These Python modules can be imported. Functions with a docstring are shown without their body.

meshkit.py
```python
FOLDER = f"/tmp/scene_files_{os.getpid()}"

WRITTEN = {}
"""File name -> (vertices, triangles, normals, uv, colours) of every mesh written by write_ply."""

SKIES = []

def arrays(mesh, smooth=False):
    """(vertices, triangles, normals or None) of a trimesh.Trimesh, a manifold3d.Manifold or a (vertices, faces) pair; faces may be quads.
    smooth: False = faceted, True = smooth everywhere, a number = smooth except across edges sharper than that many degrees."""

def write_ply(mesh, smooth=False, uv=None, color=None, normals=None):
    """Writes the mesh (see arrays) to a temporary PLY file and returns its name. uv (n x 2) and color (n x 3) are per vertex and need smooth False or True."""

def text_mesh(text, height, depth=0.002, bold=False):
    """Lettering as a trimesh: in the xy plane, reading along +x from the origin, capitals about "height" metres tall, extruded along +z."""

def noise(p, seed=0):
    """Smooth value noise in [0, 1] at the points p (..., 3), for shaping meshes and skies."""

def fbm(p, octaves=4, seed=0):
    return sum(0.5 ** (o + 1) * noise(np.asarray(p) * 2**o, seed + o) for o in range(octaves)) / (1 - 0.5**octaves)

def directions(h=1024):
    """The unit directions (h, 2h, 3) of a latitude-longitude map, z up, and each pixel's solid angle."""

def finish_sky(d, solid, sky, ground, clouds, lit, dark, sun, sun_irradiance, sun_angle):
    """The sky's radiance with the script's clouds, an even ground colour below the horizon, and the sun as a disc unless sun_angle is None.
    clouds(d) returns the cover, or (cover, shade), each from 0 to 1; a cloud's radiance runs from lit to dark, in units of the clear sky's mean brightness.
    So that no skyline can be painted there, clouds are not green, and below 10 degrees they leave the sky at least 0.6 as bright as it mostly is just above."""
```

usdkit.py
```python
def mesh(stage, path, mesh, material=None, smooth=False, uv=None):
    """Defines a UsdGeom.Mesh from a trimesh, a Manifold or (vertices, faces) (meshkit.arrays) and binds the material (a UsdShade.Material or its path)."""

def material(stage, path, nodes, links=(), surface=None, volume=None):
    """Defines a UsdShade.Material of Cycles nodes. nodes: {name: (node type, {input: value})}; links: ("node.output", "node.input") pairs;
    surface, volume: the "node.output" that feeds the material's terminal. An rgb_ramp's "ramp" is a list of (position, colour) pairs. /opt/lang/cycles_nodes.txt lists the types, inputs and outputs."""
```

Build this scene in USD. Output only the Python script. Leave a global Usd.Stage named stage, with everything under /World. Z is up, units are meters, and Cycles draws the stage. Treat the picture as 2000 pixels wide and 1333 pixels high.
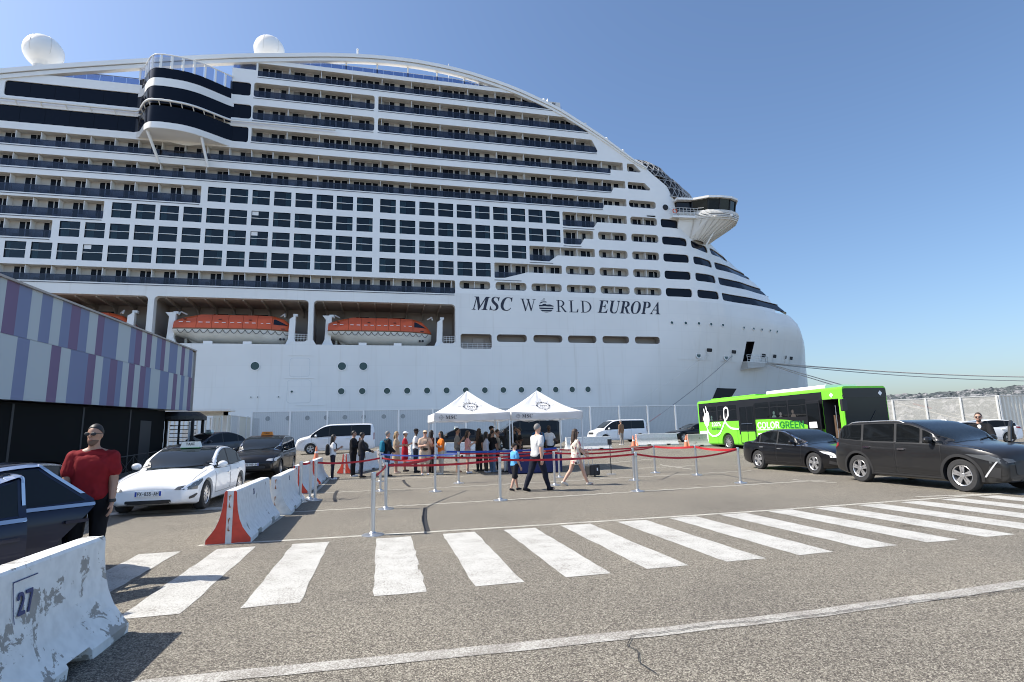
import math, random, numpy as np, trimesh, manifold3d, usdkit, meshkit
from pxr import Usd, UsdGeom, UsdLux, UsdShade, Gf, Sdf, Vt
from shapely.geometry import Polygon, box as sbox, LineString, Point
from shapely.ops import unary_union
from shapely import affinity

stage = Usd.Stage.CreateInMemory()
UsdGeom.SetStageUpAxis(stage, UsdGeom.Tokens.z)
UsdGeom.SetStageMetersPerUnit(stage, 1.0)
UsdGeom.Xform.Define(stage, '/World')
UsdGeom.Scope.Define(stage, '/World/Looks')
random.seed(7); RNG = np.random.default_rng(11)
PI = math.pi
# World axes: x runs along the quay and the ship (towards the bow), y away from the camera to the ship, z up.

# ------------------------------------------------------------ camera, sky, sun
YAW, PITCH, ROLL, EYE = math.radians(13.459), 0.163917, -0.0256738, 1.59627
def _basis():
    f0 = np.array([math.sin(YAW), math.cos(YAW), 0.0]); r0 = np.array([math.cos(YAW), -math.sin(YAW), 0.0]); up = np.array([0, 0, 1.0])
    f = f0*math.cos(PITCH) + up*math.sin(PITCH); u = -f0*math.sin(PITCH) + up*math.cos(PITCH)
    return r0*math.cos(ROLL) + u*math.sin(ROLL), -r0*math.sin(ROLL) + u*math.cos(ROLL), f
_r, _u, _f = _basis()
cam = UsdGeom.Camera.Define(stage, '/World/camera')
mt = Gf.Matrix4d(*_r, 0, *_u, 0, *(-_f), 0, 0, 0, EYE, 1)
cam.AddTransformOp().Set(mt)
cam.CreateHorizontalApertureAttr(36.0); cam.CreateVerticalApertureAttr(24.0)
cam.CreateFocalLengthAttr(1074.125/2000*36.0)
cam.CreateClippingRangeAttr((0.05, 60000.0))
cam.CreateExposureAttr(EXPOSURE := 0.62)

SUN_EL = math.radians(47.5)
SUN_AZ_DIR = np.array([-math.cos(YAW-0.02), math.sin(YAW-0.02)])     # horizontal direction towards the sun
SUN = np.array([SUN_AZ_DIR[0]*math.cos(SUN_EL), SUN_AZ_DIR[1]*math.cos(SUN_EL), math.sin(SUN_EL)])
dome = UsdLux.DomeLight.Define(stage, '/World/sky')
dome.GetPrim().SetCustomDataByKey('kind', 'structure')
sky_m = usdkit.material(stage, '/World/Looks/sky_look', {
    'sky': ('sky_texture', {'sky_type': 'single_scattering', 'sun_disc': False, 'sun_elevation': SUN_EL, 'sun_rotation': math.atan2(SUN[0], SUN[1]),
                            'altitude': 0.0, 'air_density': 1.1, 'aerosol_density': 1.7, 'ozone_density': 5.5}),
    'bg': ('background_shader', {'strength': 0.122})}, [('sky.color', 'bg.color')], surface='bg.background')
UsdShade.MaterialBindingAPI.Apply(dome.GetPrim()).Bind(sky_m)
sun = UsdLux.DistantLight.Define(stage, '/World/sun')
sun.CreateIntensityAttr(1.25); sun.CreateAngleAttr(0.53); sun.CreateNormalizeAttr(True); sun.CreateColorAttr(Gf.Vec3f(1.0, 0.95, 0.87))
_z = SUN; _x = np.cross([0, 0, 1.0], _z); _x /= np.linalg.norm(_x); _y = np.cross(_z, _x)
sun.AddTransformOp().Set(Gf.Matrix4d(*_x, 0, *_y, 0, *_z, 0, 0, 0, 100, 1))

# ------------------------------------------------------------ helpers
_used = {}
def path_for(parent, name):
    base = (str(parent.GetPath()) if parent is not None else '/World') + '/' + name
    n = _used.get(base, 0); _used[base] = n + 1
    return base if n == 0 else f'{base}_{n:03d}'
def tag(o, label=None, cat=None, group=None, kind=None):
    p = o.GetPrim() if hasattr(o, 'GetPrim') else o
    for k, v in (('label', label), ('category', cat), ('group', group), ('kind', kind)):
        if v: p.SetCustomDataByKey(k, v)
    return p
def obj(name, mesh, mat, parent=None, smooth=False, label=None, cat=None, group=None, kind=None):
    if isinstance(mesh, MB): mesh = mesh.mesh()
    m = usdkit.mesh(stage, path_for(parent, name), mesh, mat, smooth=smooth)
    return tag(m, label, cat, group, kind)
def thing(name, label=None, cat=None, loc=(0, 0, 0), rot=0.0, group=None, kind=None, parent=None):
    x = UsdGeom.Xform.Define(stage, path_for(parent, name))
    if any(loc) or rot:
        x.AddTranslateOp().Set(Gf.Vec3d(*map(float, loc)))
        if rot: x.AddRotateZOp().Set(math.degrees(rot))
    return tag(x, label, cat, group, kind)
def copy(src, loc, rot=0.0, label=None, group=None, cat=None):
    base = '/World/' + src.GetName()
    n = _used.get(base, 1); _used[base] = n + 1
    x = UsdGeom.Xform.Define(stage, f'{base}_{n:03d}')
    x.GetPrim().GetReferences().AddInternalReference(src.GetPath())
    x.ClearXformOpOrder(); x.AddTranslateOp().Set(Gf.Vec3d(*map(float, loc))); x.AddRotateZOp().Set(math.degrees(rot))
    x.GetPrim().SetInstanceable(True)
    return tag(x, label, cat or src.GetCustomDataByKey('category'), group)

class MB:
    """Collects vertices and triangles."""
    def __init__(s): s.v, s.f, s.n = [], [], 0
    def add(s, v, f):
        v = np.asarray(v, float).reshape(-1, 3); f = np.asarray(f, int)
        if f.size == 0: return s
        if f.shape[1] == 4: f = np.vstack([f[:, [0, 1, 2]], f[:, [0, 2, 3]]])
        s.v.append(v); s.f.append(f + s.n); s.n += len(v); return s
    def box(s, lo, hi):
        lo, hi = np.minimum(lo, hi), np.maximum(lo, hi)
        v = np.array([[x, y, z] for x in (lo[0], hi[0]) for y in (lo[1], hi[1]) for z in (lo[2], hi[2])])
        return s.add(v, [[0, 1, 3, 2], [4, 6, 7, 5], [0, 4, 5, 1], [2, 3, 7, 6], [0, 2, 6, 4], [1, 5, 7, 3]])
    def bar(s, a, b, w, h=None, up=(0, 0, 1)):
        """Box beam from a to b, w wide and h high."""
        a, b = np.asarray(a, float), np.asarray(b, float); h = h or w
        d = b - a; d = d/np.linalg.norm(d); up = np.asarray(up, float)
        if abs(d @ up) > .98: up = np.array([1.0, 0, 0])
        x = np.cross(d, up); x /= np.linalg.norm(x); y = np.cross(x, d)
        v = [p + x*i*w/2 + y*j*h/2 for p in (a, b) for i, j in ((-1, -1), (1, -1), (1, 1), (-1, 1))]
        return s.add(v, [[3, 2, 1, 0], [4, 5, 6, 7], [0, 1, 5, 4], [1, 2, 6, 5], [2, 3, 7, 6], [3, 0, 4, 7]])
    def tube(s, pts, r, n=8, cap=True):
        pts = np.asarray(pts, float); m = len(pts); r = np.broadcast_to(r, (m,))
        t = np.gradient(pts, axis=0); t /= np.maximum(np.linalg.norm(t, axis=1, keepdims=True), 1e-9)
        ref = np.array([0, 0, 1.0]) if abs(t[0][2]) < .9 else np.array([1.0, 0, 0])
        v = []
        for i in range(m):
            x = np.cross(t[i], ref); x /= max(np.linalg.norm(x), 1e-9); y = np.cross(x, t[i])
            a = np.arange(n)*2*PI/n
            v.append(pts[i] + r[i]*(np.cos(a)[:, None]*x + np.sin(a)[:, None]*y))
        v = np.vstack(v); f = []
        for i in range(m-1):
            for j in range(n): f.append([i*n+j, i*n+(j+1) % n, (i+1)*n+(j+1) % n, (i+1)*n+j])
        s.add(v, f)
        if cap:
            for i, o in ((0, -1), (m-1, 1)):
                c = [pts[i]]; s.add(np.vstack([c, v[i*n:(i+1)*n]]), [[0, 1+(j if o < 0 else (j+1) % n), 1+((j+1) % n if o < 0 else j)] for j in range(n)])
        return s
    def lathe(s, prof, c=(0, 0, 0), axis='z', n=24):
        """prof: (radius, height) pairs, revolved about the axis through c."""
        prof = np.asarray(prof, float); a = np.arange(n)*2*PI/n; v = []
        for r, h in prof:
            x, y, z = r*np.cos(a), r*np.sin(a), np.full(n, h)
            v.append(np.stack({'z': (x, y, z), 'y': (x, z, -y), 'x': (z, x, y)}[axis], 1))
        f = [[i*n+j, i*n+(j+1) % n, (i+1)*n+(j+1) % n, (i+1)*n+j] for i in range(len(prof)-1) for j in range(n)]
        return s.add(np.vstack(v) + np.asarray(c, float), f)
    def prism(s, poly, d0, d1, fn=None):
        """Extrudes a shapely polygon between depths d0 and d1; fn maps (a, b, depth) arrays to xyz."""
        for g in getattr(poly, 'geoms', [poly]):
            if g.is_empty or g.area < 1e-9: continue
            m = trimesh.creation.extrude_polygon(g, d1-d0, engine='earcut'); v = np.array(m.vertices); v[:, 2] += d0
            s.add(fn(v[:, 0], v[:, 1], v[:, 2]) if fn else v, m.faces if not (fn and FLIP.get(fn)) else np.array(m.faces)[:, ::-1])
        return s
    def sphere(s, c, r, sub=2, sc=(1, 1, 1)):
        m = trimesh.creation.icosphere(sub, 1.0); return s.add(np.array(m.vertices)*np.asarray(sc)*r + np.asarray(c), m.faces)
    def mb(s, o, T=None):
        v, f = o.mesh(); return s.add(v if T is None else (np.c_[v, np.ones(len(v))] @ np.asarray(T).T)[:, :3], f)
    def mesh(s): return (np.vstack(s.v), np.vstack(s.f))
FLIP = {}
def XZ(a, b, d): return np.stack([a, d, b], 1)      # drawn on a wall that faces -y
FLIP[XZ] = True
def tri(poly):
    """Triangulates a shapely polygon in the plane."""
    v, f, n = [], [], 0
    for g in getattr(poly, 'geoms', [poly]):
        if g.is_empty or g.area < 1e-9 or g.geom_type != 'Polygon': continue
        a, b = trimesh.creation.triangulate_polygon(g, engine='earcut'); v.append(a); f.append(np.asarray(b) + n); n += len(a)
    if not v: return np.zeros((0, 2)), np.zeros((0, 3), int)
    v, f = np.vstack(v), np.vstack(f)
    e1, e2 = v[f[:, 1]]-v[f[:, 0]], v[f[:, 2]]-v[f[:, 0]]
    bad = (e1[:, 0]*e2[:, 1]-e1[:, 1]*e2[:, 0]) < 0; f[bad] = f[bad][:, ::-1]
    return v, f
def rrect(x0, y0, x1, y1, r=0.2, q=4):
    r = min(r, (x1-x0)/2-1e-4, (y1-y0)/2-1e-4)
    return sbox(x0+r, y0+r, x1-r, y1-r).buffer(r, quad_segs=q)
def smooth_mesh(v, f):
    return trimesh.Trimesh(v, f, process=True)

# ------------------------------------------------------------ materials
def mat(name, color, rough=0.5, metal=0.0, spec=0.5, coat=0.0, noise=0.0, nscale=4.0, bump=0.0, bscale=40.0, emit=None, sub=None):
    nodes = {'p': ('principled_bsdf', {'base_color': color, 'roughness': rough, 'metallic': metal, 'specular_ior_level': spec})}
    links = []
    if coat: nodes['p'][1].update({'coat_weight': coat, 'coat_roughness': 0.03})
    if noise:
        nodes['g'] = ('geometry', {}); nodes['n'] = ('noise_texture', {'scale': nscale, 'detail': 5.0, 'roughness': 0.6})
        c = np.array(color)
        nodes['r'] = ('rgb_ramp', {'ramp': [(0.25, tuple(c*(1-noise))), (0.5, tuple(c)), (0.75, tuple(np.minimum(c*(1+noise*.6), .92)))]})
        links += [('g.position', 'n.vector'), ('n.fac', 'r.fac'), ('r.color', 'p.base_color')]
    if bump:
        nodes.setdefault('g', ('geometry', {})); nodes['bn'] = ('noise_texture', {'scale': bscale, 'detail': 4.0})
        nodes['b'] = ('bump', {'strength': bump, 'distance': 0.02})
        links += [('g.position', 'bn.vector'), ('bn.fac', 'b.height'), ('b.normal', 'p.normal')]
    if emit: nodes['p'][1].update({'emission_color': emit[0], 'emission_strength': emit[1]})
    return usdkit.material(stage, '/World/Looks/' + name, nodes, links, surface='p.BSDF')
def glassy(name, tint, rough=0.02, refl=1.0):
    """Thin pane: tinted see-through mixed with a mirror by the angle of view."""
    return usdkit.material(stage, '/World/Looks/' + name, {
        'fr': ('fresnel', {'IOR': 1.5}), 't': ('transparent_bsdf', {'color': tint}), 'g': ('glossy_bsdf', {'color': (refl,)*3, 'roughness': rough}),
        'm': ('mix_closure', {})}, [('fr.fac', 'm.fac'), ('t.BSDF', 'm.closure1'), ('g.BSDF', 'm.closure2')], surface='m.closure')
M = {}
M['white'] = mat('ship_white', (0.80, 0.785, 0.75), 0.4, spec=.25, noise=0.04, nscale=0.35)
M['hull'] = usdkit.material(stage, '/World/Looks/hull_white', {'g': ('geometry', {}), 'sx': ('separate_xyz', {}), 'cx': ('combine_xyz', {}), 'cs': ('combine_xyz', {}), 'sm': ('math', {'math_type': 'multiply', 'value2': 0.045}),
    'br': ('brick_texture', {'color1': (1, 1, 1), 'color2': (.985, .985, .985), 'mortar': (.93, .93, .93), 'scale': 1.0, 'mortar_size': 0.022, 'mortar_smooth': 0.4, 'brick_width': 9.0, 'row_height': 2.45}),
    'n': ('noise_texture', {'scale': 0.22, 'detail': 5.0}), 'r': ('rgb_ramp', {'ramp': [(0.25, (.725, .705, .665)), (0.5, (.76, .742, .70)), (0.75, (.785, .767, .725))]}),
    'ns': ('noise_texture', {'scale': 1.3, 'detail': 4.0, 'roughness': 0.65}), 'rs': ('rgb_ramp', {'ramp': [(0.0, (1, 1, 1)), (0.56, (1, 1, 1)), (0.74, (.90, .885, .86))]}),
    'm1': ('mix', {'mix_type': 'multiply', 'fac': 1.0}), 'm2': ('mix', {'mix_type': 'multiply', 'fac': 1.0}), 'bn': ('noise_texture', {'scale': 0.55, 'detail': 3.0}), 'b': ('bump', {'strength': 0.3, 'distance': 0.02}),
    'p': ('principled_bsdf', {'roughness': 0.42, 'specular_ior_level': 0.22})},
    [('g.position', 'sx.vector'), ('sx.x', 'cx.x'), ('sx.z', 'cx.y'), ('cx.vector', 'br.vector'), ('sx.x', 'cs.x'), ('sx.z', 'sm.value1'), ('sm.value', 'cs.y'), ('cs.vector', 'ns.vector'), ('g.position', 'n.vector'), ('n.fac', 'r.fac'), ('ns.fac', 'rs.fac'),
     ('r.color', 'm1.color1'), ('br.color', 'm1.color2'), ('m1.color', 'm2.color1'), ('rs.color', 'm2.color2'), ('m2.color', 'p.base_color'), ('g.position', 'bn.vector'), ('bn.fac', 'b.height'), ('b.normal', 'p.normal')], surface='p.BSDF')
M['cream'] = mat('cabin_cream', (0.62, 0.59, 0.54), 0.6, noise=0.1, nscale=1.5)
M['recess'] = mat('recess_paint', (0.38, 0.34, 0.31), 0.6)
M['navy_line'] = mat('navy_line', (0.03, 0.035, 0.06), 0.5)
M['name'] = mat('name_paint', (0.015, 0.018, 0.035), 0.45)
M['dark'] = mat('dark_interior', (0.012, 0.012, 0.014), 0.7)
M['blackglass'] = mat('black_glass', (0.008, 0.009, 0.014), 0.06, spec=0.35)
M['doorglass'] = mat('door_glass', (0.008, 0.010, 0.015), 0.1, spec=0.13)
M['railglass'] = glassy('rail_glass', (0.40, 0.42, 0.50))
M['deckglass'] = glassy('deck_glass', (0.50, 0.56, 0.70))
M['paneglass'] = glassy('pane_glass', (0.40, 0.54, 0.58))
M['bulge'] = mat('bulge_glass', (0.004, 0.005, 0.009), 0.05, spec=0.2)
M['curtain'] = mat('curtain_cloth', (0.5, 0.52, 0.5), 0.9)
M['port'] = mat('porthole_glass', (0.03, 0.06, 0.06), 0.05)
M['orange'] = mat('lifeboat_orange', (0.62, 0.10, 0.03), 0.35, noise=0.12, nscale=1.2)
M['boatwhite'] = mat('lifeboat_white', (0.68, 0.66, 0.60), 0.4, noise=0.12, nscale=0.9)
M['steel'] = mat('brushed_steel', (0.60, 0.61, 0.62), 0.33, 0.9)
M['whitemetal'] = mat('white_metal', (0.72, 0.72, 0.70), 0.4)
M['black'] = mat('black_plastic', (0.02, 0.02, 0.021), 0.5)
M['rubber'] = mat('tyre_rubber', (0.025, 0.025, 0.026), 0.8, noise=0.3, nscale=20)
M['rim'] = mat('alloy_rim', (0.62, 0.62, 0.63), 0.28, 0.85)
M['chrome'] = mat('chrome', (0.75, 0.75, 0.77), 0.12, 1.0)
M['carglass'] = mat('car_glass', (0.006, 0.007, 0.008), 0.03, spec=0.3)
M['windscreen'] = mat('windscreen_glass', (0.010, 0.014, 0.017), 0.03, spec=0.42)
M['lamp'] = mat('headlamp_glass', (0.55, 0.56, 0.58), 0.1, spec=0.8)
M['lampdark'] = mat('dark_lamp', (0.08, 0.085, 0.09), 0.1, spec=0.8)
M['tail'] = mat('tail_lamp', (0.25, 0.01, 0.012), 0.2)
M['plate'] = mat('plate_white', (0.75, 0.75, 0.74), 0.4)
M['plateblue'] = mat('plate_blue', (0.02, 0.06, 0.35), 0.4)
M['ink'] = mat('black_ink', (0.012, 0.012, 0.014), 0.5)
M['red'] = mat('barrier_red', (0.55, 0.055, 0.03), 0.55, noise=0.2, nscale=9)
M['redbelt'] = mat('red_belt', (0.42, 0.012, 0.02), 0.7)
M['bluebelt'] = mat('blue_belt', (0.02, 0.05, 0.26), 0.7)
M['tent'] = usdkit.material(stage, '/World/Looks/tent_cloth', {'p': ('principled_bsdf', {'base_color': (0.82, 0.82, 0.82), 'roughness': 0.75}), 't': ('translucent_bsdf', {'color': (0.8, 0.8, 0.8)}), 'm': ('mix_closure', {'fac': 0.22}),
    'g': ('geometry', {}), 'n': ('noise_texture', {'scale': 3.0, 'detail': 3.0}), 'b': ('bump', {'strength': 0.35, 'distance': 0.05})},
    [('g.position', 'n.vector'), ('n.fac', 'b.height'), ('b.normal', 'p.normal'), ('p.BSDF', 'm.closure1'), ('t.BSDF', 'm.closure2')], surface='m.closure')
M['green'] = mat('bus_green', (0.16, 0.62, 0.03), 0.3, coat=0.5)
M['darkgreen'] = mat('dark_green', (0.01, 0.16, 0.03), 0.4)
M['graphic'] = mat('graphic_white', (0.8, 0.8, 0.8), 0.4)
M['rust'] = mat('rusty_iron', (0.22, 0.10, 0.05), 0.8, noise=0.5, nscale=25)
M['tar'] = mat('dark_ground_mark', (0.018, 0.018, 0.02), 0.7)

def asphalt(name):
    nodes = {'g': ('geometry', {}),
        'v': ('voronoi_texture', {'dimensions': '3D', 'scale': 105.0, 'randomness': 1.0}),
        'sc': ('separate_color', {}),
        'ag': ('rgb_ramp', {'ramp': [(0.0, (0.076, 0.067, 0.057)), (0.3, (0.132, 0.117, 0.10)), (0.55, (0.236, 0.217, 0.18)), (0.8, (0.335, 0.31, 0.258)), (1.0, (0.45, 0.425, 0.36))]}),
        'ed': ('voronoi_texture', {'dimensions': '3D', 'scale': 105.0, 'feature': 'distance_to_edge'}),
        'edr': ('rgb_ramp', {'ramp': [(0.0, (0.42, 0.40, 0.38)), (0.16, (1, 1, 1)), (1.0, (1, 1, 1))]}),
        'mul': ('mix', {'mix_type': 'multiply', 'fac': 1.0}),
        'big': ('noise_texture', {'scale': 0.35, 'detail': 6.0, 'roughness': 0.62}),
        'bigr': ('rgb_ramp', {'ramp': [(0.28, (0.80, 0.79, 0.79)), (0.5, (1.0, 0.99, 0.97)), (0.72, (1.15, 1.13, 1.09))]}),
        'mul2': ('mix', {'mix_type': 'multiply', 'fac': 1.0}),
        'st': ('noise_texture', {'scale': 0.9, 'detail': 3.0, 'roughness': 0.5, 'distortion': 0.6}),
        'str': ('rgb_ramp', {'ramp': [(0.0, (1, 1, 1)), (0.69, (1, 1, 1)), (0.78, (0.48, 0.45, 0.43))]}),
        'mul3': ('mix', {'mix_type': 'multiply', 'fac': 1.0}),
        'fn': ('noise_texture', {'scale': 160.0, 'detail': 2.0}),
        'b': ('bump', {'strength': 0.5, 'distance': 0.006}),
        'p': ('principled_bsdf', {'roughness': 0.86, 'specular_ior_level': 0.3})}
    links = [('g.position', 'v.vector'), ('g.position', 'ed.vector'), ('g.position', 'big.vector'), ('g.position', 'st.vector'), ('g.position', 'fn.vector'),
        ('v.color', 'sc.color'), ('sc.r', 'ag.fac'), ('ed.distance', 'edr.fac'), ('ag.color', 'mul.color1'), ('edr.color', 'mul.color2'),
        ('big.fac', 'bigr.fac'), ('mul.color', 'mul2.color1'), ('bigr.color', 'mul2.color2'), ('st.fac', 'str.fac'), ('mul2.color', 'mul3.color1'), ('str.color', 'mul3.color2'),
        ('mul3.color', 'p.base_color'), ('sc.g', 'b.height'), ('b.normal', 'p.normal')]
    return usdkit.material(stage, '/World/Looks/' + name, nodes, links, surface='p.BSDF')
M['asphalt'] = asphalt('asphalt')
def paint(name, color, wear=0.42, scale=55.0, soft=0.06):
    """Worn road paint: noise opens holes that show the stones below."""
    nodes = {'g': ('geometry', {}), 'n': ('noise_texture', {'scale': scale, 'detail': 4.0, 'roughness': 0.7}), 'n2': ('noise_texture', {'scale': 3.0, 'detail': 4.0, 'roughness': 0.6}),
        'add': ('math', {'math_type': 'multiply_add', 'value2': 0.35, 'value3': 0.0}), 's': ('math', {'math_type': 'add'}),
        'r': ('rgb_ramp', {'ramp': [(0.0, (0.17, 0.15, 0.13)), (wear, (0.2, 0.18, 0.155)), (wear+soft, color), (1.0, color)]}),
        'b': ('bump', {'strength': 0.3, 'distance': 0.004}), 'p': ('principled_bsdf', {'roughness': 0.7})}
    links = [('g.position', 'n.vector'), ('g.position', 'n2.vector'), ('n2.fac', 'add.value1'), ('add.value', 's.value1'), ('n.fac', 's.value2'), ('s.value', 'r.fac'), ('r.color', 'p.base_color'), ('n.fac', 'b.height'), ('b.normal', 'p.normal')]
    return usdkit.material(stage, '/World/Looks/' + name, nodes, links, surface='p.BSDF')
M['zebra'] = paint('zebra_paint', (0.485, 0.475, 0.44), 0.545, 60, 0.13)
M['line'] = paint('line_paint', (0.56, 0.54, 0.47), 0.60, 70, 0.10)
M['linenear'] = paint('edge_line_paint', (0.47, 0.455, 0.41), 0.62, 75, 0.16)
def worn_concrete(name, base, under, lo, hi, scale=2.6):
    nodes = {'g': ('geometry', {}), 'n': ('noise_texture', {'scale': scale, 'detail': 8.0, 'roughness': 0.68, 'distortion': 0.4}),
        'r': ('rgb_ramp', {'ramp': [(0.0, under), (lo, under), (hi, base), (1.0, base)]}), 'n2': ('noise_texture', {'scale': 11.0, 'detail': 5.0}),
        'r2': ('rgb_ramp', {'ramp': [(0.3, (0.86, 0.86, 0.86)), (0.6, (1, 1, 1))]}), 'm': ('mix', {'mix_type': 'multiply', 'fac': 1.0}),
        'b': ('bump', {'strength': 0.25, 'distance': 0.01}), 'p': ('principled_bsdf', {'roughness': 0.8})}
    links = [('g.position', 'n.vector'), ('g.position', 'n2.vector'), ('n.fac', 'r.fac'), ('n2.fac', 'r2.fac'), ('r.color', 'm.color1'), ('r2.color', 'm.color2'), ('m.color', 'p.base_color'), ('n.fac', 'b.height'), ('b.normal', 'p.normal')]
    return usdkit.material(stage, '/World/Looks/' + name, nodes, links, surface='p.BSDF')
M['barrier'] = worn_concrete('barrier_paint', (0.68, 0.68, 0.66), (0.30, 0.285, 0.26), 0.335, 0.36, 3.0)
M['barrier27'] = worn_concrete('peeling_barrier_paint', (0.70, 0.70, 0.68), (0.30, 0.285, 0.26), 0.45, 0.462, 3.4)
M['barriergrey'] = worn_concrete('grey_barrier_concrete', (0.40, 0.40, 0.38), (0.22, 0.21, 0.2), 0.36, 0.42, 3.0)
def paintcar(name, color, metal=0.0, rough=0.3):
    return mat('car_paint_' + name, color, rough, metal, spec=.3, coat=0.45)
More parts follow.
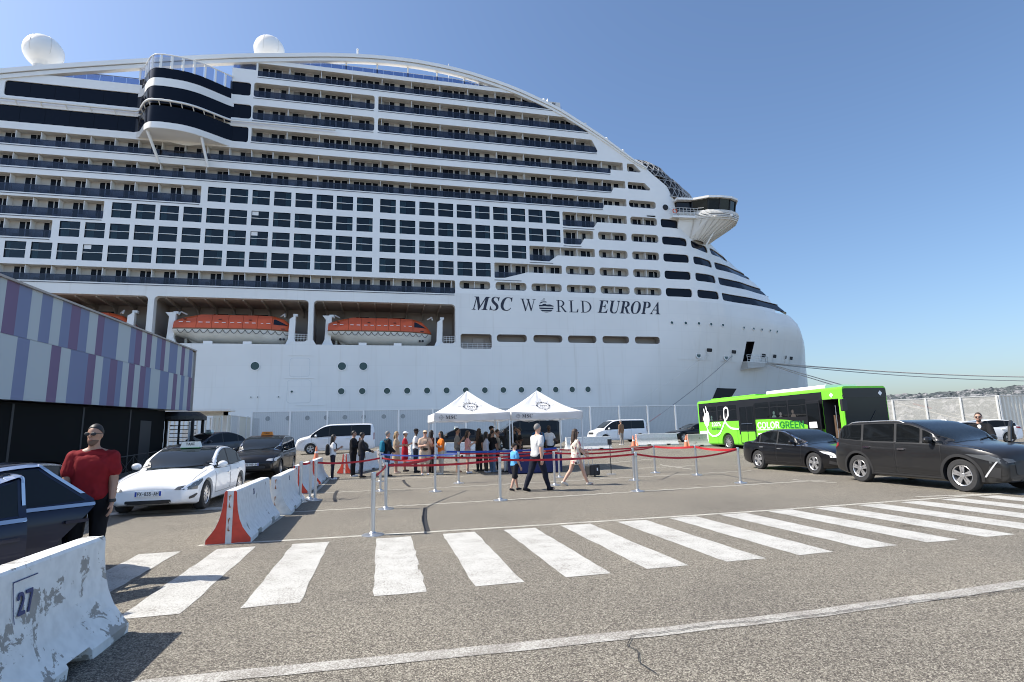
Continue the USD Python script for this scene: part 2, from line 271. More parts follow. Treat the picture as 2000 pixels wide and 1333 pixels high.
GLYPHS = "{'iM':(130,[[[(-8,3),(-1,4),(2,6),(5,10),(26,83),(26,92),(22,96),(16,96),(16,100),(50,100),(58,30),(103,100),(138,100),(138,96),(129,95),(126,92),(123,87),(104,16),(104,8),(108,4),(114,3),(114,0),(67,0),(67,3),(74,4),(78,6),(82,14),(99,80),(46,-2),(42,-2),(41,0),(33,71),(31,79),(14,13),(14,7),(18,4),(24,3),(24,0),(-8,0)]]]),'iS':(82,[[[(-2,-1),(6,32),(10,32),(10,23),(13,13),(19,7),(22,4),(28,3),(39,4),(46,10),(50,17),(50,26),(47,32),(23,55),(17,64),(15,71),(16,81),(21,91),(29,98),(39,102),(53,102),(69,98),(73,99),(76,102),(80,102),(73,71),(68,71),(68,81),(65,88),(60,93),(55,97),(46,97),(41,95),(37,91),(34,85),(34,80),(36,73),(46,63),(57,53),(67,40),(69,33),(69,23),(67,15),(63,9),(57,3),(44,-2),(30,-2),(11,3),(6,2),(2,-1)]]]),'iC':(98,[[[(4,31),(5,49),(10,63),(20,81),(32,92),(44,99),(55,102),(72,102),(91,98),(96,102),(99,102),(93,68),(89,68),(87,84),(80,93),(72,97),(62,97),(52,92),(43,82),(37,71),(30,52),(27,39),(27,26),(32,13),(37,8),(41,6),(47,4),(57,5),(69,10),(76,16),(82,23),(86,20),(74,7),(64,1),(54,-2),(39,-2),(26,0),(16,6),(11,12),(7,20)]]]),'iE':(98,[[[(-7,0),(-7,3),(1,5),(6,12),(26,84),(27,90),(26,93),(21,96),(16,96),(16,100),(96,100),(90,72),(86,72),(86,78),(84,84),(78,91),(73,94),(63,95),(54,95),(51,92),(40,56),(50,55),(59,57),(67,64),(71,71),(74,71),(64,31),(64,30),(60,30),(60,41),(59,45),(56,47),(50,50),(39,50),(28,11),(29,8),(34,5),(43,5),(56,7),(69,13),(76,21),(82,30),(86,30),(77,0)]]]),'iU':(105,[[[(9,21),(11,37),(25,86),(25,93),(22,96),(15,97),(15,100),(60,100),(60,96),(56,96),(52,95),(48,89),(30,26),(30,19),(34,11),(39,7),(46,6),(55,7),(63,11),(70,19),(76,32),(91,83),(91,89),(89,92),(85,95),(79,96),(79,100),(109,100),(109,96),(105,94),(101,91),(99,86),(80,25),(74,13),(67,4),(60,0),(52,-2),(37,-2),(29,-1),(21,2),(16,6),(11,14)]]]),'iR':(95,[[[(-7,3),(1,5),(6,12),(26,84),(27,90),(26,93),(21,96),(16,96),(16,100),(69,99),(79,97),(85,94),(89,90),(92,82),(92,73),(89,66),(81,58),(74,54),(63,51),(76,12),(80,6),(89,4),(89,0),(58,0),(43,49),(38,49),(29,13),(29,7),(32,4),(39,3),(39,0),(-7,0)],[(40,55),(49,54),(55,56),(62,60),(66,66),(69,74),(69,83),(67,90),(63,94),(54,95),(51,93)]]]),'iO':(106,[[[(4,32),(6,51),(12,65),(24,82),(40,95),(53,101),(63,102),(74,102),(87,98),(97,87),(100,81),(102,70),(101,57),(98,43),(92,30),(84,20),(76,11),(67,5),(59,1),(45,-2),(34,-2),(23,0),(16,4),(10,11),(6,20)],[(26,17),(29,9),(32,5),(37,3),(44,3),(50,5),(56,9),(64,21),(75,46),(80,72),(80,81),(79,88),(76,93),(72,96),(62,97),(57,95),(47,87),(41,77),(34,64),(28,43),(26,30)]]]),'iP':(91,[[[(-7,3),(1,5),(6,12),(26,84),(27,90),(26,93),(21,96),(16,96),(16,100),(65,100),(77,97),(83,94),(87,90),(90,83),(91,73),(88,64),(83,58),(77,53),(67,50),(52,48),(38,47),(29,16),(29,9),(31,5),(39,3),(39,0),(-7,0)],[(51,93),(40,53),(41,52),(54,54),(60,57),(65,63),(68,72),(69,84),(67,89),(63,93),(59,95),(53,95)]]]),'iA':(93,[[[(-15,4),(-9,5),(-3,10),(70,100),(71,102),(76,102),(72,14),(74,10),(76,7),(82,4),(86,4),(86,0),(39,0),(40,4),(46,5),(51,11),(52,17),(52,31),(21,31),(9,16),(6,10),(8,5),(15,4),(16,0),(-15,0)],[(27,38),(53,37),(54,71),(53,70)]]]),'bM':(140,[[[(3,0),(3,4),(9,4),(14,8),(17,16),(16,90),(13,95),(3,97),(3,100),(41,100),(70,33),(99,100),(137,100),(137,97),(130,96),(126,93),(124,86),(124,11),(125,8),(128,5),(136,4),(136,0),(88,0),(88,4),(95,5),(99,8),(100,14),(100,86),(64,0),(59,0),(27,79),(23,84),(24,11),(27,6),(32,4),(37,4),(38,0)]]]),'bS':(86,[[[(9,35),(14,35),(17,22),(20,16),(31,6),(38,3),(48,3),(54,5),(59,10),(61,16),(61,24),(59,29),(52,34),(27,47),(17,55),(12,63),(11,67),(11,80),(13,86),(17,93),(23,98),(28,101),(36,103),(46,103),(64,99),(68,99),(71,103),(75,103),(75,70),(71,70),(69,79),(63,88),(58,93),(49,98),(42,99),(33,96),(28,91),(26,85),(27,79),(32,72),(66,55),(76,46),(79,36),(79,23),(78,18),(73,9),(66,3),(53,-1),(35,-2),(21,2),(17,2),(15,1),(13,-2),(9,-2)]]]),'bC':(103,[[[(6,43),(6,61),(10,74),(20,88),(31,97),(43,101),(61,103),(71,101),(86,96),(91,99),(93,103),(97,103),(97,68),(93,68),(86,83),(77,92),(67,97),(55,98),(47,95),(40,89),(36,81),(33,68),(32,44),(33,34),(36,23),(41,13),(46,9),(52,6),(67,5),(81,10),(88,15),(95,23),(99,19),(89,8),(84,4),(72,0),(61,-2),(48,-2),(37,1),(25,7),(16,16),(9,29)]]])}"
# ------------------------------------------------------------ ground
def gz(y):
    t = np.clip((np.asarray(y, float)-20)/20, 0, 1); return .5*t*t*(3-2*t)
def G(x, y): return (x, y, float(gz(y)))
def sheet(poly, dz, step=2.0):
    """A flat sheet that follows the ground's gentle rise."""
    x0, y0, x1, y1 = poly.bounds; V, F, n = [], [], 0
    ys = [y0] + [y for y in np.arange(16, 44, step) if y0 < y < y1] + [y1]
    for a, b in zip(ys, ys[1:]):
        v, f = tri(poly.intersection(sbox(x0-1, a, x1+1, b)))
        if len(f): V.append(v); F.append(f+n); n += len(v)
    v = np.vstack(V); return np.c_[v, gz(v[:, 1])+dz], np.vstack(F)
QUAY = 61.5
obj('ground', sheet(sbox(-900, -900, 900, QUAY), 0.0), M['asphalt'], kind='structure')
m = MB(); m.box((-900, QUAY-0.6, -4), (900, QUAY, 0.497)); obj('quay_edge', m, mat('quay_stone', (0.33, 0.31, 0.28), 0.8, noise=0.2), kind='structure')
sea = usdkit.material(stage, '/World/Looks/sea_water', {'g': ('geometry', {}), 'n': ('noise_texture', {'scale': 0.6, 'detail': 6.0}), 'b': ('bump', {'strength': 0.5, 'distance': 0.4}),
    'p': ('principled_bsdf', {'base_color': (0.012, 0.045, 0.07), 'roughness': 0.08})}, [('g.position', 'n.vector'), ('n.fac', 'b.height'), ('b.normal', 'p.normal')], surface='p.BSDF')
obj('sea', ([(-20000, QUAY-0.3, -2.6), (20000, QUAY-0.3, -2.6), (20000, 20000, -2.6), (-20000, 20000, -2.6)], [[0, 1, 2], [0, 2, 3]]), sea, kind='structure')

def wob(x0, y0, x1, y1, r=0.012, seg=0.12, seed=0):
    """A slightly ragged painted rectangle."""
    g = np.random.default_rng(seed); P = [(x0, y0), (x1, y0), (x1, y1), (x0, y1)]; out = []
    for a, b in zip(P, P[1:]+P[:1]):
        a, b = np.array(a), np.array(b); n = max(2, int(np.linalg.norm(b-a)/seg))
        for k in range(n): out.append(a+(b-a)*k/n + g.normal(0, r, 2))
    return Polygon(out).buffer(0)
cw = thing('crosswalk', kind='structure')
xs = [-2.33, -1.28, -0.05, 0.985, 2.0, 3.0, 4.04, 5.05, 6.08, 7.11, 8.14, 9.17, 10.2, 11.23, 12.26, 13.3, 14.3, 15.3, -3.35, -4.37]
for k, x in enumerate(xs):
    q = wob(x, 6.04 + .025*max(0, x) + RNG.normal(0, .015), x+0.53, 9.27 + .012*max(0, x) + RNG.normal(0, .015), r=.006, seg=.2, seed=100+k)
    if k == 2: q = q.difference(Polygon([(0.49, 7.0), (0.45, 7.0), (0.46, 7.25), (0.49, 7.3)]))
    obj('stripe', sheet(q, 0.004), M['zebra'], cw)
mk = thing('lane_markings', kind='structure')
def line(pts, w, m='line', dz=0.004, seed=0):
    P = np.array(pts, float); g = np.random.default_rng(seed); L = []
    for a, b in zip(P, P[1:]):
        n = max(2, int(np.linalg.norm(b-a)/0.25))
        L += [a+(b-a)*k/n + g.normal(0, .006, 2) for k in range(n)]
    L.append(P[-1])
    return obj('painted_line', sheet(LineString(L).buffer(w/2, cap_style='flat'), dz), M[m], mk)
line([(-7, 4.42), (-1.4, 4.44), (1.0, 4.34), (2.2, 4.30), (3.7, 4.30), (6.2, 4.42), (30, 5.2)], 0.17, 'linenear', seed=1)
line([(-2.7, 9.70), (-0.1, 9.60), (2.2, 9.50), (7.2, 9.44), (13.4, 9.62)], 0.10, seed=2)
line([(-2.1, 13.15), (2.8, 13.25), (7.3, 13.55), (12.5, 13.8)], 0.09, seed=3)
line([(12.1, 13.0), (11.8, 14.3)], 0.09, dz=0.006, seed=4)
line([(-1.9, 17.2), (2.3, 17.1), (7.1, 17.38), (13.0, 17.8)], 0.08, seed=5)
line([(-1.5, 21.6), (4.0, 21.0), (9, 21.1), (13, 21.3)], 0.08, seed=6)
line([(3.5, 24.6), (9.37, 24.0), (13.2, 25.6)], 0.08, seed=7)
line([(11.9, 22.5), (11.7, 19.6)], 0.08, seed=8)
line([(11.2, 9.9), (13.3, 9.55)], 0.10, dz=0.006, seed=9)
line([(-2.05, 9.9), (-1.95, 13.0), (-1.85, 17.0), (-1.9, 23.5)], 0.10, dz=0.008, seed=10)
line([(-8.5, 14.5), (-2.9, 14.6)], 0.5, 'zebra', dz=0.008, seed=11)
sl = thing('tar_seams', kind='structure')
def seam(pts, w=0.05):  # near-black curved strip laid flat on the asphalt
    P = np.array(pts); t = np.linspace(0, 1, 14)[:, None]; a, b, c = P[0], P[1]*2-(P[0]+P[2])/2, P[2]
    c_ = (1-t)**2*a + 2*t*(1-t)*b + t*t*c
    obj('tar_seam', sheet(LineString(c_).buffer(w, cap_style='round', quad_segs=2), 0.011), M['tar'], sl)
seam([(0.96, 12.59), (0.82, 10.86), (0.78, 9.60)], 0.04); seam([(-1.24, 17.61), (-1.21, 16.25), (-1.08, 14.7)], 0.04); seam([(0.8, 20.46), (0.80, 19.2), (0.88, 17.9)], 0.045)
# a crack that runs along the near edge line, and oil stains
crack = []
for k in range(90):
    x = 1.9 + k*0.075; crack.append((x, 4.27 + 0.02*math.sin(x*3.1) + RNG.normal(0, .012) + (0.07*(x-5.5) if x > 5.5 else 0)*0.2))
obj('crack', sheet(LineString(crack).buffer(0.0045), 0.012), M['tar'], sl)
crack = [(1.9, 4.24), (1.8, 4.1), (1.83, 3.98), (1.75, 3.8), (1.78, 3.6)]
obj('crack', sheet(LineString(crack).buffer(0.0035), 0.012), M['tar'], sl)
stain_m = usdkit.material(stage, '/World/Looks/oil_stain', {'tc': ('texture_coordinate', {}), 'g': ('geometry', {}), 'n': ('noise_texture', {'scale': 9.0, 'detail': 5.0, 'roughness': 0.7}),
    'gr': ('gradient_texture', {'gradient_type': 'spherical'}), 'mp': ('mapping', {'location': (-1.0, -1.0, 0.0), 'scale': (2.0, 2.0, 0.0)}), 'mu': ('math', {'math_type': 'multiply'}), 'r': ('rgb_ramp', {'ramp': [(0.0, (0, 0, 0)), (0.12, (0, 0, 0)), (0.4, (.8, .8, .8))]}),
    't': ('transparent_bsdf', {}), 'd': ('principled_bsdf', {'base_color': (0.055, 0.035, 0.026), 'roughness': 0.6}), 'm': ('mix_closure', {})},
    [('tc.generated', 'mp.vector'), ('mp.vector', 'gr.vector'), ('g.position', 'n.vector'), ('gr.fac', 'mu.value1'), ('n.fac', 'mu.value2'), ('mu.value', 'r.fac'), ('r.color', 'm.fac'), ('t.BSDF', 'm.closure1'), ('d.BSDF', 'm.closure2')], surface='m.closure')
for x, y, a, b in ((1.41, 3.97, .55, .22), (1.75, 3.52, .5, .3), (5.6, 11.4, .6, .3), (0.55, 11.5, .35, .15), (0.2, 11.0, .3, .12), (2.35, 5.2, .3, .12)):
    P = Point(x, y).buffer(1, quad_segs=8); P = affinity.scale(P, a, b); obj('oil_stain', sheet(P, 0.013), stain_m, sl)

# ------------------------------------------------------------ cruise ship
SHIP_Y = 67.0                                   # the ship's flat side; local x = along the ship, y = inboard, z = up
ship = thing('cruise_ship', 'huge white cruise ship moored behind the fence, its name in dark letters on the bow', 'cruise ship', (0, SHIP_Y, 0))
BEAM = 23.5
_gs = np.array([0, .15, .27, .37, .45, .535, .64, .75, .79, .84, .9, .95, .985, 1.0])
_os = np.array([0, .12, .9, 2.2, 3.0, 3.95, 5.6, 7.2, 8.8, 10.9, 14.0, 17.8, 21.2, 23.5])
_Lz = ([-4, 15, 17.5, 19.6, 22, 24.6, 27.1, 30.2, 34, 40], [37.6, 37.6, 36.4, 33.7, 29.8, 26., 21.7, 17., 12., 6.])
def off(s, z):
    s, z = np.broadcast_arrays(np.asarray(s, float), np.asarray(z, float))
    L = np.interp(z, *_Lz); low = np.clip((16.5-z)/19.5, 0, 1)
    s0 = 38.0 - 15*low**1.3; L = L + (38.0 - s0) + 5.5*np.clip(low*1.6, 0, 1)
    g = np.clip((s-s0)/L, 0, 1); o = np.interp(g, _gs, _os)
    fine = 23.5*np.clip(g, 0, 1)**1.35                                    # finer lines near the water
    k = np.clip(low*1.15, 0, .95); return np.where(g > 0, o*(1-k) + fine*k, 0)
def bow_end(z):
    low = np.clip((16.5-np.asarray(z, float))/19.5, 0, 1); return 38.0 + np.interp(z, *_Lz) + 5.5*np.clip(low*1.6, 0, 1)
def shipmesh(poly, d=0.0, ds=0.9, dz=1.1, curve_from=22.0):
    """Plating of the outline poly in (s, z), bent to the hull, d metres proud (negative) or inboard."""
    V, F, n = [], [], 0
    x0, z0, x1, z1 = poly.bounds
    cells = [sbox(x0-1, z0-1, min(curve_from, x1+1), z1+1)] if x0 < curve_from else []
    if x1 > curve_from:
        for a in np.arange(max(curve_from, x0 - (x0-curve_from) % ds if x0 > curve_from else curve_from), x1, ds):
            for b in np.arange(math.floor(z0/dz)*dz, z1, dz): cells.append(sbox(a, b, a+ds, b+dz))
    for c in cells:
        q = poly.intersection(c)
        if q.is_empty: continue
        v, f = tri(q)
        if len(f): V.append(v); F.append(f+n); n += len(v)
    v = np.vstack(V); f = np.vstack(F)[:, ::1]
    return np.c_[v[:, 0], off(v[:, 0], v[:, 1])+d, v[:, 1]], f
def ship_obj(name, poly, m, parent=ship, d=0.0, **k):
    v, f = shipmesh(poly, d)
    me = usdkit.mesh(stage, path_for(parent, name), (v, f), m)
    e = 0.4; s, z = v[:, 0], v[:, 2]
    gs, gz_ = (off(s+e, z)-off(s-e, z))/(2*e), (off(s, z+e)-off(s, z-e))/(2*e)
    nn = np.stack([gs, -np.ones_like(gs), gz_], 1); nn /= np.linalg.norm(nn, axis=1, keepdims=True)
    me.CreateNormalsAttr(Vt.Vec3fArray.FromNumpy(nn.astype(np.float32))); me.SetNormalsInterpolation('vertex')
    return tag(me, **k) if k else me.GetPrim()
def reveal(mb, poly, depth, seg=0.9):
    """Walls of an opening: its outline swept inboard."""
    for g in getattr(poly, 'geoms', [poly]):
        c = np.array(g.exterior.segmentize(seg).coords if g.bounds[2] > 30 else g.exterior.coords)
        if not g.exterior.is_ccw: c = c[::-1]
        y = off(c[:, 0], c[:, 1]); a = np.c_[c[:, 0], y, c[:, 1]]; b = np.c_[c[:, 0], y+depth, c[:, 1]]
        v = np.vstack([a, b]); n = len(c); mb.add(v, [[i, n+i, n+i+1, i+1] for i in range(n-1)])
OPEN = []                                       # every hole in the side plating
S0 = -66.0                                      # how far aft the side is built in detail
ROWS = {'r8': (18.93, 20.65, 19.66), 'w4': (21.1, 23.2, 22.0), 'w3': (23.68, 25.73, 24.55), 'w2': (26.2, 28.28, 27.1), 'w1': (28.75, 30.88, 29.7),
        'r6': (31.72, 33.34, 32.5), 'r5': (34.3, 36.03, 35.02), 'r4': (37.05, 38.79, 37.72), 'r3': (39.95, 41.84, 40.85), 'r2': (42.95, 44.87, 43.8), 'r1': (45.8, 47.55, 46.5)}
UPPER = [-15.5 + 3.76*k for k in range(13)]     # dividers of the forward upper cabins
LOWER = [-39.75 + 2.41*k for k in range(-11, 34)]
def P(*c): return Polygon(c)
def soft(p, r): return p.buffer(-r).buffer(r, quad_segs=4)
B = []                                          # balcony openings: (row, polygon, dividers, rail end)
# forward upper rows, their ends cut by the sloping arch
B.append(('r1', P((-15.4, 45.8), (24.1, 45.8), (22.6, 46.4), (19.6, 47.4), (19.2, 47.55), (-15.4, 47.55)), UPPER, 24))
for r, e, t in (('r2', 28.1, 25.7), ('r3', 29.2, 28.3)):
    lo, hi, _ = ROWS[r]
    B.append((r, soft(P((-15.75, lo), (-1.35, lo), (-1.35, hi), (-15.75, hi)), .3), UPPER, 99))
    B.append((r, soft(P((-0.9, lo), (e, lo), (e, lo+.1), (t, hi), (-0.9, hi)), .3 if r == 'r3' else .15), UPPER, 99))
B.append(('r4', soft(P((-15.75, 37.05), (30.9, 37.05), (30.9, 37.6), (32.8, 37.6), (32.8, 38.79), (-15.75, 38.79)), .12), UPPER, 30.9))
B.append(('r5', soft(P((S0, 34.3), (30.9, 34.3), (31.2, 34.95), (33.0, 34.95), (33.0, 36.03), (S0, 36.03)), .12), LOWER[:23] + UPPER[2:], 30.9))
B.append(('r6', soft(P((S0, 31.72), (29.4, 31.72), (29.7, 32.28), (33.0, 32.28), (33.0, 33.34), (S0, 33.34)), .12), LOWER[:23] + UPPER[2:], 29.5))
# rows beside the block of square windows
for r, xr in (('w1', -20.8), ('w2', -30.5), ('w3', -34.95 - .3)):
    lo, hi, _ = ROWS[r]; B.append((r, soft(P((S0, lo), (xr, lo), (xr, hi), (S0, hi)), .1), LOWER, 99))
B.append(('w1', soft(P((23.5, 28.85), (27.9, 28.85), (28.5, 29.69), (32.9, 29.69), (32.9, 30.86), (23.5, 30.86)), .14), [23.5, 25.6, 27.9, 30.3], 28.1))
B.append(('w2', soft(P((23.5, 26.3), (25.9, 26.3), (26.5, 27.2), (27.8, 27.2), (27.8, 28.35), (23.5, 28.35)), .16), [23.5, 25.6], 26.1))
B.append(('w3', soft(P((18.72, 23.75), (21.4, 23.75), (22.6, 24.65), (27.9, 24.65), (27.9, 25.79), (18.72, 25.79)), .16), [18.7, 20.9, 23.1, 25.4], 22.0))
B.append(('w4', soft(P((13.95, 21.2), (15.3, 21.25), (18.3, 22.1), (23.1, 22.1), (23.1, 23.25), (13.95, 23.25)), .16), [13.9, 16.2, 18.5, 20.8], 17.6))
B.append(('r8', soft(P((S0, 18.93), (8.85, 18.93), (8.85, 20.65), (S0, 20.65)), .2), LOWER, 99))
for r, xs_ in (('r8', [(9.4, 13.36), (14.05, 18.15), (18.83, 22.98), (23.67, 27.8), (28.45, 32.68), (33.33, 37.42)]), ('w4', [(23.65, 27.8), (28.45, 32.68), (33.36, 37.44)]),
               ('w3', [(28.48, 32.68), (33.38, 37.45)]), ('w2', [(28.5, 32.72), (33.42, 37.53)]), ('w1', [(33.43, 37.5)])):
    lo, hi = {'r8': (19.62, 20.67), 'w4': (22.12, 23.25), 'w3': (24.65, 25.79), 'w2': (27.2, 28.35), 'w1': (29.69, 30.86)}[r]
    for a, b in xs_: B.append((r, rrect(a, lo, b, hi, .38), [(a+b)/2], -999))
B.append(('r6', rrect(33.4, 32.25, 37.5, 33.3, .38), [], -999))
B.append(('r5', soft(P((33.4, 34.95), (37.1, 34.95), (36.0, 36.0), (33.4, 36.0)), .2), [], -999))
B.append(('r4', soft(P((33.44, 37.57), (35.7, 37.57), (34.5, 38.75), (33.44, 38.75)), .15), [], -999))
OPEN += [b[1] for b in B]
# block of square windows
WIN = []
wx = [-39.35 + 2.41*k for k in range(14)] + [-5.67 + 0.0, -3.27] + [-0.48, 1.94, 4.36, 6.75, 9.15, 11.54, 13.93, 16.33, 18.73, 21.15]
for r, lo, hi, a, b in (('w1', 29.04, 30.85, -20.3, 23.2), ('w2', 26.42, 28.22, -30.0, 23.2), ('w3', 23.92, 25.70, -34.7, 18.4), ('w4', 21.3, 23.15, -39.5, 13.6)):
    for x in wx:
        if a <= x and x+1.9 <= b: WIN.append((x, lo, x+1.93, hi))
OPEN += [sbox(*w) for w in WIN]
# black glass lounges aft, and the promenade recess with its lifeboats
LOUNGE = [rrect(-41.3, 39.95, -15.9+0, 41.8, .35), soft(P((S0, 36.88), (-16.1, 36.88), (-16.1, 38.85), (S0, 38.85)), .25)]
LOUNGE.append(rrect(-18.35, 43.0, -16.1, 44.75, .3))
OPEN += LOUNGE
BAY = [(-58.0, -42.2), (-41.6, -25.34), (-24.73, -8.5), (-7.93, 8.83)]
BAYP = []
for a, b in BAY:
    top = rrect(a, 12.6, b, 17.55, .45); lowb = P((a+.4, 12.25), (b-2.2, 12.25), (b-1.6, 12.75), (b, 12.75), (b, 13.5), (a, 13.5), (a, 12.9))
    BAYP.append(top.union(lowb))
OPEN += BAYP
MOOR = [rrect(9.48, 11.96, 13.42, 13.82, .3)] + [rrect(a, 12.86, b, 13.83, .38) for a, b in ((14.08, 18.0), (18.86, 22.76), (23.54, 27.48), (28.34, 32.13), (33.0, 36.65))]
OPEN += MOOR
DARK = [rrect(38.1, 29.6, 42.35, 30.85, .3), soft(P((43.1, 29.55), (45.1, 29.5), (44.9, 30.8), (43.1, 30.85)), .2)]
for z, c in ((27.05, 52.9), (24.55, 57.2), (22.05, 61.2), (19.55, 65.0)):
    DARK += [rrect(38.1, z, 42.2, z+1.2, .38), rrect(43.05, z, 46.95, z+1.2, .38), soft(P((47.75, z), (c, z), (c-.6, z+1.0), (c-2, z+1.2), (47.75, z+1.2)), .3)]
OPEN += DARK
HATCH = [P((51.95, 11.0), (53.5, 11.0), (54.12, 14.0), (52.35, 13.9))]
OPEN += HATCH
# outline of the side plating
ARCH = [(-66, 36.0), (-50, 40.6), (-41.93, 42.92), (-37.38, 44.07), (-29.03, 45.98), (-21.45, 47.63), (-16.32, 48.59), (-12.18, 49.23), (-7.29, 49.99), (-3.5, 50.4), (0, 50.62), (3.05, 50.68), (6.5, 50.5), (9.88, 50.13), (13.4, 49.45), (16.96, 48.55),
        (20.59, 47.3), (23.53, 46.1), (26.48, 44.5), (30.21, 42.32), (32.83, 40.55), (35.18, 39.0), (36.5, 38.35)]
ax, az = np.array(ARCH).T
from scipy.interpolate import PchipInterpolator
archz = PchipInterpolator(ax, az)
xs_ = np.linspace(17.5, 36.5, 40)
rim = [(x, float(archz(x))-.15) for x in xs_]
side = P((S0-170, 19.0), (60, 19.0), (60, 31.25), (40.9, 31.25), (40.8, 34.2), (39.5, 35.9), (37.6, 37.2), *rim[::-1], (17.0, 48.1), (-15.6, 48.1), (-15.6, 46.55), (-18.3, 46.55), (-18.3, 42.9), (-36.9, 42.9), (-41.9, 42.4), (S0, 35.6+1.5), (S0-170, 37.0))
hullp = P((S0-170, -3.2), (80, -3.2), (80, 19.0), (S0-170, 19.0))
holes = unary_union([o.buffer(0) for o in OPEN])
def clip_bow(p):
    zs = np.linspace(-4, 40, 60); edge = P(*[(-300, -4), *[(float(bow_end(z)), z) for z in zs], (-300, 40)]) if False else P(*[(-400, -4.0)], *[(float(bow_end(z)), float(z)) for z in zs], (-400, 40.0))
    return p.intersection(edge.union(sbox(-400, 30, 36, 60)).union(sbox(-400, 31, 41.5, 60)))
sup = ship_obj('superstructure', clip_bow(side).difference(holes), M['white'])
hul = ship_obj('hull', clip_bow(hullp).difference(holes), M['hull'])
# the far side and the decks that close the ship
zs = np.linspace(-3.2, 31.2, 30); V, F = [], []
for i, z in enumerate(zs):
    s = np.linspace(22, float(bow_end(z)), 40); V.append(np.c_[s, 2*BEAM-off(s, z), np.full(40, z)])
for i in range(29):
    for j in range(39): F.append([i*40+j, (i+1)*40+j, (i+1)*40+j+1, i*40+j+1])
mb = MB(); mb.add(np.vstack(V), F); mb.box((S0-170, 2*BEAM-.1, -3.2), (22, 2*BEAM, 37)); obj('far_side', mb, M['hull'], ship, smooth=40)
mb = MB()
mb.box((S0, 1.9, 36.0), (17, 2*BEAM-.2, 36.3)); mb.box((-15.6, 0.02, 47.95), (17.0, 2*BEAM-.2, 48.08)); mb.box((S0, 1.9, 42.6), (-18.3, 2*BEAM-.2, 42.85)); mb.box((S0-170, 0.05, 36.85), (S0, 2*BEAM, 37.0)); mb.box((S0-170, 0.5, -3), (S0-169.8, 2*BEAM-.5, 36.8))
sb = np.linspace(36, float(bow_end(31.25)), 24); o = off(sb, 31.25); ring = list(zip(sb, o)) + [(s, 2*BEAM-q) for s, q in zip(sb[::-1], o[::-1])]
mb.prism(Polygon(ring).buffer(0), 31.0, 31.2); obj('deck', mb, M['white'], ship)
# unseen dark blocks added inside to keep daylight out of the cabins
obj('core', MB().box((S0, 6.2, -3), (34, 2*BEAM-1, 36)).box((-15, 3, 36.3), (22, 40, 47.9)).box((S0, 3, 36.3), (-18.4, 40, 42.5)).box((24, 4, 36.3), (30, 40, 42)), M['dark'], ship)

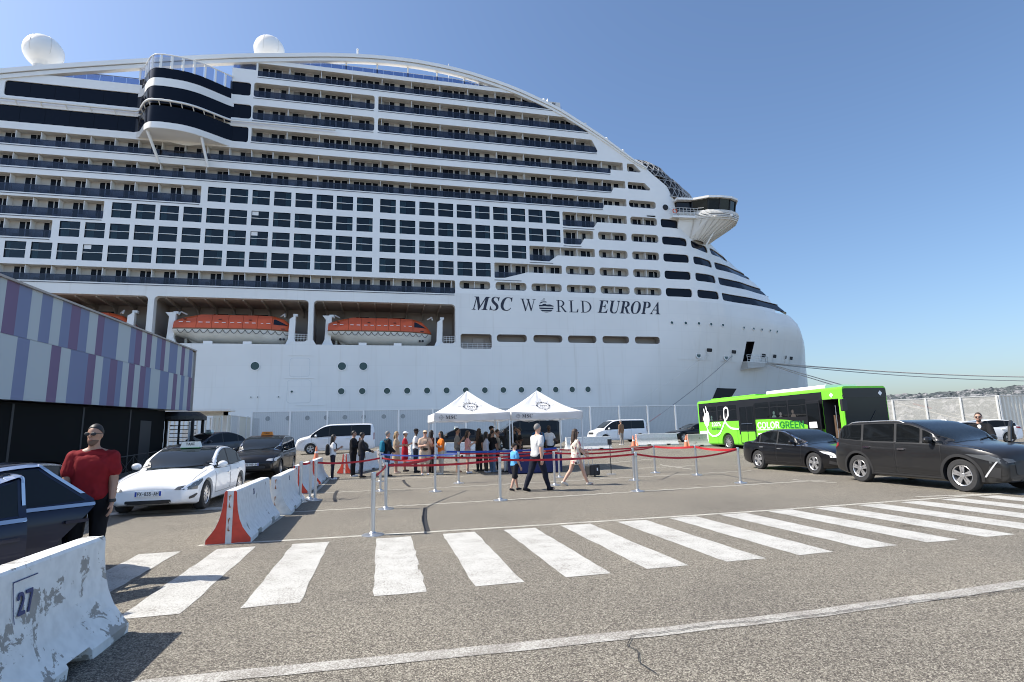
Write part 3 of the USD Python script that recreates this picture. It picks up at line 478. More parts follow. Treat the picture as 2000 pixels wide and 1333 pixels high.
ndoor = nwall = 0; rngd = np.random.default_rng(21); DRAPE = mat('drawn_drape', (.20, .19, .18), .8)
fills, rest_doors, railz = MB(), MB(), MB()
for row, poly, div, rail_end in B:
    x0, z0, x1, z1 = poly.bounds; lo, hi, rt = ROWS[row]; dep = 1.0 if x0 < 30 else .9
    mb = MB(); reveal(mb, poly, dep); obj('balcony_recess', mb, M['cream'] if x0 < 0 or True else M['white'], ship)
    if x0 > 30:
        mb = MB(); c = poly.exterior; v, f = shipmesh(poly.buffer(.05), dep); obj('cabin_wall', (v, f), M['cream'], ship)
    else:
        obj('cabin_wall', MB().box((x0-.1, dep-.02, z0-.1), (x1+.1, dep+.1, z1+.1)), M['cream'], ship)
    inside = [x for x in div if x0+.25 < x < x1-.25]
    for x in inside:
        oo = float(off(x, z0+.5))
        obj('balcony_divider', MB().box((x-.03, oo+.14, z0+.02), (x+.03, oo+dep-.03, z1-.02)), M['white'], ship)
    # doors
    edges = [x0] + inside + [x1]; upper = row in ('r1', 'r2', 'r3') or (row in ('r4', 'r5', 'r6') and x0 < -30)
    for a, b in zip(edges, edges[1:]):
        w = b-a
        if w < 1.3: continue
        if w > 3.2: spans = [(a+.35+.06*(int(a) % 3), .66), (a+1.15, .58), (a+w*.52, .64), (a+w*.74, .6)] if int(a*7) % 3 else [(a+.3, .64), (a+.98, .6), (a+w*.6, .66)]
        elif int(abs(a)*5) % 2: spans = [(a+w*.33, .68), (a+w*.33+.84, .44)]
        else: spans = [(a+w*.42, .5), (a+w*.42+.62, .6)]
        if row in ('r4', 'r5', 'r6') and a < -15.5: spans = [(q, ww*1.05) for q, ww in spans]
        for q, ww in spans:
            ww *= 1.07
            if q+ww > b-.05: continue
            if q+ww > x1-.4 and row in ('r1', 'r2', 'r3'): continue
            oo = float(off(q+ww/2, z0+.4)) if x0 > 30 else 0.0
            zt = z1-.05
            zb = lo+.03 if rail_end > -900 else z0-.0
            d = MB().box((q, oo+dep-.10, zb), (q+ww, oo+dep-.03, zt))
            dm_ = M['doorglass'] if rngd.random() > .14 else (M['recess'] if rngd.random() > .5 else DRAPE)
            if ndoor < 290:
                obj('balcony_door', d, dm_, ship); ndoor += 1
            else: rest_doors.mb(d)
            railz.box((q-.04, oo+dep-.13, zb), (q, oo+dep-.03, zt+.05)); railz.box((q+ww, oo+dep-.13, zb), (q+ww+.04, oo+dep-.03, zt+.05)); railz.box((q-.04, oo+dep-.13, zt), (q+ww+.04, oo+dep-.03, zt+.05))
    if rail_end > -900 and x0 < 20:
        fu = MB()
        for x in np.arange(x0+.6, min(x1, rail_end)-.6, 1.2):
            if rngd.random() < .55: h_ = rngd.uniform(.35, .62); fu.box((x, .35, lo), (x+rngd.uniform(.3, .5), .75, lo+h_))
        if fu.v: obj('deck_chairs', fu, M['recess'] if rngd.random() > .5 else M['steel'], ship, kind='stuff')
    # glass rail with its capping and a dark strip put in for the shadow gap under the slab edge
    if rail_end > -900:
        e = min(x1, rail_end)
        pan = [x for x in np.arange(x0+.02, e, 1.205)] + [e-.02]
        q = poly.intersection(sbox(x0-1, lo-.2, e, rt)).buffer(-.02)
        if row in ('r1', 'r2', 'r3'): q = q
        obj('balcony_glass', MB().prism(q, .05, .065, XZ), M['railglass'], ship)
        g = MB().box((x0, .035, rt-.02), (min(e, x1-(1.2 if row in ('r1', 'r2') else .1)), .085, rt+.025))
        for x in pan: g.box((x-.012, .04, lo+.03), (x+.012, .075, min(rt, z1)))
        obj('handrail', g, M['navy_line'], ship)
        obj('gutter_shadow_line', MB().box((x0-.02, -.03, lo-.21), (e-.1, 0.02, lo-.14)), M['navy_line'], ship)
    else:
        obj('handrail', MB().prism(soft(poly.buffer(-.03), .2).intersection(sbox(x0, z0, x1, z0+.1)), float(off((x0+x1)/2, z0))+.02, float(off((x0+x1)/2, z0))+.06, XZ), M['navy_line'], ship)
obj('door_frame', railz, M['whitemetal'], ship, kind='stuff')
if rest_doors.v: obj('far_balcony_door', rest_doors, M['doorglass'], ship, kind='stuff')

# square windows: recess, curtains, tinted pane and white transom
for k, (a, z0, b, z1) in enumerate(WIN):
    w = obj('window', MB().box((a, .10, z0), (b, .115, z1)), M['paneglass'], ship)
    mb = MB(); reveal(mb, sbox(a, z0, b, z1), .75); mb2 = MB()
    opened = RNG.random() < .06
    mb.box((a-.02, .76, z0-.02), (b+.02, .8, z1+.02)); obj('window_recess', mb, M['dark'], w)
    zt = z0 + (z1-z0)*.52
    obj('transom', MB().box((a, .04, zt-.03), (b, .12, zt+.03)).box((a, .05, z0), (b, .12, z0+.03)), M['white'], w)
    t = RNG.random()
    if t < .75:
        cwid = RNG.uniform(.25, .75); x = a+.03 if RNG.random() < .5 else b-.03-cwid; c = MB()
        nf = int(cwid/.06)
        for i in range(nf): c.box((x+i*cwid/nf, .33 + .03*(i % 2), z0+.03), (x+(i+1)*cwid/nf, .36+.03*(i % 2), z1-.03))
        obj('curtain', c, M['curtain'], w)
    if opened: obj('blind', MB().box((a+.05, .085, z1-.5), (a+.75, .098, z1-.03)), M['white'], w)
for p in LOUNGE:
    mb = MB(); reveal(mb, p, .15); obj('lounge_frame', mb, M['white'], ship)
    x0, z0, x1, z1 = p.bounds
    for a in np.arange(x0, x1, 2.4):
        q = p.intersection(sbox(a+.012, z0, a+2.4-.012, z1))
        if q.area > .05: obj('lounge_window', MB().prism(q, .12, .14, XZ), M['bulge'], ship)
    obj('lounge_backing', MB().box((x0-.1, .16, z0-.1), (x1+.1, .2, z1+.1)), M['dark'], ship)
for p in DARK:
    mb = MB(); reveal(mb, p, .2, .4); obj('bow_window_frame', mb, M['white'], ship)
    v, f = shipmesh(p.buffer(.06), .17, .5, .6); obj('bow_window', (v, f), M['bulge'], ship)
# mooring-deck openings
for p in MOOR + HATCH:
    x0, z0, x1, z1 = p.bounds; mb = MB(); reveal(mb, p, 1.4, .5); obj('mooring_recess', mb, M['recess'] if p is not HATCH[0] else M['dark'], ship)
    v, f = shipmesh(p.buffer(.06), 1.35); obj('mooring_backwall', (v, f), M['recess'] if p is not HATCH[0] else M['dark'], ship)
mb = MB()
for z in (12.15, 12.4, 12.65): mb.tube([(9.5, .05, z), (13.4, .05, z)], .025, 5)
for x in np.arange(9.7, 13.4, .62): mb.tube([(x, .05, 11.98), (x, .05, 12.68)], .02, 5)
obj('guard_rail', mb, M['whitemetal'], ship)
obj('mooring_door', MB().box((11.2, 1.2, 12.0), (12.6, 1.3, 13.5)), M['recess'], ship)
# promenade recess
for (a, b), p in zip(BAY, BAYP):
    mb = MB(); reveal(mb, p, .8); obj('bay_frame', mb, M['white'], ship)
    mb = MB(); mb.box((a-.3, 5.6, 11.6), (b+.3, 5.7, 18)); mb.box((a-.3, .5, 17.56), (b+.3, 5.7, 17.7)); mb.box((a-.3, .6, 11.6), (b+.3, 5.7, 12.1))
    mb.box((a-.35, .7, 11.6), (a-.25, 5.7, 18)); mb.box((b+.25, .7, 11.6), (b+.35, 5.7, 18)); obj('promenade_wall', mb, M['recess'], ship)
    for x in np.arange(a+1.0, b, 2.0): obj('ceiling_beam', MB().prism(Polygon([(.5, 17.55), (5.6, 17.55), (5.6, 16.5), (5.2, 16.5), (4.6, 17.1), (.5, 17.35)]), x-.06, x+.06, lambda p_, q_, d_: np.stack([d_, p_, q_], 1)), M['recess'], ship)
    for x in (a+4.6, a+6.9, a+9.2): obj('promenade_window', MB().box((x, 5.5, 16.1), (x+1.6, 5.59, 16.8)), M['dark'], ship)
    for x0 in (a+1.5, b-2.0):
        sg = 1 if x0 < (a+b)/2 else -1
        pf = [(x0-.9*sg, 12.3), (x0+.25*sg, 12.3), (x0+.45*sg, 13.2), (x0+1.15*sg, 16.0), (x0+.75*sg, 16.0), (x0-.1*sg, 13.4)]
        pf = [(x0-.55, 12.3), (x0+.75, 12.3), (x0+.45, 13.0), (x0+.5, 15.0), (x0+.5, 15.9), (x0-.55*sg, 15.9), (x0-.15, 15.4), (x0-.25, 13.0)]
        dv = obj('davit', MB().prism(Polygon(pf).convex_hull if False else Polygon(pf).buffer(0), .75, 1.3, XZ), M['white'], ship)
        t = MB().tube([(x0+.75*sg, 1.0, 15.7), (x0+.8*sg, 1.4, 16.1), (x0+1.3*sg, 1.9, 15.9)], .09, 6).box((x0+.2, .9, 15.75), (x0+.7, 1.4, 16.05)); obj('davit_hook', t, M['whitemetal'], dv)
    mb = MB()
    for z in (12.95, 13.2, 13.5): mb.tube([(b-1.4, .2, z), (b-.05, .2, z)], .03, 5)
    for x in np.arange(b-1.4, b, .33): mb.tube([(x, .2, 12.7), (x, .2, 13.5)], .025, 5)
    obj('guard_rail', mb, M['whitemetal'], ship)
    for x in (a+5.2, a+9.3): obj('cradle', MB().box((x, .05, 12.2), (x+.9, .4, 12.55)), M['white'], ship)
# portholes and shell doors
def port(x, z, r, frame=.07):
    o = float(off(x, z)); sl_ = float(off(x+.3, z)-off(x-.3, z))/.6
    mb = MB().lathe([(0, -.02), (r, -.02), (r, .05)], (0, 0, 0), 'y', 20); v, f = mb.mesh()
    v[:, 1] += o + v[:, 0]*sl_; v[:, 0] += x; v[:, 2] += z
    g = obj('porthole', (v, f), M['port'], ship)
    mb = MB().lathe([(r, .03), (r, -.05), (r+frame, -.05), (r+frame, .03)], (0, 0, 0), 'y', 20); v, f = mb.mesh(); v[:, 1] += o + v[:, 0]*sl_; v[:, 0] += x; v[:, 2] += z
    obj('porthole_frame', (v, f), M['white'], g)
for x in (-14.01, -4.56, -2.14): port(x, 9.72, .46)
for x in (-4.57, -2.21, .63, 2.98, 5.34, 7.7, 10.05, 12.42, 14.76, 17.08, 19.38, 21.59, 23.81, 25.96): port(x, 6.78, .36)
for x in (-16.6, -14.5, -12.4, -10.26, -8.2, -6.15, -4.09, -1.99, .3, 2.5): port(x, 3.77, .27)
for x, z in ((-14.27, 6.2), (-13.58, 6.2), (-11.37, 6.2), (-9.98, 6.78)): port(x, z, .13 if x > -11 and x < -9.9 else .07, .03)
for s_ in (38.66, 40.81, 42.9, 45.0, 47.15, 51.6, 53.7, 55.5, 57.4, 59.2): port(s_, 15.85, .2, .06)
for s_, z in ((42.9, 11.5), (48.2, 11.46)): port(s_, z, .36, .14)
for p in (rrect(-10.29, 8.5, -8.15, 10.64, .3), rrect(-10.47, 5.5, -7.94, 8.1, .3)):
    obj('shell_door', MB().prism(p, -.012, .02, XZ), M['hull'], ship)
    obj('door_seam', MB().prism(p.buffer(.035).difference(p.buffer(-.02)), -.006, .02, XZ), mat_seam if 'mat_seam' in globals() else M['steel'], ship)
for a, b, z in ((-10.6, -7.9, 10.95), (-10.8, -7.6, 8.32), (-21, -17.5, 4.0), (-9.5, -6.5, 5.2)): obj('weld_bead', MB().box((a, -.03, z), (b, .01, z+.04)), M['white'], ship)
# bow fairleads, shell hatch with its platform
for s_, z, w_ in ((44.3, 12.0, 1.0), (49.25, 12.0, 1.0), (56.05, 11.85, .95), (58.85, 11.9, .95), (62.3, 11.95, .4), (63.6, 11.9, .9)):
    p = rrect(s_, z, s_+w_, z+.5, .12); v, f = shipmesh(p, -.03, .3, .3); w = obj('fairlead', (v, f), M['dark'], ship)
    v, f = shipmesh(p.buffer(.12).difference(p), -.06, .3, .3); obj('fairlead_rim', (v, f), M['hull'], w)
    v, f = shipmesh(rrect(s_+.12, z-1.05, s_+.3, z-.14, .05), -.12, .3, .3); obj('roller', (v, f), M['hull'], w)
for a, b, z in ((39.5, 45.6, 10.82), (47.1, 50.7, 10.82)):
    v, f = shipmesh(sbox(a, z, b, z+.07), -.10); obj('rubbing_strake', (v, f), M['hull'], ship)
pl = thing('bow_platform', parent=ship)
of_ = lambda q: float(off(q, 11.0))
pp = Polygon([(51.7, of_(51.7)+.3), (57.0, of_(57)+.3), (57.3, of_(57.3)-.5), (56.2, of_(56.2)-1.0), (52.3, of_(52.3)-.75)])
obj('platform_floor', MB().prism(pp, 10.86, 10.98), M['hull'], pl)
c = np.array(pp.exterior.coords); mb = MB()
low = {0: 9.7, 1: 10.7, 2: 10.6, 3: 10.3, 4: 9.9}
for i in range(5):
    j = (i+1) % 5; mb.add([(*c[i], 10.9), (*c[j], 10.9), (*c[j], low[j]), (*c[i], low[i])], [[0, 1, 2, 3], [3, 2, 1, 0]])
obj('platform_skirt', mb, M['hull'], pl)
mb = MB()
for i in range(1, 4):
    a, b = c[i], c[i+1]
    for z in (11.3, 11.65, 11.95): mb.tube([(*a, z), (*b, z)], .03, 5)
    for t in np.linspace(0, 1, 4): q = a+(b-a)*t; mb.tube([(*q, 10.98), (*q, 11.97)], .03, 5)
obj('guard_rail', mb, M['whitemetal'], pl)
# lower hull opening near the waterline
v, f = shipmesh(P((46.0, 5.0), (49.8, 5.0), (51.3, 7.1), (46.95, 7.1)), -.03); obj('pilot_door', (v, f), M['dark'], ship)
# arch beam along the top edge, with its dark line and struts
xs_ = np.concatenate([np.linspace(-66, -5, 50), np.linspace(-4, 36.5, 60)]); zz = archz(xs_)
tn = np.gradient(zz, xs_); nx, nz = -tn/np.sqrt(1+tn*tn), 1/np.sqrt(1+tn*tn)
th = np.interp(xs_, [-66, -20, 0, 20, 30, 36.5], [1.15, 1.1, .95, .85, .6, .3])
def beam(y0, y1, t0, t1):
    mb = MB(); V = []
    for y in (y0, y1):
        for t in (t0, t1): V.append(np.stack([xs_-nx*th*t, np.full_like(xs_, y), zz-nz*th*t], 1))
    n = len(xs_); f = []
    for p_, q_ in ((0, 1), (1, 3), (3, 2), (2, 0)):
        for i in range(n-1): f.append([p_*n+i, p_*n+i+1, q_*n+i+1, q_*n+i])
    return mb.add(np.vstack(V), f)
ab = obj('arch_beam', beam(-.25, .55, 0, .5), M['white'], ship, smooth=30)
obj('arch_lower_flange', beam(-.12, .45, .56, 1.0), M['white'], ab, smooth=30)
obj('arch_groove', beam(-.08, .4, .5, .56), M['navy_line'], ab)
mb = MB().prism(P((-66, 35.5), (-41.8, 42.3), (-37.2, 43.0), (-18.2, 42.9), (-18.2, 42.6), (-66, 42.6)).buffer(0), .02, .06, XZ)
for x in (-5.0, -1.1, 2.85, 6.7, 10.4, 14.2):
    obj('arch_strut', MB().box((x-.1, .35, 48.05), (x+.1, .6, float(archz(x))-.5)), M['white'], ship)
obj('arch_strut', MB().box((-17.6, .6, 46.4), (-15.5, 1.0, 48.0)), M['white'], ship)
# wind screens of the top decks
for x in np.arange(-12.0, 14.5, 1.3): obj('wind_screen', MB().box((x+.02, .32, 48.1), (x+1.28, .34, 48.1+.8*np.clip((15.5-x)/6, .1, 1))), M['deckglass'], ship)
obj('screen_rail', MB().tube([(-12, .33, 48.93), (9, .33, 48.93), (14.2, .33, 48.35)], .035, 5), M['whitemetal'], ship)
for x in np.arange(-36.5, -28.5, 1.35): obj('wind_screen', MB().box((x+.02, .5, 42.95), (x+1.33, .52, 43.95)), M['deckglass'], ship)
obj('screen_rail', MB().tube([(-36.5, .51, 44.0), (-28, .51, 44.0)], .04, 5), M['navy_line'], ship)
obj('wind_screen', MB().box((-18.25, .3, 46.6), (-15.6, .33, 47.5)), M['deckglass'], ship)
obj('deck_lamp', MB().tube([(-3.6, .2, 50.3), (-3.6, .2, 51.2)], .12, 8).sphere((-3.6, .2, 51.3), .16, 1), M['whitemetal'], ship)
obj('mast', MB().tube([(8.6, 3, 50), (8.6, 3, 53)], .05, 6), M['whitemetal'], ship)
mb = MB()
for x, y, z in ((12.6, .6, 48.3), (14.6, .6, 48.1)): mb.bar((x-1, y, z+.1), (x+.3, y, z+1.2), .14).bar((x-1.1, y, z+1.3), (x+.5, y, z+1.15), .12).box((x-.2, y-.2, z-.2), (x+.4, y+.3, z+.7))
obj('crane', mb, M['whitemetal'], ship)
mb = MB()
for x in (21.5, 30.6, 33.0): mb.sphere((x, .1, float(archz(x))+.25), .22, 1).tube([(x, .1, float(archz(x))-.1), (x, .1, float(archz(x))+.2)], .08, 6)
obj('arch_light', mb, M['whitemetal'], ship)
obj('skylight', MB().prism(P((22.6, 47.2), (24.8, 47.0), (28.6, 44.2), (27.5, 44.0), (23.0, 46.6)), 2.0, 5.0, XZ), M['bulge'], ship)
# radomes
def radome(x, y, z, r):
    d = obj('radome', MB().sphere((x, y, z), r, 3), M['white'], ship, smooth=True)
    obj('radome_base', MB().lathe([(r*.5, -r*1.7), (r*.42, -r*1.0), (r*.62, -r*.78), (0, -r*.7)], (x, y, z), 'z', 20), M['white'], d)
    mb = MB()
    for a in (0.3, 1.35, 2.4): mb.tube([(x+r*1.003*math.cos(t)*math.cos(a), y+r*1.003*math.cos(t)*math.sin(a), z+r*1.003*math.sin(t)) for t in np.linspace(-.4, 3.6, 24)], .02, 4, False)
    obj('radome_seam', mb, M['cream'], d)
radome(-40.3, 4.0, 48.3, 2.0); radome(-15.5, 6.0, 53.7, 1.95)
# glass bay that bulges from the side: a smooth plan curve, swept up
bx = np.array([-28.2, -27.7, -27.0, -26.2, -25.4, -24.6, -22.8, -21.4, -20.2, -19.2, -18.4, -17.9])
by = -np.array([-.1, .15, 1.15, 2.25, 2.75, 2.8, 2.65, 2.2, 1.45, .72, .15, -.1])
tt = np.linspace(0, 1, 56); cs = np.concatenate([[0], np.cumsum(np.hypot(np.diff(bx), np.diff(by)))]); cs /= cs[-1]
px_, py_ = PchipInterpolator(cs, bx)(tt), PchipInterpolator(cs, by)(tt)
def sweep(z0, z1, o0=0.0, o1=0.0, a=0, b=56):
    mb = MB(); n = b-a; V = [np.c_[px_[a:b], py_[a:b]-o0, np.full(n, z0)], np.c_[px_[a:b], py_[a:b]-o1, np.full(n, z1)]]
    return mb.add(np.vstack(V), [[i, i+1, n+i+1, n+i] for i in range(n-1)])
def slab(z, o=0.0):
    return MB().prism(Polygon(list(zip(px_, py_-o)) + [(px_[-1], 1.0), (px_[0], 1.0)]).buffer(0), z-.02, z+.02)
bay = thing('glass_bay', parent=ship)
for k in range(0, 55, 5):
    b = min(56, k+6)
    obj('bay_window', sweep(36.95, 38.95, 0, 0, k, b), M['bulge'], bay, smooth=30); obj('bay_window', sweep(39.2, 41.35, 0, 0, k, b), M['bulge'], bay, smooth=30)
    obj('bay_window', sweep(42.35, 43.65, -.06, -.06, k, b), M['bulge'], bay, smooth=30)
    if b-k > 2: obj('bay_screen', sweep(43.65, 45.25, -.06, -.06, k, b-1), M['deckglass'], bay, smooth=30)
    obj('bay_mullion', MB().box((px_[k]-.09, py_[k]+.0, 43.6), (px_[k]+.09, py_[k]+.12, 45.3)), M['white'], bay)
bw = MB().mb(sweep(36.2, 36.95, .02, .02)).mb(slab(36.2)).mb(sweep(41.35, 42.35, .04, .04)).mb(slab(41.4)).mb(slab(42.3))
obj('bay_band', bw, M['white'], bay, smooth=30)
obj('bay_rail', MB().tube(np.c_[px_, py_, np.full(56, 45.3)], .07, 6), M['white'], bay, smooth=True)
rl = MB().tube(np.c_[np.r_[-66, -45, px_, -12, -6], np.r_[-.45, -.45, py_-.45, -.45, -.45], np.full(60, 39.35)], .13, 6)
obj('outer_handrail', rl, M['white'], bay, smooth=True)
mb = MB()
for i in range(6, 52, 5): mb.bar((px_[i], py_[i]-.4, 39.3), (px_[i], py_[i]+.05, 39.0), .08)
for x in np.arange(-64, -28.5, 2.41): mb.bar((x, -.4, 39.3), (x, 0.1, 38.9), .1)
obj('rail_bracket', mb, M['white'], bay)
for x0, x1 in ((-26.0, -25.3), (-20.6, -20.2)):
    obj('bay_prop', MB().tube([(x0-.1, -2.0 if x0 < -22 else -1.5, 36.2), (x1, -.15, 33.2)], .16, 8), M['white'], bay, smooth=True)
obj('bay_soffit', MB().prism(Polygon([(-25.5, 36.2), (-20.2, 36.2), (-22.4, 35.75), (-23.0, 35.75)]), -.1, -.04, XZ), M['white'], bay)
# glazed lounges over the bow: bands of triangular struts on dark glass
def lounge_band(name, rings):
    rows = []
    for s0, L, z, o0 in rings:
        g = np.linspace(0.0, 1, 40)**.8; o = np.interp(g, _gs, _os)*(1-o0/BEAM) + o0; s = s0+g*L; y = o
        rows.append(np.c_[np.r_[s, s[::-1][1:]], np.r_[y, (2*BEAM-y)[::-1][1:]], np.full(79, z)])
    mb = MB(); V = np.vstack(rows); n = 79
    mb.add(V, [[i*n+j, i*n+j+1, (i+1)*n+j+1, (i+1)*n+j] for i in range(len(rows)-1) for j in range(n-1)])
    g = obj(name, mb, M['dark'], ship, smooth=40); st = MB()
    k = 2
    for i in range(len(rows)-1):
        for j in range(0, 48, k):
            a, b, c_ = rows[i][j], rows[i][min(j+k, 78)], rows[i+1][min(j+k//2+(1), 78)]
            d_ = rows[i+1][max(j-k//2, 0)]
            for u, w in ((a, c_), (a, d_), (a, b)): st.bar(u-[0, .06, 0], w-[0, .06, 0], .085)
    obj('glazing_struts', st, mat('strut_grey', (.30, .31, .32), .5) if name+'x' not in M else M[name+'x'], g); M[name+'x'] = UsdShade.Material.Get(stage, '/World/Looks/strut_grey')
lounge_band('forward_lounge', [(36.9, 13.3, 37.6, .5), (36.8, 13.1, 38.6, .8), (36.6, 12.4, 39.8, 1.5), (36.2, 11, 40.9, 2.6), (35.8, 9, 41.6, 4.0)])
lounge_band('forward_lounge', [(39.0, 14.6, 34.5, .3), (38.9, 14.2, 35.9, .5), (38.7, 13.6, 37.2, .9), (38.4, 12.8, 38.2, 1.5)])
obj('lounge_roof', MB().prism(Polygon([(32, .9), (36.2, 1.5), (39.5, 6), (41.5, BEAM), (39.5, 41), (36.2, 45.5), (32, 46)]), 37.5, 37.6), M['white'], ship)
obj('lounge_screen', MB().prism(P((33.2, 38.9), (34.9, 38.9), (33.9, 40.9), (33.0, 41.0)), .9, 4.5, XZ), M['deckglass'], ship)
# bridge with its wing
br = thing('bridge', parent=ship)
fp = np.array([(41.0, 0.2), (43.2, .0), (44.9, -1.3), (46.6, -1.6), (48.3, -1.5), (49.6, -.9), (50.3, .5), (50.6, 2.5), (51.0, 8), (51.2, BEAM), (51.0, 39), (50.6, 44.5), (49.6, 47.9), (46.6, 48.6), (44.9, 48.3), (43.2, 47), (41, 46.8)])
fc = fp.mean(0)*[0, 0] + np.array([46.2, BEAM])
def ringz(sc, z, push=0.0):
    d = fp - np.array([46.0, BEAM]); L = np.linalg.norm(d, axis=1, keepdims=True); return np.c_[np.array([46.0, BEAM]) + d*(1+push/L), np.full(len(fp), z)]
def skin(r0, r1, i0=0, i1=None):
    n = len(r0); i1 = i1 or n; mb = MB()
    for i in range(i0, i1): j = (i+1) % n; mb.add([r0[i], r0[j], r1[j], r1[i]], [[0, 1, 2, 3]])
    return mb
wl, wh = ringz(1, 31.85, -.15), ringz(1, 33.75, .25)
for i in range(1, 14): obj('bridge_window', skin(wl*.96+wl[[(j+1) % 17 for j in range(17)]]*.04, wh*.96+wh[[(j+1) % 17 for j in range(17)]]*.04, i, i+1), M['windscreen'], br)
obj('bridge_wall', skin(ringz(1, 31.3, -.1), ringz(1, 31.9, -.18)).mb(skin(ringz(1, 32.0, -.3), ringz(1, 33.9, -.1))), M['blackglass'], br)
mb = MB()
for i in range(1, 14):
    mb.bar(wl[i]-[0, .03, 0], wh[i]-[0, .03, 0], .12)
obj('window_post', mb, M['black'], br)
rf = MB().prism(Polygon(ringz(1, 0, .45)[:, :2]).buffer(.2), 33.75, 34.05).prism(Polygon(ringz(1, 0, -.2)[:, :2]), 34.05, 34.3).prism(Polygon(ringz(1, 0, -.9)[:, :2]), 34.3, 34.42)
obj('bridge_roof', rf, M['white'], br)
sk = MB()
for k, z in enumerate(np.linspace(30.75, 32.0, 7)):
    r = ringz(1, z, .25+.35*math.sin(k/6*PI)); sk.tube(np.vstack([r, r[:1]]), .07, 5)
obj('wing_louvre', sk, M['white'], br)
lo_ = np.array([(40.8, 1.0), (43, 1.0), (44.2, 1.0), (45.0, 1.3), (45.8, 1.8), (46.3, 2.6), (46.9, 4.0), (47.4, 6), (48.5, 12), (49, BEAM), (48.5, 35), (47.4, 41), (46.3, 44.4), (45.8, 45.2), (45, 45.7), (43, 46), (40.8, 46)])
obj('wing_soffit', skin(np.c_[lo_, np.full(17, 28.4)], ringz(1, 30.9, .3)).mb(skin(ringz(1, 30.9, .3), ringz(1, 31.4, .0))), M['white'], br)
mb = MB()
for i in range(1, 8):
    for t in (0, .5):
        a = np.r_[lo_[i], 28.4]*(1-t)+np.r_[lo_[i+1], 28.4]*t; r = ringz(1, 30.9, .3); b = r[i]*(1-t)+r[i+1]*t; mb.bar(a-[0, .08, .05], b-[0, .08, .05], .08)
obj('soffit_rib', mb, M['cream'], br)
obj('bridge_house', MB().box((38.7, .9, 31.1), (44.8, 2*BEAM-.9, 34.1)), M['white'], br)
for x in (41.4, 42.2, 43.0): obj('bridge_door', MB().box((x, .86, 31.4), (x+.55, .9, 33.3)), M['doorglass'], br)
wk = MB().prism(Polygon([(39.5, .3), (39.8, -.5), (43.2, -.75), (44.6, -1.2), (44.6, 1), (39.5, 1)]), 31.0, 31.25); obj('walkway', wk, M['white'], br)
mb = MB()
for z in (31.7, 32.1, 32.45): mb.tube([(39.6, .2, z), (39.8, -.45, z), (43.2, -.7, z), (44.4, -1.1, z)], .03, 5)
for x in np.linspace(39.8, 43.6, 8): mb.tube([(x, -.45-(x-39.8)*.075, 31.25), (x, -.45-(x-39.8)*.075, 32.45)], .03, 5)
obj('guard_rail', mb, M['whitemetal'], br)
obj('lifebuoy', MB().mb((lambda q: q)(MB().tube([(40.1+.3*math.cos(a), -.55, 31.9+.3*math.sin(a)) for a in np.linspace(0, 2*PI, 17)], .07, 6, False))), M['orange'], br)
obj('wing_prop', MB().tube([(47.0, -.3, 30.4), (45.6, .9, 27.7)], .12, 6), M['white'], br)
obj('bridge_porthole', MB().lathe([(0, -.03), (.42, -.03), (.42, .1)], (39.0, 0, 32.6), 'y', 18), M['dark'], br)
obj('searchlight', MB().lathe([(0, -.4), (.22, -.35), (.22, 0), (0, .05)], (48.0, -1.9, 31.2), 'y', 12), M['white'], br)

# lettering on the bow
GLY = eval(GLYPHS)
def glyph(key):
    return unary_union([Polygon(r[0], r[1:]).buffer(0) for r in GLY[key][1]])
def roman(c):
    """Light serif capitals, 100 units high."""
    T, t, sf = 14, 4.5, 4.0
    st = lambda x: sbox(x, 0, x+T, 100)
    ser = lambda a, b, y: sbox(a, y, b, y+sf)
    if c == 'L': return unary_union([st(12), ser(0, 38, 0), ser(0, 38, 96), P((12, 0), (72, 0), (76, 30), (71, 30), (60, 5), (12, 5))])
    if c == 'D':
        o = affinity.scale(Point(0, 0).buffer(1, quad_segs=12), 62, 50); i = affinity.scale(Point(0, 0).buffer(1, quad_segs=12), 47, 45.5)
        o, i = (affinity.translate(q, 32, 50).intersection(sbox(20, -1, 200, 101)) for q in (o, i))
        return unary_union([o.difference(i), st(12), ser(0, 36, 0), ser(0, 36, 96), sbox(12, 95.5, 34, 100), sbox(12, 0, 34, 4.5)])
    if c == 'R':
        o = affinity.translate(affinity.scale(Point(0, 0).buffer(1, quad_segs=12), 36, 27), 34, 73).intersection(sbox(24, 0, 200, 101)); i = affinity.translate(affinity.scale(Point(0, 0).buffer(1, quad_segs=12), 23, 22.5), 32, 73).intersection(sbox(20, 0, 200, 101))
        return unary_union([o.difference(i), sbox(12, 95.5, 36, 100), sbox(12, 46, 36, 50.5), st(12), ser(0, 38, 0), ser(0, 38, 96), P((36, 48), (50, 48), (84, 4), (92, 4), (92, 0), (70, 0))])
    if c == 'W': return unary_union([P((6, 100), (20, 100), (42, 18), (38, -1), (34, -1)), P((36, -1), (40, -1), (66, 80), (62, 86)), P((52, 100), (66, 100), (90, 18), (85, -1), (81, -1)), P((83, -1), (87, -1), (116, 100), (110, 100)), ser(-2, 30, 96), ser(44, 76, 96), ser(98, 126, 96)])
def globe():
    c = Point(50, 45).buffer(50, quad_segs=20); out = []
    for a, b in ((-6, -2), (4, 17), (24, 36)): out.append(c.intersection(sbox(-5, a, 105, b)))
    out.append(c.intersection(P((0, 44), (0, 58), (20, 58), (28, 66), (45, 68), (52, 62), (75, 64), (100, 52), (100, 46), (60, 46), (40, 48))))
    out.append(c.buffer(2).intersection(P((0, 70), (0, 78), (30, 88), (50, 88), (54, 80), (30, 80), (10, 70))))
    out += [P((8, 90), (28, 102), (44, 102), (40, 97), (26, 97)), P((28, 108), (38, 114), (42, 112), (36, 108))]
    return unary_union([q.buffer(0) for q in out])
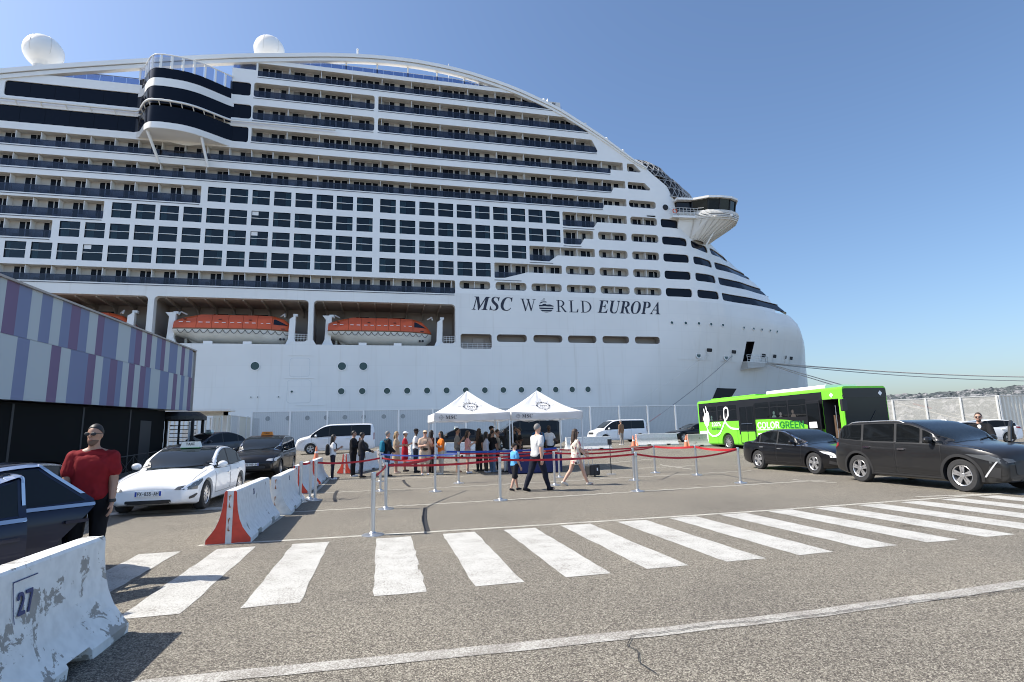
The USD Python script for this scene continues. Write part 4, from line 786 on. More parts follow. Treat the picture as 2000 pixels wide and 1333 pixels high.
def on_plane(pxx, z):                    # photo column -> ship coordinate on the flat side, for spacing the letters
    d = _f + (pxx-1000)/1074.125*_r; k = SHIP_Y/d[1]; return d[0]*k - 0.0*z
def letter(poly, x0, x1, z0, h):
    bx0, by0, bx1, by1 = poly.bounds; q = affinity.affine_transform(poly, [(x1-x0)/(bx1-bx0), 0, 0, h/100, x0-bx0*(x1-x0)/(bx1-bx0), z0])
    v, f = shipmesh(q, -.012); obj('letter', (v, f), M['name'], ship)
ZB, CH = 16.93, 1.72
def word(keys, x0, x1, z0, h, get):
    """Fits glyphs with their own advances between x0 and x1."""
    ps = [get(k) for k in keys]; adv, x = [], 0
    for k, p in zip(keys, ps): adv.append(x); x += (GLY[k][0] if k in GLY else p.bounds[2]+12)
    tot0, tot1 = ps[0].bounds[0], adv[-1]+ps[-1].bounds[2]; sc = (x1-x0)/(tot1-tot0)
    for a, p in zip(adv, ps): letter(p, x0+(a+p.bounds[0]-tot0)*sc, x0+(a+p.bounds[2]-tot0)*sc, z0, h)
word(['iM', 'iS', 'iC'], 10.9, 16.25, ZB, CH, glyph)
letter(roman('W'), 17.3, 19.35, ZB+.02, CH*.93); letter(globe(), 19.75, 21.75, ZB-.05, CH*.93)
letter(roman('R'), 22.1, 23.6, ZB, CH*.93); letter(roman('L'), 23.85, 25.15, ZB, CH*.93); letter(roman('D'), 25.5, 27.0, ZB, CH*.93)
word(['iE', 'iU', 'iR', 'iO', 'iP', 'iA'], 27.85, 37.0, ZB+.03, CH*1.0, glyph)

# lifeboats: each hangs in its bay
def lifeboat(x0, x1, label):
    L = x1-x0; lb = thing('lifeboat', label, 'lifeboat', ((x0+x1)/2, SHIP_Y+2.2, 12.25), group='lifeboats hanging in the promenade recess')
    u = np.linspace(-1, 1, 41); W = 2.15
    hw = W*(1-np.abs(u)**np.where(u > 0, 3.2, 8.0)*np.where(u > 0, .8, .12))           # bow to the right
    keel = np.interp(u, [-1, -.8, -.6, .6, .85, 1], [1.0, .75, .15, .02, .15, .9]); gun = np.full_like(u, 1.72)
    V, F, n = [], [], 0
    rings = []
    for i in range(41):
        k, g, w = keel[i], gun[i], hw[i]
        prof = [(0, k), (.12*w, k+.02), (.5*w, k+.32*(g-k)*.55), (.82*w, k+.45*(g-k)), (.96*w, k+.66*(g-k)), (w, g-.12), (w, g)]
        rings.append([(u[i]*L/2, -y, z) for y, z in prof[::-1]] + [(u[i]*L/2, y, z) for y, z in prof[1:]])
    m_ = len(rings[0]); v = np.vstack(rings); f = [[i*m_+j, (i+1)*m_+j, (i+1)*m_+j+1, i*m_+j+1] for i in range(40) for j in range(m_-1)]
    obj('boat_hull', MB().add(v, f).add(rings[0], [[0, i, i+1] for i in range(1, m_-1)]).add(rings[-1], [[0, i+1, i] for i in range(1, m_-1)]), M['boatwhite'], lb, smooth=35)
    top = np.interp(u, [-1, -.97, -.80, -.55, .62, .80, .97, 1], [2.75, 2.85, 3.2, 3.56, 3.56, 3.25, 2.3, 1.95])
    seg = [(-1, -.62), (-.62, -.37), (-.37, -.10), (-.10, .14), (.14, .38), (.38, .62), (.62, 1)]
    for si, (a, b) in enumerate(seg):
        uu = np.linspace(a+.003, b-.003, 12); R_ = []
        for t in uu:
            w, tp = np.interp(t, u, hw)*.985, np.interp(t, u, top); h = max(tp-1.75, .02)
            pr = [(w, 1.74), (w*.99, 1.75+h*.35), (w*.93, 1.75+h*.7), (w*.8, 1.75+h*.92), (w*.5, 1.75+h*.99), (0, 1.75+h)]
            R_.append([(t*L/2, -y, z) for y, z in pr] + [(t*L/2, y, z) for y, z in pr[::-1][1:]])
        mm = len(R_[0]); v = np.vstack(R_); f = [[i*mm+j, i*mm+j+1, (i+1)*mm+j+1, (i+1)*mm+j] for i in range(11) for j in range(mm-1)]
        q = MB().add(v, f).add(R_[0], [[0, i+1, i] for i in range(1, mm-1)]).add(R_[-1], [[0, i, i+1] for i in range(1, mm-1)])
        pn = obj('canopy_panel', q, M['orange'], lb, smooth=35)
        if si < 6:
            xx = (a+b)/2*L/2; obj('reflective_strip', MB().box((xx-.55, -np.interp((a+b)/2, u, hw)-.0, 2.42), (xx-.15, -np.interp((a+b)/2, u, hw)+.06, 2.48)).box((xx+.2, -np.interp((a+b)/2, u, hw)-.0, 2.42), (xx+.6, -np.interp((a+b)/2, u, hw)+.06, 2.48)), M['graphic'], pn)
        if si in (0, 2, 4): obj('canopy_vent', MB().box(((a+b)/2*L/2-.15, -np.interp((a+b)/2, u, hw)*.98-.02, 2.78), ((a+b)/2*L/2+.15, -np.interp((a+b)/2, u, hw)*.9, 2.84)), M['black'], pn)
    # steering window near the bow
    def sy(t, z):
        w, h = np.interp(t, u, hw)*.985, max(np.interp(t, u, top)-1.75, .05); return np.interp((z-1.75)/h, [0, .35, .7, .92, .99, 1], [w, w*.99, w*.93, w*.8, w*.5, 0])
    wv = []
    for t in np.linspace(.645, .885, 9):
        zu = 3.02 - max(0, t-.68)*3.0
        for q in np.linspace(0, 1, 6): z = 2.38+(max(zu, 2.4)-2.38)*q; wv.append((t*L/2, -sy(t, z)-.025, z))
    obj('steering_window', MB().add(wv, [[i*6+j, (i+1)*6+j, (i+1)*6+j+1, i*6+j+1] for i in range(8) for j in range(5)]), M['blackglass'], lb, smooth=40)
    obj('rubbing_band', MB().tube([(t*L/2, -w_-.02, 1.73) for t, w_ in zip(u, hw)], .06, 5), M['rust'], lb)
    rp = []
    for k in range(15):
        a, b = -.92+k*.123, -.92+(k+1)*.123
        for t in np.linspace(0, 1, 7): rp.append(((a+(b-a)*t)*L/2, -np.interp(a+(b-a)*t, u, hw)-.03, 1.62-.42*math.sin(PI*t)))
    obj('grab_line', MB().tube(rp, .028, 4), M['black'], lb)
    obj('skeg', MB().prism(P((-L*.36, .1), (-L*.2, .1), (-L*.28, .75), (-L*.42, .9)), -.1, .1, XZ).box((-L*.44, -.25, .1), (-L*.42, .25, .9)), M['boatwhite'], lb)
    for x in (L*.38, L*.41): obj('thruster', MB().lathe([(0, -.03), (.14, -.03), (.14, .1)], (x, -1.2, .75), 'y', 10), M['black'], lb)
    obj('bow_lettering', MB().box((L*.36, -np.interp(.78, u, hw)-.02, 1.9), (L*.42, -np.interp(.78, u, hw)+.05, 1.98)), M['ink'], lb)
lifeboat(-22.8, -10.1, 'orange and white lifeboat fully in view nearest the striped wall')
lifeboat(-6.3, 6.0, 'orange and white lifeboat in the recess nearest the ship name')
lifeboat(-39.6, -26.9, 'orange and white lifeboat half hidden behind the striped wall roof')
# ------------------------------------------------------------ hills across the bay
def hills():
    n_, m_ = 420, 46; az = np.radians(np.linspace(36, 100, n_)); V = []
    crest = np.interp(np.degrees(az), [36, 44, 47, 49, 51.6, 53.2, 55, 58, 64, 75, 100], [1.7, 2.1, 2.42, 2.40, 2.36, 2.5, 2.62, 2.7, 3.2, 3.6, 3.0])
    for j in range(m_):
        t = j/(m_-1); d = 1500 + 700*t
        p = np.stack([az*9, np.full(n_, t*2.2), np.zeros(n_)], 1)
        h = np.tan(np.radians(crest))*2200*(t**.75)
        h = h + (meshkit.fbm(p*6, 5, 3)-.5)*34*t**.5*(1.15-t) + (meshkit.fbm(p*26, 3, 5)-.5)*16*(t > 0) + (meshkit.noise(np.stack([az*170, np.full(n_, t*40), np.zeros(n_)], 1), 2)-.5)*9*(t > .02)
        V.append(np.stack([d*np.sin(az), d*np.cos(az), np.where(t == 0, -6, h-3)], 1))
    f = [[j*n_+i, j*n_+i+1, (j+1)*n_+i+1, (j+1)*n_+i] for j in range(m_-1) for i in range(n_-1)]
    b = MB().add(np.vstack(V), f); e = V[-1]; b.add(np.vstack([e, e*[1.2, 1.2, 0]]), [[i, i+1, n_+i+1, n_+i] for i in range(n_-1)]); return b
rock = usdkit.material(stage, '/World/Looks/hill_rock', {'g': ('geometry', {}), 'n': ('noise_texture', {'scale': 0.028, 'detail': 9.0, 'roughness': 0.7}), 'r': ('rgb_ramp', {'ramp': [(0.0, (0.035, 0.045, 0.05)), (0.51, (0.055, 0.065, 0.065)), (0.56, (0.23, 0.225, 0.225)), (1.0, (0.32, 0.31, 0.30))]}), 'p': ('principled_bsdf', {'roughness': 0.9})},
    [('g.position', 'n.vector'), ('n.fac', 'r.fac'), ('r.color', 'p.base_color')], surface='p.BSDF')
obj('hills', hills(), rock, kind='structure')

# ------------------------------------------------------------ terminal building with its striped wall
WX = -10.9
term = thing('terminal_building', 'terminal building with corrugated grey, blue and plum stripes over a black base', 'building', (0, 0, 0))
def wz(n, z0): return z0 + (n-19.2)*(0.0223)
PANC = {'W': mat('panel_grey', (0.47, 0.50, 0.51), 0.5), 'B': mat('panel_blue', (0.20, 0.225, 0.35), 0.5), 'P': mat('panel_plum', (0.19, 0.125, 0.22), 0.5)}
def wall_n(pxx, pyy):
    d = _f + (pxx-1000)/1074.125*_r + (666.5-pyy)/1074.125*_u; return d[1]*WX/d[0]
kk = 3.6025
TOP = [(0, 'W'), (50, 'P'), (138, 'B'), (228, 'W'), (300, 'B'), (375, 'W'), (442, 'B'), (505, 'P'), (570, 'B'), (630, 'W'), (690, 'P'), (737, 'B'), (835, 'W'), (920, 'B'), (958, 'P'), (1000, 'W'), (1033, 'P'), (1070, 'W'), (1105, 'B'), (1138, 'P'), (1165, 'W'), (1195, 'B'), (1250, 'W'), (1278, 'P'), (1302, 'W'), (1330, 'B'), (1355, None)]
BOT = [(0, 'W'), (70, 'B'), (160, 'W'), (318, 'P'), (388, 'W'), (458, 'B'), (585, 'P'), (640, 'W'), (693, 'B'), (745, 'P'), (797, 'B'), (835, 'W'), (880, 'P'), (922, 'W'), (962, 'P'), (1002, 'B'), (1038, 'W'), (1105, 'B'), (1168, 'W'), (1200, 'P'), (1228, 'W'), (1255, 'B'), (1280, 'W'), (1308, 'P'), (1333, None)]
def strip(n0, n1, z0, z1, m):
    n0, n1 = n0+.006, n1-.006; k = max(2, int(round((n1-n0)/.085))); y = np.linspace(n0, n1, 2*k+1); x = WX + np.where(np.arange(2*k+1) % 2 == 0, 0, .032)
    a = np.c_[x, y, wz(y, z0)]; b = np.c_[x, y, wz(y, z1)]; n = len(y)
    mb = MB().add(np.vstack([a, b]), [[i, i+1, n+i+1, n+i] for i in range(n-1)]); obj('wall_panel', mb, PANC[m], term)
def mid_z(n): return 4.72
rngp = np.random.default_rng(5)
for lst, z0, z1, yl in ((TOP, 4.86, 6.46, lambda x: 543+x/kk*.385), (BOT, 2.93, 4.85, lambda x: 780+x/kk*.061)):
    e = [(wall_n(x/kk, yl(x)), c) for x, c in lst]; y = e[0][0]
    while y > 7:
        w = rngp.choice([.5, .5, .8]); strip(y-w, y, z0, z1, rngp.choice(list('WBP'))); y -= w
    for (a, c), (b, _) in zip(e, e[1:]): strip(a, b, z0, z1, c)
blk = mat('black_cladding', (0.006, 0.0065, 0.007), 0.75, spec=.12)
NE = 36.1
def prismN(poly, x0, x1): return MB().prism(poly, x0, x1, lambda a, b, d: np.stack([d, a, b], 1))
obj('wall', prismN(Polygon([(6, -.2), (33.4, 0.2), (33.4, wz(33.4, 2.9)), (6, wz(6, 2.9))]), WX-30, WX-.45), blk, term)
obj('upper_wall', prismN(Polygon([(6, wz(6, 2.94)), (NE, wz(NE, 2.94)), (NE, wz(NE, 6.4)), (6, wz(6, 6.4))]), WX-30, WX-.03), M['steel'], term)
obj('roof_edge', prismN(Polygon([(6, wz(6, 6.46)), (NE, wz(NE, 6.46)), (NE, wz(NE, 6.53)), (6, wz(6, 6.53))]), WX-30.2, WX+.10), M['recess'], term)
obj('corner_trim', MB().box((WX-.2, NE-.02, wz(NE, 2.92)), (WX+.05, NE+.05, wz(NE, 6.46))), M['recess'], term)
for y in (20.6, 24.9, 29.1): obj('base_seam', MB().box((WX-.47, y, .1), (WX-.435, y+.12, wz(y, 2.85))), M['black'], term)
obj('doorway', MB().box((WX-.46, 30.3, .3), (WX-.43, 31.6, 2.6)), M['black'], term)
# railing along the base
rail = thing('railing', 'black iron railing with crossed bars in front of the black wall base', 'railing')
ya, yb, xr = 16.0, 33.0, WX+1.1
for z in (.95, .15): obj('rail', MB().tube([(xr, y, gz(y)+z) for y in np.linspace(ya, yb, 12)], .022, 6), M['black'], rail)
for y in np.arange(ya, yb+.1, 1.4):
    obj('post', MB().tube([(xr, y, gz(y)), (xr, y, gz(y)+1.0)], .025, 6), M['black'], rail)
    if y < yb-1: obj('cross_bar', MB().tube([(xr, y, gz(y)+.15), (xr, y+1.4, gz(y)+.95)], .014, 5).tube([(xr, y+1.4, gz(y)+.15), (xr, y, gz(y)+.95)], .014, 5), M['black'], rail)
# turnstile and gate at the end of the wall
ts = thing('turnstile', 'tall black full height turnstile at the end of the black wall', 'turnstile', (-11.1, 34.9, float(gz(34.9))))
for x in (-.95, .95):
    for y in (-.9, .9): obj('post', MB().box((x-.07, y-.07, 0), (x+.07, y+.07, 2.35)), M['black'], ts)
obj('hood', MB().lathe([(1.35, 2.3), (1.35, 2.5), (1.0, 2.75), (0, 2.8)], (0, 0, 0), 'z', 24), M['black'], ts)
obj('rotor', MB().tube([(0, 0, 0), (0, 0, 2.3)], .06, 8), M['black'], ts)
for k in range(9):
    for a in (0.3, 0.3+2*PI/3, .3+4*PI/3): obj('arm', MB().tube([(0, 0, .25+k*.22), (.85*math.cos(a), .85*math.sin(a), .25+k*.22)], .02, 5), M['black'], ts)
obj('side_panel', MB().box((.75, -.9, .2), (.8, -.2, 2.2)), M['graphic'], ts)
gt = thing('security_gate', 'white steel gate frame with barred door and a stop sign beside the turnstile', 'gate', (-12.3, 42.5, .5))
obj('frame', MB().box((1.55, -.12, 0), (1.8, .12, 3.1)).box((-2.4, -.12, 2.75), (1.8, .12, 3.0)).box((-2.4, -.12, 0), (-2.2, .12, 3)), M['whitemetal'], gt)
obj('canopy', MB().box((-3.2, -1.6, 3.0), (2.2, .4, 3.12)), M['whitemetal'], gt)
for x in np.arange(-2.1, 1.5, .28): obj('bar', MB().box((x, -.03, .1), (x+.06, .03, 2.6)), M['whitemetal'], gt)
obj('crossbar', MB().box((-2.2, -.05, 1.1), (1.55, .05, 1.2)), M['whitemetal'], gt)
obj('notice', MB().box((-.9, -.1, 1.25), (.0, -.06, 1.85)), M['graphic'], gt)
obj('stop_sign', MB().lathe([(0, -.14), (.28, -.14), (.28, -.1)], (-.4, 0, .8), 'y', 8), M['red'], gt)

# ------------------------------------------------------------ translucent security fence
mesh_m = usdkit.material(stage, '/World/Looks/fence_mesh', {'g': ('geometry', {}), 'sx': ('separate_xyz', {}), 'ad': ('math', {'math_type': 'add'}), 'mu': ('math', {'math_type': 'multiply', 'value2': 42.0}), 'si': ('math', {'math_type': 'sine'}), 'r': ('map_range', {'from_min': -1.0, 'from_max': 1.0, 'to_min': 0.54, 'to_max': 0.66}),
    't': ('transparent_bsdf', {'color': (.95, .95, .95)}), 'd': ('principled_bsdf', {'base_color': (0.30, 0.30, 0.29), 'roughness': 0.6}), 'm': ('mix_closure', {})},
    [('g.position', 'sx.vector'), ('sx.x', 'ad.value1'), ('sx.y', 'ad.value2'), ('ad.value', 'mu.value1'), ('mu.value', 'si.value1'), ('si.value', 'r.value'), ('r.result', 'm.fac'), ('t.BSDF', 'm.closure1'), ('d.BSDF', 'm.closure2')], surface='m.closure')
mesh_light = usdkit.material(stage, '/World/Looks/fence_mesh_pale', {'t': ('transparent_bsdf', {'color': (.95, .95, .95)}), 'd': ('principled_bsdf', {'base_color': (0.62, 0.60, 0.54), 'roughness': 0.6}), 'm': ('mix_closure', {'fac': 0.6})},
    [('t.BSDF', 'm.closure1'), ('d.BSDF', 'm.closure2')], surface='m.closure')
fcream = mat('fence_cream', (0.66, 0.63, 0.55), 0.6)
def fence(a, b, n, h, label, cream=(), low=0.75, mm0=None):
    a, b = np.array(a, float), np.array(b, float); ft = thing('security_fence', label, 'fence', (0, 0, 0))
    d = (b-a)/np.linalg.norm(b-a); nrm = np.array([-d[1], d[0]])
    for k in range(n+1):
        q = a+(b-a)*k/n; z = float(gz(q[1])); obj('post', MB().bar((*q, z), (*q, z+h+.05), .13, .13, up=(*nrm, 0)), M['whitemetal'], ft)
        if k < n:
            r = a+(b-a)*(k+1)/n; z2 = float(gz(r[1])); off_ = nrm*.07
            mm = fcream if k in cream else (mm0 or mesh_m); N = 16 if k in cream else 1
            v, f = [], []
            for i in range(N+1):
                t = i/N; w = q+(r-q)*t + nrm*(.04*(i % 2) if N > 1 else 0); v += [(*w, z+low*.0+.05), (*w, z+h)]
            obj('mesh_panel', MB().add(v, [[2*i, 2*i+2, 2*i+3, 2*i+1] for i in range(N)]), mm, ft)
            obj('top_rail', MB().bar((*q, z+h), (*r, z2+h), .06, .06), M['whitemetal'], ft)
    return ft
fence((-10.5, 50.0), (46.5, 50.0), 19, 3.3, 'long grey translucent mesh fence with white posts between vans and ship')
fence((-12.6, 46.5), (-12.1, 61.0), 6, 3.1, 'cream corrugated fence running from the white gate to the quay', cream=(0, 1, 3, 4))
fence((46.9, 50.0), (57.4, 40.9), 5, 3.35, 'bright mesh fence with ropes behind it at the right, beyond the suited man', low=.7, mm0=mesh_light)
fence((57.6, 40.8), (66.0, 38.5), 3, 3.35, 'ribbed cream fence at the far right edge behind the white cars', cream=(0, 1, 2))
obj('quay_store', MB().box((47.5, 53, .4), (50.5, 55, 2.9)), M['recess']); tag(stage.GetPrimAtPath('/World/quay_store'), 'brown shed standing behind the bright fence to the right of the bus', 'shed')

# ------------------------------------------------------------ concrete barriers
HB = 0.80
def barrier_profile(t=0.0):
    h = [(.325, 0), (.325, .07), (.27, .14), (.20, .24), (.15, .36), (.118, .5), (.10, .66), (.092, .775), (.075, .80)]
    return h
def make_barrier(L, m, endm=None, end_both=False, name='concrete_barrier', label=None, loc=(0, 0, 0), rot=0, group=None):
    """Jersey barrier along local y, from 0 to L."""
    t = thing(name, label, 'barrier', loc, rot, group)
    hp = barrier_profile(); ring = hp + [(-x, z) for x, z in hp[::-1]]
    base = Polygon(ring)
    man = lambda mb: manifold3d.Manifold(manifold3d.Mesh(np.asarray(mb[0], np.float32), np.asarray(mb[1], np.uint32)))
    e = trimesh.creation.extrude_polygon(base, L, engine='earcut'); v = np.array(e.vertices); v = v[:, [0, 2, 1]]; f = np.array(e.faces)[:, ::-1]
    b = man((v, f))
    for y in (.62, L-.62-.32):
        c = MB().prism(Polygon([(y-.04, -.1), (y, .095), (y+.32, .095), (y+.36, -.1)]), -.6, .6, lambda a, bb, d: np.stack([d, a, bb], 1)); b = b - man(fixm(c))
    q = b.refine_to_length(.16); mm = q.to_mesh(); vv = np.array(mm.vert_properties[:, :3], float)
    nz_ = (meshkit.fbm(vv*5.0+np.array(loc), 3, 4)-.5)*.012; vv[:, 0] += nz_*(np.abs(vv[:, 0]) > .05)
    obj('body', (vv, mm.tri_verts), m, t, smooth=32)
    for end in ((0, 1) if end_both else (0,)):
        y0 = -.004 if end == 0 else L+.004; s_ = -1 if end == 0 else 1
        if endm is not None:
            for sg in (1, -1):
                half = Polygon([(sg*.045, .01)] + [(sg*(x-.004), max(z, .012)) for x, z in hp] + [(sg*.045, .79)]).buffer(0)
                vq, fq = tri(half); obj('red_end', (np.c_[vq[:, 0], np.full(len(vq), y0), vq[:, 1]], fq if end == 0 else fq[:, ::-1]), endm, t)
        for z in (.2, .55):
            lp = MB().tube([(0, y0, z), (0, y0+s_*.05, z+.01), (0, y0+s_*.06, z+.09), (0, y0+s_*.05, z+.17), (0, y0, z+.18)], .012, 6); obj('lifting_loop', lp, M['rust'], t)
    return t
def fixm(mb):
    v, f = mb.mesh(); m_ = trimesh.Trimesh(v, f, process=True); trimesh.repair.fix_normals(m_); return np.array(m_.vertices), np.array(m_.faces)
b27 = make_barrier(3.25, M['barrier27'], None, label='peeling white concrete barrier numbered 27 in the left foreground', loc=(-2.40, 2.40, 0), rot=0)
def text_on(txt, h, parent, m, fn, name='lettering', bold=True, depth=.004):
    t = meshkit.text_mesh(txt, h, depth, bold=bold); v = np.array(t.vertices); return obj(name, (fn(v), t.faces), m, parent)
navy = mat('stencil_blue', (0.02, 0.035, 0.12), 0.6)
def on_b(v, y0, z0):            # lettering on the barrier's right side, reading towards +y
    z = v[:, 1]+z0; hp = np.array(barrier_profile()); x = np.interp(z, hp[:, 1], hp[:, 0]); return np.stack([x+.006+v[:, 2], v[:, 0]+y0, z], 1)
text_on('27', .135, b27, navy, lambda v: on_b(v*[.78, 1, 1], 2.03, .50), 'number')
obj('stencil_frame', MB().add(on_b(np.array([(0, z_, 0) for z_ in np.linspace(.46, .72, 8)] + [(.008, z_, 0) for z_ in np.linspace(.46, .72, 8)]), 2.0, 0), [[i, 8+i, 9+i, 1+i] for i in range(7)]).add(on_b(np.array([(0, .712, 0), (.27, .712, 0), (.27, .72, 0), (0, .72, 0)]), 2.0, 0), [[0, 1, 2, 3]]), navy, b27)
b2 = make_barrier(2.92, M['barrier'], M['red'], label='white concrete barrier with red painted end beside the crosswalk', loc=(-2.28, 9.68, 0), rot=.02)
b3 = make_barrier(2.85, M['barrier'], None, label='white concrete barrier directly behind the red ended one', loc=(-2.14, 12.75, 0), rot=.03)
def mark(b, t, y): text_on(t, .1, b, navy, lambda v: on_b(v*[.6, 1, 1], y, .62), 'number', False)
mark(b2, '26', 1.2); mark(b3, '25', 1.3)
gb = 'white barriers of the waiting line'
make_barrier(2.85, M['barrier'], M['red'], label='white barrier with red end just behind the two left posts', loc=(-2.35, 17.2, 0.0))
make_barrier(2.85, M['barrier'], M['red'], label='white barrier with red end behind the woman with long dark hair', loc=(-2.3, 20.3, float(gz(20.3))))
make_barrier(2.9, M['barrier'], M['red'], True, label='white barrier with red and white end behind the man in dark leather jacket', loc=(-1.45, 24.2, float(gz(25))), rot=-.42)
make_barrier(2.9, M['barrier'], None, label='white barrier behind the people in red and beige dresses', loc=(-.1, 27.0, float(gz(28))), rot=-.5)
make_barrier(2.6, M['barrier'], None, label='white barrier behind the man with the black cap and white shirt', loc=(1.45, 29.6, float(gz(30.5))), rot=-.85)
make_barrier(3.0, M['barrier'], None, label='low white barrier in front of the black car under the left tent', loc=(3.5, 31.3, float(gz(31.5))), rot=-1.5)
make_barrier(3.0, M['barrier'], None, label='white barrier right of the right tent, behind the suitcase', loc=(11.3, 33.4, float(gz(33.4))), rot=-1.55)
orange_end = mat('barrier_orange', (0.70, 0.22, 0.12), 0.6)
make_barrier(3.0, M['barrier'], orange_end, label='white barrier beside the man in brown, scribbled with dark graffiti', loc=(17.15, 35.6, float(gz(35.6))), rot=-1.62)
make_barrier(2.9, M['barriergrey'], orange_end, label='grey concrete barrier at the rear corner of the green bus', loc=(19.6, 33.1, float(gz(33.1))), rot=-1.72)
make_barrier(3.0, M['barrier'], None, label='cream white barrier behind the suited man at the right edge', loc=(21.4, 18.6, 0), rot=-1.2)
make_barrier(3.0, M['barrier'], None, label='white barrier seen past the windscreen of the grey car', loc=(18.4, 20.2, 0), rot=-1.3)
gr = MB(); g_ = np.random.default_rng(3)
for k in range(30):
    a = g_.uniform(.3, 2.5); z = g_.uniform(.25, .7); gr.add(on_b(np.array([(0, 0, 0), (.02, .0, 0), (.02+g_.normal(0, .07), g_.uniform(.04, .16), 0), (g_.normal(0, .07), g_.uniform(.04, .16), 0)]), a, z), [[0, 1, 2, 3]])
# ------------------------------------------------------------ stanchions and belts
POST = [(-.11, 9.6), (.12, 12.79), (1.5, 15.99), (2.78, 13.22), (2.47, 18.26), (6.47, 13.53), (9.94, 14.14), (10.39, 17.11), (9.7, 18.74), (7.75, 16.39), (-1.95, 15.05), (-1.62, 15.3), (5.05, 16.1), (6.05, 18.72), (-.02, 20.3), (.0, 16.9), (-1.78, 15.6)]
desc = ['nearest steel belt post, alone at the crosswalk line', 'steel belt post just behind the nearest one', 'steel belt post at the left tent pole', 'steel belt post in front of the tents, left of the boy', 'steel belt post beside the man in grey t-shirt', 'thick steel belt post at the right, first behind the zebra', 'rightmost steel belt post, near the black sedan', 'steel belt post before the green bus wheel', 'steel belt post at the far corner of the red belts',
        'steel belt post directly behind the thick right one', 'leftmost steel belt post at the red barrier end', 'steel belt post second from the left', 'steel belt post between the grey haired man and the woman', 'steel belt post behind the walking woman', 'steel belt post at the man with teal backpack', 'steel belt post right of the leather jacket man', 'steel belt post half hidden behind the two left ones']
def make_post(label, loc):
    t = thing('belt_post', label, 'belt post', loc, 0, 'steel posts of the queue barrier')
    obj('base', MB().lathe([(0, 0), (.18, 0), (.18, .012), (.16, .022), (.06, .038), (.04, .06), (0, .06)], (0, 0, 0), 'z', 28), M['steel'], t, smooth=30)
    obj('pole', MB().lathe([(.035, .05), (.035, .88), (.04, .885), (.04, .89)], (0, 0, 0), 'z', 20), M['steel'], t, smooth=30)
    h = obj('belt_head', MB().lathe([(.036, .89), (.042, .895), (.042, .985), (.036, 1.0), (0, 1.0)], (0, 0, 0), 'z', 20), M['steel'], t, smooth=30)
    obj('belt_slot', MB().box((-.046, -.012, .91), (.046, .012, .97)), M['black'], h)
    return t
p0 = None
for (x, y), l in zip(POST, desc):
    z = float(gz(y))
    if p0 is None: p0 = make_post(l, (x, y, z))
    else: copy(p0, (x, y, z), 0, l, 'steel posts of the queue barrier')
def belt(i, j, m='redbelt', sag=.06, w=.05, label=None, z=.94):
    a, b = POST[i] if isinstance(i, int) else i, POST[j] if isinstance(j, int) else j
    a, b = np.array(a), np.array(b); d = (b-a)/np.linalg.norm(b-a); a, b = a+d*.043, b-d*.043; V = []
    for t in np.linspace(0, 1, 15):
        q = a+(b-a)*t; zz_ = float(gz(q[1])) + z - sag*4*t*(1-t); tw = .012*math.sin(t*9+i if isinstance(i, int) else t*7)
        V += [(q[0]+tw*d[1], q[1]-tw*d[0], zz_-w/2), (q[0], q[1], zz_+w/2)]
    nn = np.array([-d[1], d[0], 0])*.0012; V = np.array(V); V2 = np.vstack([V-nn, V+nn]); n = len(V)
    f = [[2*k, 2*k+2, 2*k+3, 2*k+1] for k in range(14)]; f2 = [[q+n for q in r[::-1]] for r in f]
    ed = [[2*k+1, 2*k+3, n+2*k+3, n+2*k+1] for k in range(14)] + [[2*k, n+2*k, n+2*k+2, 2*k+2] for k in range(14)]
    obj('barrier_belt', MB().add(V2, f+f2+ed), M[m], None, label=label, cat='belt', group='belts of the queue barrier')
belt(11, 15, label='red belt from the second left post to the leather jacket man'); belt(15, 2, label='red belt crossing in front of the beige shirt man', sag=.08)
belt(0, 1, label='short red belt between the two nearest posts', sag=.04); belt(1, 3, label='lowest red belt running to the post left of the boy', sag=.05)
belt(3, 5, label='long red belt in front of the walking family', sag=.05); belt(5, 6, label='thin red belt sagging to the rightmost post', sag=.16)
belt(6, 7, label='wide red belt beside the black sedan', sag=.05, w=.07); belt(7, 8, label='wide red belt before the green bus', sag=.04, w=.07); belt(8, 9, label='red belt behind the thick right post', sag=.03)
belt(9, 12, label='red belt behind the woman in floral dress', sag=.06); belt(12, 2, label='middle red belt behind the boy', sag=.06); belt(2, 1, label='red belt from the tent pole post to the near pair', sag=.05)
belt(13, 8, label='far red belt at the suitcase', sag=.05); belt(13, 4, label='far red belt under the tents', sag=.05); belt(4, 14, 'bluebelt', label='blue belt under the left tent', sag=.06)
belt((2.3, 20.6), (6.6, 20.5), 'bluebelt', label='blue belt at the counter under the right tent', sag=.05, w=.07)
belt(10, 16, label='short red belt at the leftmost posts', sag=.02)
"""spare"""
